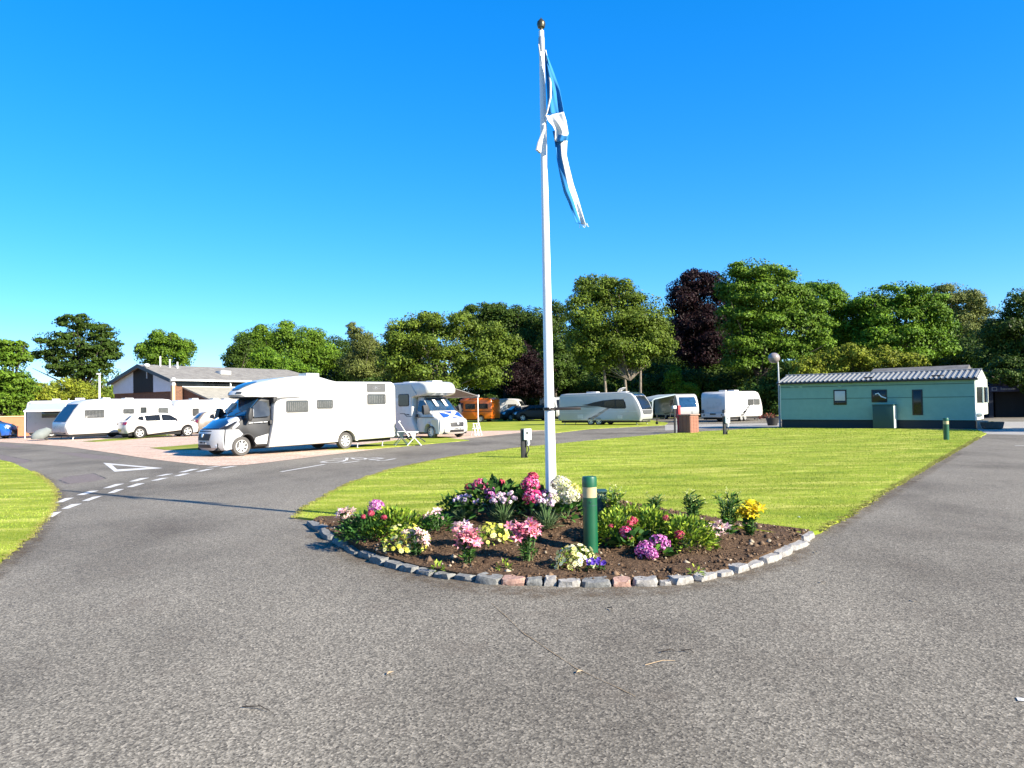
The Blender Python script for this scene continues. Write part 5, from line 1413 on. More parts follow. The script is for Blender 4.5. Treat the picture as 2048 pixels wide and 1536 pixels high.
MB().tube([(-.5, -3.6, 1.95), (-.5, -3.65, 0)], .03, 6).tube([(-.5, -1.2, 2.4), (-.1, -2.0, 0.0)], .03, 6).build('awning_pole', 'black_plastic', awn)
# left motorhome with the open awning
h0 = Vector((.93, .37)).normalized()
O0 = at(52, 868, 55.0)
ml = thing('motorhome', 'white motorhome with a wound out awning at the picture\'s edge', 'motorhome', (O0.x, O0.y, 0), heading_rz(h0), 'motorhomes on the pitches')
MB().prism([(0, .35), (6.6, .35), (6.7, 1.2), (6.5, 2.5), (6.3, 2.72), (.3, 2.72), (.08, 2.6), (0, 2.3)], -1.1, 1.1, .1, 3, 2).deform(lambda x, y, z: (x, y + 1.1, z)).build('coach_body', 'white_gelcoat', ml)
ao = MB().add([(.35, -.06, 2.58), (5.6, -.06, 2.58), (5.6, -2.3, 2.02), (.35, -2.3, 2.02), (.35, -.06, 2.54), (5.6, -.06, 2.54), (5.6, -2.3, 1.98), (.35, -2.3, 1.98)], [(0, 3, 2, 1), (4, 5, 6, 7), (0, 4, 7, 3), (1, 2, 6, 5), (3, 7, 6, 2)]).build('awning', 'awning_fabric', ml)
MB().box(.3, -2.36, 1.9, 5.65, -2.24, 2.02, .02).box(.3, -.16, 2.5, 5.65, -.03, 2.64, .03).build('awning_rail', 'white_gelcoat', ao)
for x in (.4, 5.55): MB().tube([(x, -2.3, 1.95), (x, -2.3, 0)], .035, 8).build('awning_pole', 'pole_white', ao)
MB().box(1.0, -.03, 1.45, 2.2, .02, 2.0, .01).box(3.6, -.03, 1.45, 4.6, .02, 2.0, .01).build('window', 'glass_grey', ml)
MB().tube([(3.2, -.1, 1.85), (5.0, -1.2, 1.7)], .03, 6).build('awning_arm', 'grey_plastic', ao)
MB().box(-.06, .0, .45, -.0, .3, 2.0, .02).build('rear_light_cluster', 'red_lens', ml)
MB().box(-.07, 0, .5, .0, 2.2, .8, .03).build('rear_bumper', 'white_gelcoat', ml)
MB().box(-.03, .35, 1.4, 0, 1.9, 2.1, .01).build('rear_window', 'glass_dark', ml)
MB().box(1.6, .3, 2.7, 2.1, .8, 2.86, .03).box(3.1, .3, 2.7, 3.7, .9, 2.9, .03).build('roof_vent', 'white_gelcoat', ml)
for s_ in (.06, 2.14): 
    for x in (1.6, 5.6):
        w_ = wheel(ml, x, s_ if s_ < 1 else s_, .34, .22, 'steel')
        if s_ < 1: w_.location.y = .17; w_.rotation_euler = (0, 0, math.pi)
MB().box(.2, .1, .2, 6.4, 2.1, .5).build('chassis', 'dark_underbody', ml)

# --- cars -------------------------------------------------------------------------------
def car(name, label, O, hd, local, paintm, kind='hatch', sc_=1.0, group='parked cars', glass='glass_dark', style='five', lights=True):
    t = thing(name, label, 'car', place(O, hd, (local[0] * sc_, local[1] * sc_)), heading_rz(hd), group)
    t.scale = (sc_, sc_, sc_)
    if kind == 'hatch': L, Ht, W, ax, r = 4.34, 1.44, 1.8, (.85, 3.48), .32
    else: L, Ht, W, ax, r = 4.55, 1.70, 1.88, (.9, 3.60), .36
    k = Ht / 1.44
    pr = [(.10, .25)] + [(.5, .22)] + [(u, z) for u, z in reversed(arc(ax[0], r, r + .05, 10, 170, 10))] + [(u, z) for u, z in reversed(arc(ax[1], r, r + .05, 10, 170, 10))] + [(L - .1, .3), (L - .02, .5), (L, .75), (L - .06, .98 * k), (L - .14, 1.02 * k), (L - .55, 1.34 * k), (L - .75, 1.40 * k), (L - 1.6, Ht), (2.0, Ht - .03), (1.7, 1.33 * k), (1.05, .99 * k), (.9, .95 * k), (.3, .84 * k), (.06, .70 * k), (0, .5)]
    def df(x, y, z):
        u = -x; s = 1 - .24 * sm(.88 * k, Ht, z) - .06 * sm(.6, .2, z)
        back = .22 * (abs(y) / (W / 2)) ** 3
        return (x - back * sm(.9, 0, u) + back * .8 * sm(L - .9, L, u), y * s, z)
    # arcs must run front to back along the sill
    pr2 = [(.10, .25), (ax[0] - r - .08, .2)] + [(u, z) for u, z in arc(ax[0], r, r + .05, 170, 10, 10)] + [(ax[1] - r - .1, .2)] + [(u, z) for u, z in arc(ax[1], r, r + .05, 170, 10, 10)] + pr[pr.index((L - .1, .3)):]
    MB().prism(U(pr2), -W / 2, W / 2, .07, 3, 8).deform(df).build('body', paintm, t)
    z0, z1 = .97 * k, 1.33 * k
    for s_ in (1, -1):
        y = s_ * W / 2
        for P in ([(1.28, z0), (2.28, z0), (2.28, z1), (2.0, z1 - .0), (1.78, z1 - .05)], [(2.36, z0), (3.15, z0), (3.2, z1 - .04), (2.36, z1)], [(3.24, z0 + .02), (3.62, z0 + .1), (3.5, z1 - .1), (3.28, z1 - .05)]):
            mb = MB().prism(U(P), *sorted((y - s_ * .02, y + s_ * .008)), bev=.005, segs=1).deform(df); mb.build('side_window', glass, t)
        mb = MB().prism(U([(1.35, z0 - .03), (1.5, z0 - .02), (1.5, z0 + .12), (1.38, z0 + .12)]), *sorted((y + s_ * .02, y + s_ * .17)), bev=.03, segs=2).deform(lambda x, yy, z: (x, yy * .97, z)); mb.build('wing_mirror', paintm, t)
        for u in (2.22, 3.08):
            MB().prism(U([(u - .14, z0 - .1), (u, z0 - .1), (u, z0 - .07), (u - .14, z0 - .07)]), *sorted((y, y + s_ * .02)), bev=.005, segs=1).deform(df).build('door_handle', 'grey_plastic' if lights else paintm, t)
        mb = MB().ribbon(U([(.04, .60 * k), (.07, .70 * k), (.22, .80 * k)]), [.17, .2, .12], .014, 6).deform(lambda x, yy, z: (x, yy + s_ * (W / 2 - .27), z)).deform(df); mb.build('headlight', 'headlight_lens', t)
        mb = MB().ribbon(U([(L - .1, .98 * k), (L - .01, .86 * k), (L + .0, .78 * k)]), [.2, .24, .2], .014, 6).deform(lambda x, yy, z: (x, yy + s_ * (W / 2 - .26), z)).deform(df); mb.build('tail_light', 'red_lens', t)
        for a in ax: wheel(t, -a, s_ * (W / 2 - .015), r, .2, style)
    MB().ribbon(U([(1.08, 1.015 * k), (1.4, 1.18 * k), (1.68, 1.335 * k)]), [.74, .72, .68], .012, 8).deform(df).build('windscreen', glass, t)
    MB().ribbon(U([(L - .58, 1.335 * k), (L - .36, 1.19 * k), (L - .17, 1.05 * k)]), [.62, .68, .7], .012, 8).deform(df).build('rear_window', glass, t)
    MB().ribbon(U([(.0, .3), (-.005, .45), (.02, .62)]), [.5, .55, .5], .012, 6).deform(df).build('grille', 'black_plastic', t)
    MB().ribbon(U([(L - .03, .42), (L + .0, .55)]), [.27, .27], .02, 4).deform(df).build('number_plate', 'plate_yellow', t)
    MB().box(-L + .3, -.7, .16, -.3, .7, .5).build('underbody', 'dark_underbody', t)
    return t
rw, fw = G(280, 877), G(378, 873)
hc = Vector((fw.x - rw.x, fw.y - rw.y)).normalized()
car('car', 'white hatchback parked beside the white caravan, tail towards it', (rw.x, rw.y), hc, (-3.48, -.9), 'white_gelcoat', 'hatch', 1.16)
pb = at(392, 850, 52.0)
car('car', 'beige estate car behind the black cabbed motorhome\'s bonnet', (pb.x, pb.y), Vector((.8, .6)).normalized(), (-4.4, -.5), 'beige_paint', 'suv', 1.0)
bk = at(1010, 840, 84)
car('car', 'black car nearest to the orange van, under the purple tree', (bk.x, bk.y), Vector((-.92, -.38)).normalized(), (-.2, .9), 'black_paint', 'suv', 1.0)
bk = at(1062, 840, 80)
car('car', 'black car half hidden by the flagpole', (bk.x, bk.y), Vector((-.98, -.2)).normalized(), (-1.8, .9), 'black_paint', 'suv', 1.0)
bl = at(28, 868, 54.0)
car('car', 'bright blue car cut off by the picture\'s edge', (bl.x - .4, bl.y), Vector((.97, .25)).normalized(), (-.1, -.9), 'blue_paint', 'suv', 1.05)
# --- orange camper van -------------------------------------------------------------------
ho = Vector((-.9, .44)).normalized()
Ov = at(984, 843, 78.0)
ov = thing('camper_van', 'orange high roof camper van parked on the grass beyond the saltire motorhome', 'van', place((Ov.x, Ov.y), ho, (-5.66, 1.02)), heading_rz(ho))
make_cab(ov, 'orange_paint', 'orange_paint', 'orange_paint', 2.24, .99, badge=True)
MB().prism(U([(2.2, .32), (3.9, .32)] + list(reversed([(u, z) for u, z in arc(4.3, .345, .43, 4, 176, 8)])) + [(4.75, .34), (5.6, .4), (5.66, 1.2), (5.6, 2.35), (5.45, 2.52), (2.3, 2.55), (1.95, 2.45), (1.7, 2.2), (2.25, 2.1)]), -1.02, 1.02, .1, 3, 2).build('body', 'orange_paint', ov)
for (u0, u1) in ((2.5, 3.7), (3.9, 5.2)): sidewin(ov, u0, 1.4, u1, 1.95, 2.04, 'black_plastic', 'glass_dark', 1, .08)
MB().panel(U([(2.3, 1.1), (5.6, 1.1), (5.6, 1.16), (2.3, 1.16)]), 1.02, .01, 1).build('side_trim', 'black_plastic', ov)
for s_ in (1, -1):
    wheel(ov, -.95, s_ * 1.04, .345, .23, 'steel'); wheel(ov, -4.3, s_ * 1.04, .345, .23, 'steel')
MB().box(-5.5, -.9, .22, -1.5, .9, .5).build('chassis', 'dark_underbody', ov)
# ------------------------------------------------------------------ buildings
# green static holiday home: local x along the long wall (left end 0 -> right end L), y away from us, z up
SR = G(1952, 857.5); SL = SR - Vector((.78, -.626, 0)) * 9.96
dv = SR - SL; L_ST = dv.length; rz = math.atan2(dv.y, dv.x)
st = thing('holiday_home', 'long pale green static holiday home with a ribbed grey roof, beyond the lawn', 'holiday home', (SL.x, SL.y, .05), rz)
st.rotation_euler = (0, .011 * .75, rz)
D = 3.0
def szp(py, px):   # height on the wall at a pixel
    t_ = ((px - 1562) / 390.0); p = SL.lerp(SR, t_); return at(px, py, p.y).z
Zs, Ze = .47, 2.62
mb = MB(); nb = 20
for k in range(nb):
    z0 = Zs + (Ze - Zs) * k / nb; z1 = Zs + (Ze - Zs) * (k + 1) / nb
    mb.add([(0, -.03, z0), (L_ST, -.03, z0), (L_ST, 0.0, z1), (0, 0.0, z1), (0, .0, z0), (L_ST, .0, z0)], [(0, 1, 2, 3), (4, 5, 1, 0)])
mb.add([(0, .01, Zs), (0, D, Zs), (0, D, Ze), (0, .01, Ze)], [(0, 1, 2, 3)]).add([(0, D, Zs), (L_ST, D, Zs), (L_ST, D, Ze), (0, D, Ze)], [(0, 1, 2, 3)])
mb.build('cladding', 'static_green', st, smooth=0)
for z in (Ze - .26, Zs + 1.2): MB().box(0.02, -.034, z, L_ST - .02, -.002, z + .022).build('cladding_joint', 'dark_green', st)
MB().box(.04, .03, -.35, L_ST - .04, D - .05, Zs).build('skirt', 'skirt_dark', st)
MB().box(-.012, -.036, Zs, .03, .03, Ze).box(L_ST - .03, -.038, Zs, L_ST + .012, .03, Ze).build('corner_trim', 'static_cream', st)
# end wall with a cream bay
ew = MB(); ew.add([(L_ST, .03, Zs), (L_ST, D, Zs), (L_ST, D, Ze), (L_ST, D / 2, Ze + .42), (L_ST, .03, Ze)], [(0, 1, 2, 3, 4)]); ew.build('end_wall', 'static_cream', st, smooth=0)
bay = MB(); by = [(0, .3), (.28, .65), (.28, D - .65), (0, D - .3)]
for (z0, z1) in ((.75, 1.35), (2.18, Ze - .02)):
    V = [(L_ST + a, b, z) for z in (z0, z1) for a, b in by]; bay.add(V, [(0, 1, 5, 4), (1, 2, 6, 5), (2, 3, 7, 6), (0, 3, 2, 1), (4, 5, 6, 7)])
bayo = bay.build('bay', 'static_cream', st, smooth=0)
for a, b in by: MB().box(L_ST + a - .04, b - .05, 1.35, L_ST + a + .03, b + .05, 2.18).build('bay_post', 'static_cream', bayo)
for (p, q) in ((by[0], by[1]), (by[1], by[2]), (by[2], by[3])):
    mb = MB(); mb.add([(L_ST + p[0] - .02, p[1], 1.35), (L_ST + q[0] - .02, q[1], 1.35), (L_ST + q[0] - .02, q[1], 2.18), (L_ST + p[0] - .02, p[1], 2.18)], [(0, 1, 2, 3)]); mb.build('bay_window', 'glass_dark', bayo, smooth=0)
MB().box(L_ST + .05, .5, 1.4, L_ST + .1, .9, 2.12).build('curtain', 'orange_stain', bayo)
MB().box(L_ST + .04, .08, -.3, L_ST + .5, .5, .45, .02).build('step_block', 'concrete', st)
# roof: individual ribbed sheets
OH = .18; rise = .43
bm_me = None
n_s = 40; w_s = (L_ST + .3) / n_s
mbs = MB(); m_ = 6
V = []; 
prof_ = [(0, 0), (.30, 0), (.36, .05), (.62, .05), (.68, 0), (1.0, 0)]
for (yy, zz) in ((-OH, 0.0), (D / 2, rise)):
    for a, b in prof_: V.append((a * w_s, yy, zz + b))
for (yy, zz) in ((-OH, -.02), (D / 2, rise - .02)):
    for a, b in prof_: V.append((a * w_s, yy, zz + b))
mbs.add(V, [(i, i + 1, 6 + i + 1, 6 + i) for i in range(5)] + [(12 + i, 18 + i, 18 + i + 1, 12 + i + 1) for i in range(5)] + [(i, 12 + i, 12 + i + 1, i + 1) for i in range(5)])
rs_me = mbs.mesh('roof_sheet', 'roof_sheet_grey', 0)
roof = MB().box(-.12, -OH + .02, Ze - .06, L_ST + .12, D + OH, Ze + .02).build('roof', 'skirt_dark', st)
MB().add([(-.15, D / 2, Ze + .04 + rise), (L_ST + .15, D / 2, Ze + .04 + rise), (L_ST + .15, D + OH, Ze + .04), (-.15, D + OH, Ze + .04)], [(0, 1, 2, 3)]).build('rear_slope', 'roof_sheet_grey', roof, smooth=0)
rr_ = random.Random(3)
for k in range(n_s):
    o = link_mesh('roof_sheet', rs_me, roof); o.location = (-.15 + k * w_s, 0, Ze + .045 + rr_.uniform(-.006, .006)); o.rotation_euler = (rr_.uniform(-.006, .006), 0, 0)
MB().tube([(-.16, D / 2, Ze + rise + .06), (L_ST + .16, D / 2, Ze + rise + .06)], .06, 8).build('ridge_cap', 'roof_sheet_grey', roof)
MB().box(-.15, -OH - .06, Ze - .07, L_ST + .15, -OH, Ze + .02, .015).build('gutter', 'black_plastic', roof)
for f in (.46, .80): MB().box(L_ST * f, .22, Ze + .1, L_ST * f + .55, .6, Ze + .24, .02).build('roof_cowl', 'black_plastic', roof)
MB().add([(L_ST + .13, -OH, Ze + .0), (L_ST + .15, -OH, Ze + .02), (L_ST + .15, D / 2, Ze + rise + .06), (L_ST + .15, D + OH, Ze + .02), (L_ST + .14, D / 2, Ze + .02)], [(0, 1, 2, 4), (4, 2, 3)]).build('gable_trim', 'static_cream', roof, smooth=0)
def stu(px): 
    # distance along the wall for a pixel column
    d = ray(px, 800); nx, ny = -dv.y, dv.x
    t_ = (SL.x * nx + SL.y * ny) / (d.x * nx + d.y * ny); return (Vector((d.x * t_, d.y * t_, 0)) - SL).dot(dv.normalized())
def stz(px, py):
    d = ray(px, py); nx, ny = -dv.y, dv.x
    t_ = (SL.x * nx + SL.y * ny) / (d.x * nx + d.y * ny); return EYE + d.z * t_ - .05
for i, (a, b, c, d_) in enumerate([(1667, 779, 1693, 809), (1743, 778, 1774, 803), (1824, 777, 1845, 828)]):
    x0, x1, z0, z1 = stu(a), stu(c), stz(a, d_), stz(a, b)
    fr = MB().box(x0, -.05, z0, x1, -.005, z1, .008).build('window', 'brown_frame', st)
    if i == 0:
        MB().box(x0 + .07, -.056, z0 + (z1 - z0) * .28, x1 - .07, -.03, z1 - .07, .004).build('pane', 'pale_grey_plastic', fr)
        MB().box(x0 + .07, -.056, z0 + .06, x1 - .07, -.03, z0 + (z1 - z0) * .24, .004).build('pane', 'glass_dark', fr)
    else:
        MB().box(x0 + .07, -.056, z0 + .07, x1 - .07, -.03, z1 - .07, .004).build('pane', 'glass_dark', fr)
        if i == 1: MB().tube([(x0 + .2, -.06, z1 - .25), (x0 + .35, -.06, z1 - .2), (x0 + .5, -.06, z1 - .38), (x0 + .75, -.06, z1 - .48)], .035, 6).build('sill_ornament', 'paper_white', fr)
for px in (1582, 1598, 1676): MB().box(stu(px), -.06, stz(px, 774.5), stu(px) + .2, -.0, stz(px, 771.5), .005).build('wall_vent', 'static_green', st)
# cabinet, meter box, planter
cx0, cx1 = stu(1751), stu(1792)
cb = thing('storage_box', 'tall dark green storage cabinet against the holiday home wall', 'cabinet', tuple(SL + dv.normalized() * cx0 + Vector((.62, -.79, 0)).cross(Vector((0, 0, 1))).normalized() * 0 ), rz)
wz = stz(1770, 808)
MB().box(0, -.75, 0, cx1 - cx0, -.08, wz, .02).build('body', 'dark_green', cb)
MB().box(-.02, -.78, wz + .002, cx1 - cx0 + .02, -.06, wz + .04, .01).build('lid', 'dark_green', cb)
MB().box(cx1 - cx0 + .002, -.74, .05, cx1 - cx0 + .03, -.1, wz - .05, .005).build('side_batten', 'static_cream', cb)
mp = G(1612, 852); mt = thing('meter_box', 'small white meter box on a stub beside the holiday home', 'meter box', (mp.x, mp.y - .25, 0), rz)
MB().box(-.17, -.1, .22, .17, .1, .62, .03).build('box', 'paper_white', mt); MB().box(-.06, -.05, 0, .06, .05, .22).build('stub', 'grey_plastic', mt); MB().box(.02, -.112, .45, .1, -.1, .55, .004).build('label_plate', 'grey_plastic', mt)
pp = G(1985, 858); pt = thing('planter', 'round dark stone planter on the concrete by the holiday home', 'planter', (pp.x, pp.y, 0))
MB().lathe([(.36, 0), (.45, .05), (.52, .34), (.5, .36), (.46, .35), (.44, .28), (.001, .27)], n=24).build('tub', 'stone_planter', pt)
tag(dome_leaves('foliage', rp, 60, (0, 0, .27), (.3, .3, .08), .1, .04, GREENS['dark'], pt), kind='stuff')
# red shrubby pot left of the holiday home
rp_ = G(1545, 851); rt = thing('flower_tub', 'dark tub with reddish plants by the lamp post', 'planter', (rp_.x, rp_.y, 0))
MB().lathe([(.3, 0), (.42, .5), (.4, .52), (.36, .46), (.001, .45)], n=18).build('tub', 'black_plastic', rt)
GREENS['red'] = [(.2, .05, .04), (.28, .08, .06), (.1, .08, .03)]
tag(dome_leaves('foliage', rp, 160, (-.3, 0, .45), (.75, .4, .35), .16, .07, GREENS['red'], rt), kind='stuff')

# second home roof just behind
sb = thing('holiday_home', 'grey felt roofed home standing directly behind the green one', 'holiday home', tuple(at(1745, 850, 53.0).xy) + (0,), rz)
hz = at(1900, 730, 50.5).z
MB().box(0, 0, 0, 5.6, 3.4, hz - .55).build('wall', 'static_green', sb)
MB().prism([(-.2, hz - .56), (3.6, hz - .56), (1.7, hz)], -.2, 5.8).deform(lambda x, y, z: (y, x, z)).build('roof', 'roof_felt', sb, smooth=0)
MB().box(2, -.04, 1.2, 3.4, .0, 2.1).build('window', 'glass_dark', sb)

# shop building at the edge; shade is put into its near-black colours
ob = at(1985, 843, 58.0)
ds = thing('reception_building', 'shaded building with a blue gabled entrance and white sign, behind the planter', 'building', (ob.x, ob.y, 0), -.35)
MB().box(-1, 1.2, 0, 9, 7, 3.6).build('wall', 'shaded_blue', ds)
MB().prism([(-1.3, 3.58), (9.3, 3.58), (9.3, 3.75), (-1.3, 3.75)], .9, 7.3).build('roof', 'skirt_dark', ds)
MB().prism([(-.4, 2.3), (3.4, 2.3), (1.5, 3.5)], -.3, 1.2).build('gable', 'shaded_blue', ds, smooth=0)
for x in (-.25, 2.95): MB().box(x, -.2, 0, x + .3, 1.2, 2.3).build('porch_pillar', 'shaded_blue', ds)
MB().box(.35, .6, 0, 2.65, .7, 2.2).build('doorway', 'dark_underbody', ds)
sg = MB().box(-.2, -.36, 1.98, 3.2, -.305, 2.42, .01).build('sign', 'sign_blue', ds)
mb = MB()
for k in range(9): mb.box(.55 + k * .11, -.372, 2.12, .55 + k * .11 + (.08 if k % 3 else .055), -.365, 2.24 if k else 2.3)
mb.build('sign_lettering', 'sign_white_dimmed', sg)
mb = MB()
for (a, b, c, d_) in ((-.05, 2.08, .3, 2.12), (-.05, 2.3, .3, 2.34), (-.05, 2.12, 0, 2.3), (.25, 2.12, .3, 2.3)): mb.box(a, -.372, b, c, -.365, d_)
mb.build('sign_emblem', 'sign_white_dimmed', sg)
MB().lathe([(.2, 0), (.2, .03), (.1, .035), (.1, .0)], (1.4, -.34, 2.78), 18, 'y').build('round_logo', 'sign_white_dimmed', ds)

# clubhouse with gable
ca = at(285, 729, 72.0)       # apex of gable front
gh = Vector((.55, .835)).normalized()      # ridge direction, away from us
rzc = math.atan2(gh.y, gh.x)
cl_h = thing('clubhouse', 'low clubhouse with white gable panels and grey tiled roof behind the caravans', 'building', (ca.x, ca.y, 0), rzc)
# local x = along ridge (away), y = left
def ch(px, py):    # local y,z of a pixel on the gable plane
    d = ray(px, py); n = Vector((gh.x, gh.y, 0)); o = Vector((ca.x, ca.y, 0))
    t_ = ((o - Vector((0, 0, EYE))).dot(n)) / d.dot(n); p = Vector((0, 0, EYE)) + d * t_ - o
    return -p.x * gh.y + p.y * gh.x, p.z
yl_, zl_ = ch(223.5, 764); yr_, zr_ = ch(351, 761); za = ca.z
ze = (zl_ + zr_) / 2
yw = min(abs(yl_), abs(yr_)) - .35
def chy(px): return ch(px, 790)[0]
Lr = 19.0
# side walls and rear
MB().box(.02, -yw, 0, Lr, yw, ze - .1).build('wall', 'brick_brown', cl_h)
yb0, yb1 = chy(308), chy(269)   # dark centre bay
zbr = ch(290, 785)[1]
rl = lambda y: za - .22 - (za - ze) * abs(y) / abs(yw + .35)
for (ya, yb, mt_) in ((yw, yb1, 'render_white'), (yb0, -yw, 'render_white'), (yb1, yb0, 'dark_timber')):
    x0 = -.10 if mt_ == 'render_white' else -.085
    P = [(ya, zbr), (yb, zbr), (yb, rl(yb))] + ([(0, rl(0))] if ya > 0 > yb else []) + [(ya, rl(ya))]
    V = [(x0, y, z) for y, z in P] + [(x0 + .1, y, z) for y, z in P]; n = len(P)
    MB().add(V, [tuple(range(n)), tuple(range(2 * n - 1, n - 1, -1))] + [(i, (i + 1) % n, n + (i + 1) % n, n + i) for i in range(n)]).build('gable_panel', mt_, cl_h, smooth=0)
MB().box(-.10, yb1 - .03, zbr, -.02, yb1 + .05, rl(yb1)).box(-.10, yb0 - .05, zbr, -.02, yb0 + .03, rl(yb0)).build('timber_post', 'dark_timber', cl_h)
MB().box(-.09, yw - .5, zbr + .5, -.05, yw - .32, zbr + .95).build('vent_opening', 'black_plastic', cl_h)
MB().box(-.16, -yw - .12, 0, .1, -yw + .16, ze + .1).build('corner_post', 'orange_stain', cl_h)
MB().box(-.17, -yw - .13, ze - .55, .11, -yw + .17, ze + .14).build('post_head', 'paper_white', cl_h)
for s_ in (1, -1):
    y1 = s_ * (yw + .35)
    V = [(-.5, 0, za), (Lr - 1.6, 0, za), (Lr + .4, y1, ze), (-.5, y1, ze), (-.5, 0, za - .16), (Lr - 1.6, 0, za - .16), (Lr + .4, y1, ze - .16), (-.5, y1, ze - .16)]
    MB().add(V, [(0, 1, 2, 3), (4, 7, 6, 5), (0, 3, 7, 4), (3, 2, 6, 7), (1, 5, 6, 2)]).build('roof', 'roof_tile', cl_h, smooth=0)
    V = [(-.56, 0, za + .02), (-.56, y1, ze + .02), (-.56, y1, ze - .3), (-.56, 0, za - .32), (-.503, 0, za + .02), (-.503, y1, ze + .02), (-.503, y1, ze - .3), (-.503, 0, za - .32)]
    MB().add(V, [(0, 1, 2, 3), (7, 6, 5, 4), (0, 4, 5, 1), (1, 5, 6, 2), (2, 6, 7, 3)]).build('bargeboard', 'slate_fascia', cl_h, smooth=0)
MB().add([(Lr - 1.6, 0, za), (Lr + .4, yw + .35, ze), (Lr + .4, -yw - .35, ze)], [(0, 1, 2)]).build('hip', 'roof_tile', cl_h, smooth=0)
yS = -(yw + .35)
MB().box(-.5, yS - .1, ze - .14, Lr + .3, yS - .003, ze + .0).build('gutter', 'paper_white', cl_h)
# clerestory band and lean-to
MB().box(.3, -yw - .03, ze - .62, Lr - .2, -yw + .05, ze - .18).build('clerestory_window', 'glass_dark', cl_h)
MB().box(6.0, -yw - .12, ze - .9, 6.12, -yw - .04, ze - .1).build('downpipe', 'paper_white', cl_h)
zl0, zl1 = ze - .68, 2.5
V = [(.9, -yw - .05, zl0), (Lr, -yw - .05, zl0), (Lr, -yw - 5.2, zl1), (.9, -yw - 5.2, zl1), (.9, -yw - .05, zl0 - .15), (Lr, -yw - .05, zl0 - .15), (Lr, -yw - 5.2, zl1 - .15), (.9, -yw - 5.2, zl1 - .15)]
MB().add(V, [(0, 1, 2, 3), (4, 7, 6, 5), (0, 3, 7, 4), (3, 2, 6, 7), (1, 5, 6, 2)]).build('lean_to_roof', 'roof_pale', cl_h, smooth=0)
MB().add([(1.0, -yw - .05, 0), (1.0, -yw - 5.0, 0), (1.0, -yw - 5.0, zl1 - .1), (1.0, -yw - .05, zl0 - .16)], [(0, 1, 2, 3)]).build('lean_to_gable', 'brick_brown', cl_h, smooth=0)
MB().box(1.0, -yw - 5.05, 0, Lr, -yw - 4.98, zl1 - .16).build('lean_to_wall', 'brick_brown', cl_h)
MB().box(.86, -yw - .06, zl0 - .02, Lr, -yw - .02, zl0 + .06).build('flashing', 'pale_grey_plastic', cl_h)
for (u, w_) in ((6.3, 1.0),):
    yy = -yw * .55; zz = za - (za - ze) * .55 * yw / (yw + .35)
    MB().box(u, yy - .5, zz - .1, u + 1.2, yy + .4, zz + .28, .04).build('roof_window', 'pale_grey_plastic', cl_h)
for k, (u, hgt) in enumerate(((1.6, .95), (2.4, .75), (3.0, .6))):
    yy = -.35 - k * .32; zz = za + yy * (za - ze) / (yw + .35)
    MB().tube([(u, yy, zz - .1), (u, yy, zz + hgt)], .07, 8).build('flue', 'paper_white', cl_h)
MB().tube([(-.3, chy(300), ch(300, 733)[1]), (-.3, chy(300), ch(300, 757)[1])], .06, 8).ell((-.3, chy(300), ch(300, 731)[1]), (.3, .24, .2), 10, 6).build('floodlight', 'pale_grey_plastic', cl_h)

# distant brick house between the trees
hp = at(168, 790, 118.0)
hs = thing('house', 'distant brown brick house glimpsed between the trees', 'house', (hp.x, hp.y, 0), .3)
zt = at(168, 757, 118).z
MB().box(-2.6, 0, 0, 2.6, 8, zt - 2.0).build('wall', 'brick_red', hs)
MB().prism([(-3, zt - 2.02), (3, zt - 2.02), (0, zt)], -.3, 8.3).build('roof', 'roof_tile', hs, smooth=0)
MB().box(-.9, -.06, zt - 4.2, .3, 0, zt - 2.7).build('window', 'glass_dark', hs)
MB().box(-2.2, 2, zt - 1, -1.5, 2.8, zt + .6).build('chimney', 'brick_red', hs)

# terracotta wall behind the blue car
wv = at(10, 830, 60.0)
tw = thing('boundary_wall', 'orange terracotta wall behind the blue car', 'wall', (wv.x, wv.y, 0), .35)
MB().box(-8, 0, 0, 1.6, .25, 1.55).build('wall_face', 'terracotta', tw)
MB().box(-8.05, -.05, 1.552, 1.65, .3, 1.64, .01).build('coping', 'orange_stain', tw)

# ------------------------------------------------------------------ street furniture
lp = at(1560, 852, 47.0)
lt = thing('globe_lamp', 'slim lamp post with a round globe at the holiday home corner', 'lamp post', (lp.x, lp.y, 0))
zg = at(1550, 716, 47).z
MB().tube([(0, 0, 0), (0, 0, zg - .6), (-.02, 0, zg - .15)], [.06, .045, .04], 10).build('post', 'galvanised', lt)
MB().tube([(-.02, 0, zg - .18), (-.1, -.02, zg - .22), (-.28, -.03, zg - .12)], .05, 8).build('bracket', 'brown_frame', lt)
MB().ell((-.26, -.04, zg), (.36, .36, .33), 18, 12).build('globe', 'lamp_globe', lt)
l2 = at(199, 800, 66.0); zt = at(199, 749, 66).z
lw = thing('street_lamp', 'thin white lamp post above the left caravans', 'lamp post', (l2.x, l2.y, 0))
MB().tube([(0, 0, 0), (0, 0, zt)], [.1, .07], 8).build('post', 'paper_white', lw)
MB().box(-.1, -.35, zt - .02, .1, .1, zt + .1, .02).build('lantern', 'pale_grey_plastic', lw)
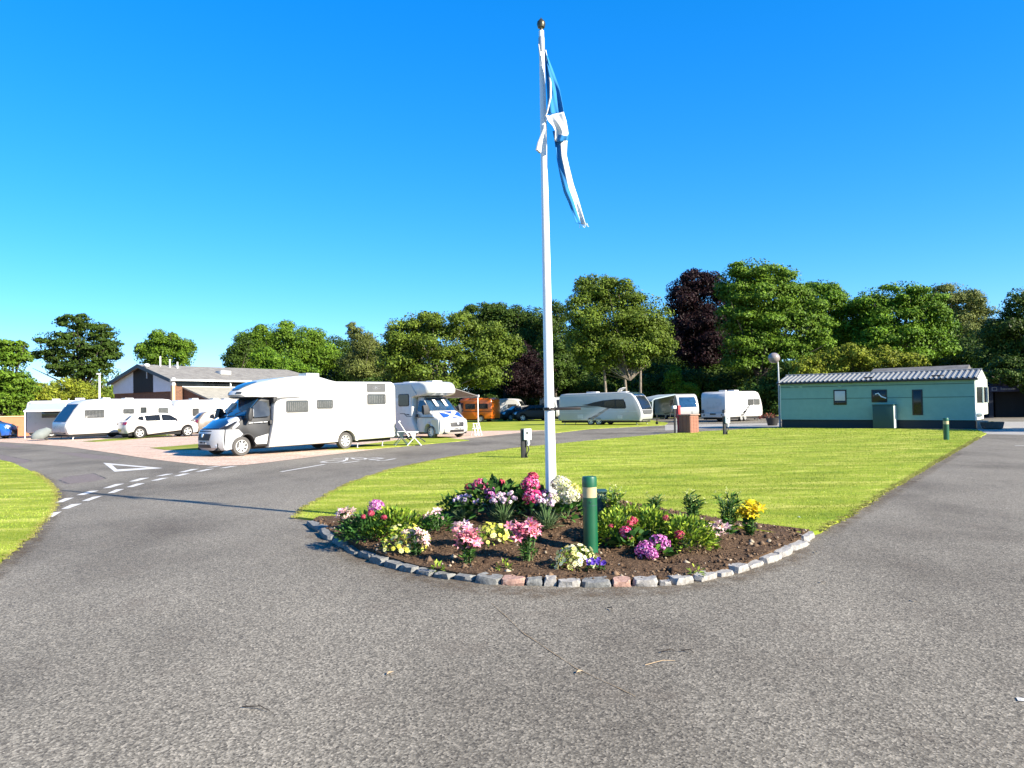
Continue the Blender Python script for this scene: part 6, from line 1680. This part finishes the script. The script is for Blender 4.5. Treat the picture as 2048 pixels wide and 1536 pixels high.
def hookup(px, py, topy, label):
    b = G(px, py); s = b.y / F_PX; H_ = at(px, topy, b.y).z
    t = thing('power_post', label, 'hook-up post', b, .25, 'electric hook-up posts')
    MB().box(-.085, -.07, 0, .075, .07, H_, .02).build('post', 'black_plastic', t)
    MB().box(-.02, -.15, H_ * .62, .22, .02, H_ * .99, .03).build('socket_housing', 'paper_white', t)
    MB().box(.05, -.165, H_ * .82, .12, -.15, H_ * .9, .005).build('socket_lid', 'grey_plastic', t)
    MB().tube([(.1, -.1, H_ * .66), (.13, -.12, H_ * .5), (.1, -.1, H_ * .44)], .045, 8).build('plug', 'pale_grey_plastic', t)
    MB().tube([(.1, -.1, H_ * .45), (.13, -.12, H_ * .3), (.06, -.1, H_ * .12), (.09, -.09, .01)], .018, 6).build('cable', 'black_plastic', t)
hookup(1048, 917, 857, 'black hook-up post with a white socket box, left of the flagpole on the lawn')
hookup(1450, 870, 832, 'black hook-up post with a white socket box, in front of the far caravan')
# brick water point with red post
wp = G(1378, 866)
wt = thing('water_point', 'brown and pink brick water point on the edge of the lawn', 'water point', (wp.x, wp.y, 0), .72)
zw = at(1378, 828.5, wp.y).z
MB().box(-.36, -.36, 0, .36, .36, zw - .06).build('core', 'granite_pink', wt)
brk = MB().box(0, 0, 0, .226, .03, .066, .006).mesh('brick', 'brick_plain' if 'brick_plain' in M else 'terracotta')
paint('brick_plain', (.30, .13, .085), .9, 0, 0, .3, 12.0)
brk.materials.clear(); brk.materials.append(M['brick_plain'])
nrow = int((zw - .06) / .076)
for s_ in range(4):
    for r_ in range(nrow):
        for k in range(3):
            o = link_mesh('brick', brk, wt); a = s_ * math.pi / 2
            off = -.345 + k * .237 + (.0 if r_ % 2 else .0)
            lx, ly = off, -.362 - .018
            o.location = (lx * math.cos(a) - ly * math.sin(a), lx * math.sin(a) + ly * math.cos(a), .01 + r_ * .076); o.rotation_euler = (0, 0, a)
MB().box(-.44, -.44, zw - .05, .44, .44, zw, .015).build('capstone', 'granite_pink', wt)
rd = G(1357, 866); zr = at(1357, 811, rd.y).z
rt_ = thing('hose_post', 'red post beside the brick water point', 'post', (rd.x, rd.y, 0), .7)
MB().box(-.06, -.09, zr * .55, .12, .09, zr, .015).build('board', 'red_post', rt_)
MB().box(-.03, -.05, 0, .05, .05, zr * .55, .01).build('post', 'red_post', rt_)
MB().tube([(.1, -.12, zr * .5), (.16, -.14, zr * .3), (.1, -.12, 0)], .05, 6).build('hose', 'orange_stain', rt_)
gd = G(1350, 867); zg2 = at(1350, 812, gd.y).z
gt = thing('tap_post', 'dark tap post next to the red post', 'post', (gd.x, gd.y, 0), .5)
MB().tube([(0, 0, 0), (0, 0, zg2)], .05, 8).build('post', 'black_plastic', gt); MB().box(-.12, -.08, zg2 - .15, .1, .08, zg2 + .02, .02).build('head', 'pale_grey_plastic', gt); MB().tube([(.04, -.07, 0), (.05, -.07, zg2 * .55)], .02, 6).build('pipe', 'galvanised', gt)
# orange meter pillar by the blue car
op = G(28, 874); ot = thing('meter_pillar', 'small orange brick pillar in front of the blue car', 'pillar', (op.x, op.y, 0), .3)
MB().box(-.2, -.2, 0, .2, .2, .76, .01).build('shaft', 'terracotta', ot); MB().box(-.24, -.24, .762, .24, .24, .82, .01).build('cap', 'orange_stain', ot)
# white water carriers by the saltire motorhome
sp = G(953, 871)
wtk = thing('towel_rack', 'small white folding rack in front of the saltire motorhome', 'rack', (sp.x, sp.y, 0), .9)
for x in (-.25, 0, .25): MB().tube([(x, -.18, 0), (x, 0, .7), (x, .18, 0)], .018, 6).build('leg', 'pole_white', wtk)
for z_, yy in ((.68, 0), (.4, -.08), (.4, .08)): MB().tube([(-.28, yy, z_), (.28, yy, z_)], .016, 6).build('rail', 'pole_white', wtk)

# folding recliner chairs
def recliner(px, py, rzv, label):
    b = G(px, py); t = thing('folding_chair', label, 'chair', b, rzv, 'folding recliners')
    MB().box(-.28, -.26, .42, .28, .26, .46, .015).build('seat', 'dark_fabric', t)
    MB().prism([(-.26, .46), (-.20, .46), (-.62, 1.22), (-.68, 1.2)], -.25, .25, .01, 1).build('backrest', 'dark_fabric', t)
    MB().tube([(-.66, -.2, 1.22), (-.66, .2, 1.22)], .055, 8).build('headrest', 'paper_white', t)
    MB().prism([(.28, .44), (.3, .40), (.62, .16), (.64, .2)], -.24, .24, .008, 1).build('leg_rest', 'dark_fabric', t)
    for s_ in (1, -1):
        y = s_ * .31
        MB().tube([(-.2, y, .46), (-.68, y, 1.22)], .022, 6).build('back_rail', 'paper_white', t)
        MB().box(-.3, y - .035, .66, .28, y + .035, .71, .015).build('armrest', 'paper_white', t)
        MB().prism([(-.15, .66), (.18, .66), (.12, .42), (-.02, .40)], y - .02, y + .02, .006, 1).build('arm_bracket', 'pale_grey_plastic', t)
        MB().tube([(.1, y, .45), (-.3, y, .0)], .022, 6).build('leg', 'paper_white', t)
        MB().tube([(.05, y, .45), (.42, y, .0)], .022, 6).build('leg', 'paper_white', t)
    t.scale = (.86, .86, .86)
    return t
recliner(826, 891, .12, 'white framed folding recliner with a dark sling, facing the saltire motorhome')
recliner(800, 890.5, .3, 'folding recliner pushed half behind the nearest motorhome')

# litter: twigs and dry leaves on the asphalt
def twig(a, b, r, label, mat='twig', nm='twig'):
    A, B = G(*a, .006), G(*b, .006); m = (A + B) / 2 + Vector((0.02, .01, .012))
    o = MB().tube([A, m, B], [r, r * .8, r * .4], 5).build(nm, mat, None); tag(o, label, nm, 'litter on the asphalt')
twig((1322, 1303), (1352, 1302), .004, 'straight black twig on the asphalt below the flower bed')
twig((1362, 1301), (1387, 1305), .004, 'shorter black twig end to end with the straight one')
twig((1290, 1330), (1350, 1321), .003, 'pale curved stalk on the asphalt below the two twigs', 'dry_leaf', 'stalk')
twig((485, 1413), (540, 1422), .004, 'brown twig on the near asphalt', )
twig((1215, 1215), (1224, 1221), .005, 'stubby dark twig near the front kerb')
for (px, py, lab) in [(1830, 1202, 'small pale leaf on the road right of the bed'), (1645, 1165, 'dry leaf on the road beyond the bed end'), (1632, 1105, 'dry leaf beside the last kerb stone'), (780, 1348, 'dry leaf on the grey asphalt in the near left'), (1598, 1040, 'white petal on the lawn corner by the yellow lilies'), (1160, 1345, 'dry leaf beside the mossy seam')]:
    p_ = G(px, py); o = MB().add([(-.03, 0, .004), (0, -.014, .012), (.035, 0, .006), (0, .014, .012)], [(0, 1, 2, 3)]).build('fallen_leaf', 'dry_leaf' if 'petal' not in lab else 'paper_white', None, smooth=0, recalc=False)
    o.location = (p_.x, p_.y, .035 if 'lawn' in lab else .002); o.rotation_euler = (0, 0, px); tag(o, lab, 'leaf', 'litter on the asphalt')
quad_px((2034, 1398), (2070, 1402), .05, 'road_marking')
quad_px((2030, 891), (2060, 891.5), .12, 'road_marking')
# ------------------------------------------------------------------ trees
TONES = {'green': [(.055, .108, .009), (.08, .145, .012), (.105, .175, .016)], 'olive': [(.085, .125, .014), (.115, .16, .02), (.06, .096, .011)], 'bright': [(.08, .155, .011), (.115, .2, .015), (.058, .118, .010)],
         'lime': [(.15, .18, .014), (.105, .14, .012), (.19, .21, .022)], 'dark': [(.026, .05, .007), (.038, .068, .010), (.052, .085, .012)], 'purple': [(.014, .007, .008), (.022, .010, .011), (.010, .005, .006)], 'birch': [(.11, .13, .03), (.085, .105, .022), (.135, .155, .042)]}
LEAF_TOTAL = 0
def tree(name, label, dist, lobes, tone, trunk_px, leaf=.34, dens=1.0, group='trees around the site', bark='bark_dark', cat='tree', seed=0, trunk_r=.28, flat=1.0, shell=.55, stems=None, blob=1.0):
    """lobes: (px, py, rx_px, ry_px[, depth offset m]) ellipsoids of the crown measured in the picture at distance dist"""
    global LEAF_TOTAL
    rr = np.random.default_rng(1000 + seed)
    base = at(trunk_px, 840, dist); base.z = 0
    t = thing(name, label, cat, base, 0, group)
    s = dist / F_PX
    leaf = leaf * .64
    P = []; Nn = []; K = []
    limb_ends = []
    for lb in lobes:
        px, py, rx, ry = lb[0], lb[1], lb[2] * 1.13, lb[3] * 1.13; dz = lb[4] if len(lb) > 4 else 0.0
        c = np.array(at(px, py, dist + dz) - base); R_ = np.array([rx * s, rx * s * .9, ry * s])
        limb_ends.append((c, R_))
        n_tot = int(4 * math.pi * R_[0] * R_[2] / (leaf * leaf) * 5.6 * dens)
        nb = int(rr.integers(13, 19))
        v = rr.normal(0, 1, (nb, 3)); v /= np.linalg.norm(v, axis=1, keepdims=True)
        br = rr.uniform(.26, .46, nb) * min(R_[0], R_[2]) * blob
        bc = c + v * R_ * rr.uniform(.5, .86, (nb, 1))
        bt = rr.uniform(.78, 1.22, nb)
        pk = rr.choice(nb, int(n_tot * .8), p=br ** 2 / (br ** 2).sum())
        d = rr.normal(0, 1, (len(pk), 3)); d[:, 2] = np.where(d[:, 2] < 0, d[:, 2] * .45, d[:, 2]); d /= np.linalg.norm(d, axis=1, keepdims=True)
        q = rr.normal(1.0, .16, (len(pk), 1)).clip(.4, 1.5)
        P.append(bc[pk] + d * br[pk][:, None] * q * np.array([1.15, 1.15, .8 * flat]))
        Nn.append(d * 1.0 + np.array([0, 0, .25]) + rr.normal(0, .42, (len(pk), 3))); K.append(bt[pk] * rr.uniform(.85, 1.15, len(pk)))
        nc = n_tot - len(pk)
        d = rr.normal(0, 1, (nc, 3)); d /= np.linalg.norm(d, axis=1, keepdims=True)
        P.append(c + d * R_ * rr.uniform(.2, .95, (nc, 1)) ** .6); Nn.append(d + rr.normal(0, .5, (nc, 3))); K.append(rr.uniform(.7, 1.0, nc))  # inner leaves, tinted darker than the outer ones
    P = np.concatenate(P); Nn = np.concatenate(Nn); K = np.concatenate(K)
    ok = P[:, 2] > .15; P, Nn, K = P[ok], Nn[ok], K[ok]
    n = len(P); LEAF_TOTAL += n
    Nn /= np.linalg.norm(Nn, axis=1, keepdims=True)
    u = np.cross(Nn, rr.normal(0, 1, (n, 3))); u /= np.linalg.norm(u, axis=1, keepdims=True); w = np.cross(Nn, u)
    L = (leaf * rr.uniform(.55, 1.15, n))[:, None]; W_ = L * rr.uniform(.6, .95, n)[:, None]
    V = np.stack([P - u * L * .5 + w * W_ * .5, P + u * L * .6 - Nn * L * .1, P - u * L * .5 - w * W_ * .5], 1)
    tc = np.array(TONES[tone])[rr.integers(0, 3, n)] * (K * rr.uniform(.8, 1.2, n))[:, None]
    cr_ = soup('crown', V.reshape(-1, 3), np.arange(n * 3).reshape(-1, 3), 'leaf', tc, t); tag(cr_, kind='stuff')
    zc = max(1.0, min(c[2] - R_[2] * .2 for c, R_ in limb_ends))
    top_c = max(limb_ends, key=lambda e: e[0][2])[0]
    mb = MB()
    for (sx, lean) in (stems or [(0, 0)]):
        mb.tube([(sx, 0, -.1), (sx * 1.05, .05, .8), (sx + lean * .4 + .08, .1, zc * .5), (sx + lean * .8, .0, zc), (sx * .6 + lean + (top_c[0] - sx) * .5, 0, zc + (top_c[2] - zc) * .6)], [trunk_r * 1.25, trunk_r, trunk_r * .85, trunk_r * .7, trunk_r * .3], 9)
    for c, R_ in limb_ends:
        for k in range(3):
            e = c + rr.normal(0, .45, 3) * R_
            m1 = np.array([e[0] * .35, e[1] * .35, zc * .8 + (e[2] - zc) * .35])
            mb.tube([(0, 0, zc * .72), tuple(m1), tuple(e)], [trunk_r * .5, trunk_r * .3, trunk_r * .08], 6)
    mb.build('trunk', bark, t)
    return t
tree('sycamore', 'open crowned sycamore with layered clumps standing alone above the left caravans', 84, [(150, 645, 38, 16), (190, 665, 44, 20, 1), (120, 680, 45, 18), (160, 695, 55, 22), (100, 708, 34, 14), (200, 708, 38, 26), (155, 728, 60, 20), (185, 745, 50, 18), (215, 690, 26, 18), (120, 745, 26, 9)], 'dark', 165, .42, 1.15, seed=1, flat=.55, shell=.2, trunk_r=.3)
tree('sycamore', 'tree rising at the left picture edge behind the blue car', 62, [(-20, 700, 50, 24), (20, 715, 34, 26), (5, 745, 45, 32), (40, 690, 16, 8), (-15, 785, 55, 40), (30, 780, 40, 32), (20, 815, 50, 28)], 'green', 5, .36, 1.0, seed=2, flat=.6)
tree('hedge_shrub', 'sunny yellow green shrub behind the awning motorhome', 66, [(70, 790, 42, 26), (95, 800, 36, 24), (45, 800, 30, 26), (70, 815, 60, 18)], 'lime', 75, .3, 1.0, cat='shrub', seed=3, trunk_r=.1, group='shrubs behind the left pitches')
tree('hedge_shrub', 'yellow green shrub beneath the lone sycamore', 72, [(145, 780, 42, 24), (165, 792, 36, 22), (120, 795, 30, 20)], 'lime', 140, .3, 1.0, cat='shrub', seed=4, trunk_r=.1, group='shrubs behind the left pitches')
tree('hedge_shrub', 'darker shrub between the lamp post and the clubhouse gable', 80, [(205, 785, 26, 26), (222, 795, 18, 20), (190, 795, 26, 16)], 'olive', 205, .32, 1.0, cat='shrub', seed=5, trunk_r=.1, group='shrubs behind the left pitches')
tree('lime_tree', 'rounded tree directly behind the clubhouse ridge', 104, [(325, 682, 34, 20), (355, 700, 34, 24), (300, 705, 28, 20), (330, 715, 56, 24)], 'green', 330, .42, 1.0, seed=6)
tree('sycamore', 'broad domed tree right of the clubhouse roof', 108, [(560, 672, 56, 26), (510, 690, 46, 32), (610, 690, 50, 32), (560, 715, 80, 38), (640, 712, 36, 36), (490, 725, 34, 28)], 'green', 560, .42, 1.0, seed=7)
tree('maple', 'brighter small maple in front of the broad domed tree', 92, [(560, 730, 45, 26), (590, 745, 52, 22), (530, 712, 28, 16)], 'bright', 570, .36, 1.0, seed=8, trunk_r=.15)
tree('maple', 'thin leaved tree with wispy edge at the clubhouse roof end', 96, [(475, 705, 20, 22), (465, 725, 16, 18), (490, 690, 16, 14)], 'dark', 475, .34, .55, seed=9, trunk_r=.12)
tree('birch', 'feathery birch with a drooping tip between two dense trees', 96, [(705, 660, 10, 18), (722, 680, 24, 26), (735, 710, 32, 34), (715, 735, 34, 30), (740, 750, 30, 26)], 'birch', 722, .3, .85, seed=10, bark='bark_grey', trunk_r=.14)
tree('sycamore', 'background tree filling the gap behind the birch', 118, [(680, 705, 36, 30), (650, 730, 40, 36), (700, 740, 50, 36)], 'dark', 680, .42, .9, seed=11)
tree('whitebeam', 'wide pale green whitebeam above the two motorhomes', 76, [(845, 645, 42, 22), (905, 650, 52, 26), (970, 670, 46, 26), (810, 680, 44, 34), (880, 690, 66, 40), (960, 710, 60, 36), (1010, 700, 34, 30), (800, 725, 48, 40), (880, 745, 70, 36), (970, 752, 56, 26)], 'olive', 880, .36, 1.0, seed=12, trunk_r=.22, bark='bark_grey')
tree('beech', 'dark domed beech behind the whitebeam and flagpole', 102, [(960, 630, 38, 22), (1010, 635, 50, 26), (1060, 650, 36, 36), (1000, 670, 70, 40), (1060, 700, 40, 46)], 'dark', 1010, .42, 1.0, seed=13)
tree('purple_plum', 'dark purple leaved plum beside the flagpole', 88, [(1045, 712, 26, 26), (1055, 745, 38, 34), (1030, 765, 34, 28), (1070, 775, 30, 28)], 'purple', 1050, .32, 1.0, seed=14, trunk_r=.16)
tree('sycamore', 'shady tree just right of the flagpole', 96, [(1115, 630, 22, 26), (1110, 680, 32, 44), (1120, 720, 36, 36), (1105, 760, 30, 26)], 'dark', 1112, .4, .9, seed=15, bark='bark_grey', trunk_r=.16)
tree('whitebeam', 'tall domed whitebeam with pale forked trunks behind the silver caravan', 74, [(1190, 575, 44, 28), (1235, 590, 48, 30), (1165, 620, 34, 36), (1225, 640, 66, 44), (1290, 630, 46, 40), (1310, 665, 38, 36), (1180, 680, 48, 40), (1250, 695, 60, 40), (1315, 690, 30, 26), (1195, 725, 36, 24)], 'olive', 1262, .36, 1.0, seed=16, bark='bark_grey', trunk_r=.16, stems=[(-2.4, -.2), (-.35, -.3), (.8, .35)])
tree('copper_beech', 'purple leaved copper beech towering behind the whitebeam', 92, [(1390, 560, 34, 22), (1425, 580, 36, 32), (1370, 600, 36, 36), (1410, 640, 50, 46), (1375, 680, 36, 46), (1420, 700, 44, 50)], 'purple', 1400, .42, 1.0, seed=17)
tree('sycamore', 'tallest sycamore, bright on its sunny flank, left of the holiday home', 80, [(1500, 545, 52, 26), (1555, 560, 46, 30), (1470, 575, 40, 36), (1530, 600, 76, 46), (1600, 610, 40, 40), (1490, 640, 60, 50), (1570, 660, 70, 50), (1620, 670, 40, 44), (1500, 700, 60, 44), (1580, 720, 60, 34)], 'green', 1520, .42, 1.0, seed=18, flat=.7)
tree('maple', 'bright maple between the two big sycamores', 88, [(1640, 590, 44, 30), (1660, 620, 50, 40), (1690, 650, 40, 44), (1660, 680, 50, 40)], 'bright', 1660, .4, 1.0, seed=19)
tree('sycamore', 'second large sycamore behind the holiday home roof', 84, [(1800, 590, 50, 26), (1745, 610, 36, 34), (1840, 615, 46, 36), (1790, 640, 70, 40), (1870, 660, 46, 40), (1820, 690, 80, 40), (1750, 680, 50, 44)], 'bright', 1800, .42, 1.0, seed=20, flat=.7)
tree('ash', 'airy yellow green ash at the back right', 106, [(1890, 590, 46, 24), (1930, 610, 42, 30), (1960, 640, 26, 30), (1920, 660, 50, 40), (1945, 690, 36, 40)], 'birch', 1910, .4, .9, seed=21)
tree('yew', 'dark shaded yew overhanging the reception building', 62, [(2040, 620, 36, 34), (2010, 665, 40, 36), (2060, 690, 60, 50), (2000, 715, 36, 30), (2030, 735, 50, 26, -4), (2070, 750, 70, 40), (1990, 740, 20, 20), (2000, 752, 26, 13, -6), (2040, 756, 32, 15, -6), (2075, 765, 36, 18, -6)], 'dark', 2075, .34, 1.0, seed=22)
for i, (px, d_, tp, lab) in enumerate([(1190, 116, 660, 'dark holm oak in the backdrop right of the flagpole'), (1345, 112, 640, 'dark holm oak in the gap beside the copper beech'), (1470, 110, 610, 'dark holm oak behind the tallest sycamore'), (1690, 112, 640, 'dark holm oak in the backdrop between the sycamores'), (1860, 112, 650, 'dark holm oak behind the airy ash'), (1985, 96, 680, 'dark holm oak beside the yew'), (760, 112, 700, 'dark holm oak behind the birch and whitebeam'), (1060, 114, 670, 'dark holm oak behind the purple plum')]):
    tree('holm_oak', lab, d_, [(px, tp + 30, 50, 36), (px - 40, tp + 70, 50, 44), (px + 42, tp + 66, 50, 44), (px, (tp + 760) / 2, 85, 60), (px - 50, 765, 55, 44), (px + 50, 765, 55, 44), (px, 800, 90, 36)], 'dark', px, .46, .75, seed=60 + i, shell=.75)
tree('laurel', 'pale leaved laurel bank behind the holiday home', 70, [(1700, 715, 50, 26), (1760, 720, 50, 24), (1650, 725, 40, 26), (1810, 725, 40, 18), (1620, 740, 40, 20)], 'lime', 1710, .3, .95, cat='shrub', seed=23, trunk_r=.1, group='shrubs under the big trees')
for i, (px, d_, tn, lab) in enumerate([(1000, 104, 'dark', 'deep green understorey shrub behind the orange van'), (1150, 100, 'dark', 'understorey shrub behind the silver caravan roof'), (1340, 88, 'dark', 'dark understorey shrub left of the porch awning'), (1420, 92, 'dark', 'dark understorey shrub behind the ribbed caravan'), (1500, 88, 'dark', 'dark understorey shrub right of the ribbed caravan'), (820, 92, 'dark', 'dark understorey shrub behind the two motorhomes'), (1250, 96, 'dark', 'dark understorey shrub between the pale forked trunks'), (1580, 74, 'dark', 'dark understorey shrub beside the globe lamp')]):
    tree('understorey_shrub', lab, d_, [(px, 762, 66, 34), (px - 50, 785, 50, 38), (px + 50, 785, 50, 38), (px, 812, 95, 28)], tn, px, .4, .8, cat='shrub', seed=30 + i, trunk_r=.12, group='shrubs under the big trees')
tree('spindle_shrub', 'small sunlit shrub behind the silver caravan nose', 84, [(1345, 765, 20, 26), (1350, 740, 10, 14), (1370, 780, 26, 18)], 'bright', 1350, .28, .9, cat='shrub', seed=40, trunk_r=.06, group='shrubs under the big trees')
# neighbouring trees just outside the picture, whose shade falls on the road and the reception building
def offtree(name, label, x, y, zc, r, tone, seed):
    px = 1024 + F_PX * x / y; py = 812 - F_PX * (zc - EYE) / y - .02 * (px - 1024)
    k = F_PX / y
    tree(name, label, y, [(px, py, r * k, r * k * .8), (px - r * .6 * k, py + r * .4 * k, r * .7 * k, r * .5 * k), (px + r * .6 * k, py + r * .3 * k, r * .7 * k, r * .5 * k)], tone, px, .45, .8, seed=seed)
offtree('yew', 'tree just outside the picture that shades the road by the planter', 35.6, 28.6, 7.4, 2.3, 'dark', 50)
offtree('sycamore', 'tall tree outside the picture shading the reception building', 58, 50, 8.5, 6.0, 'dark', 51)
offtree('sycamore', 'tree outside the picture next to the reception building', 50, 62, 8.0, 5.0, 'dark', 52)
# far woodland closing the horizon
def wood(n, seed):
    rr = np.random.default_rng(seed)
    px = rr.uniform(-2600, 2700, n); d = rr.uniform(128, 190, n)
    x = px / F_PX * d
    prof_h = 5.5 + 2.2 * np.sin(px * .011) + 1.5 * np.sin(px * .031 + 1)
    z = rr.uniform(0, 1, n) ** .8 * prof_h
    P = np.stack([x, d, z], 1)
    Nn = rr.normal(0, 1, (n, 3)) + np.array([.4, -.5, .6]); Nn /= np.linalg.norm(Nn, axis=1, keepdims=True)
    u = np.cross(Nn, rr.normal(0, 1, (n, 3))); u /= np.linalg.norm(u, axis=1, keepdims=True); w = np.cross(Nn, u)
    L = rr.uniform(.5, 1.1, n)[:, None]
    V = np.stack([P - u * L * .5, P + w * L * .3, P + u * L * .5, P - w * L * .3], 1)
    tc = np.array(TONES['green'])[rr.integers(0, 3, n)] * rr.uniform(.6, 1.2, (n, 1))
    return soup('woodland', V.reshape(-1, 3), np.arange(n * 4).reshape(-1, 4), 'leaf', tc)
tag(wood(60000, 9), 'distant belt of trees closing the horizon behind everything', 'woodland', kind='stuff')
print('LEAVES', LEAF_TOTAL)
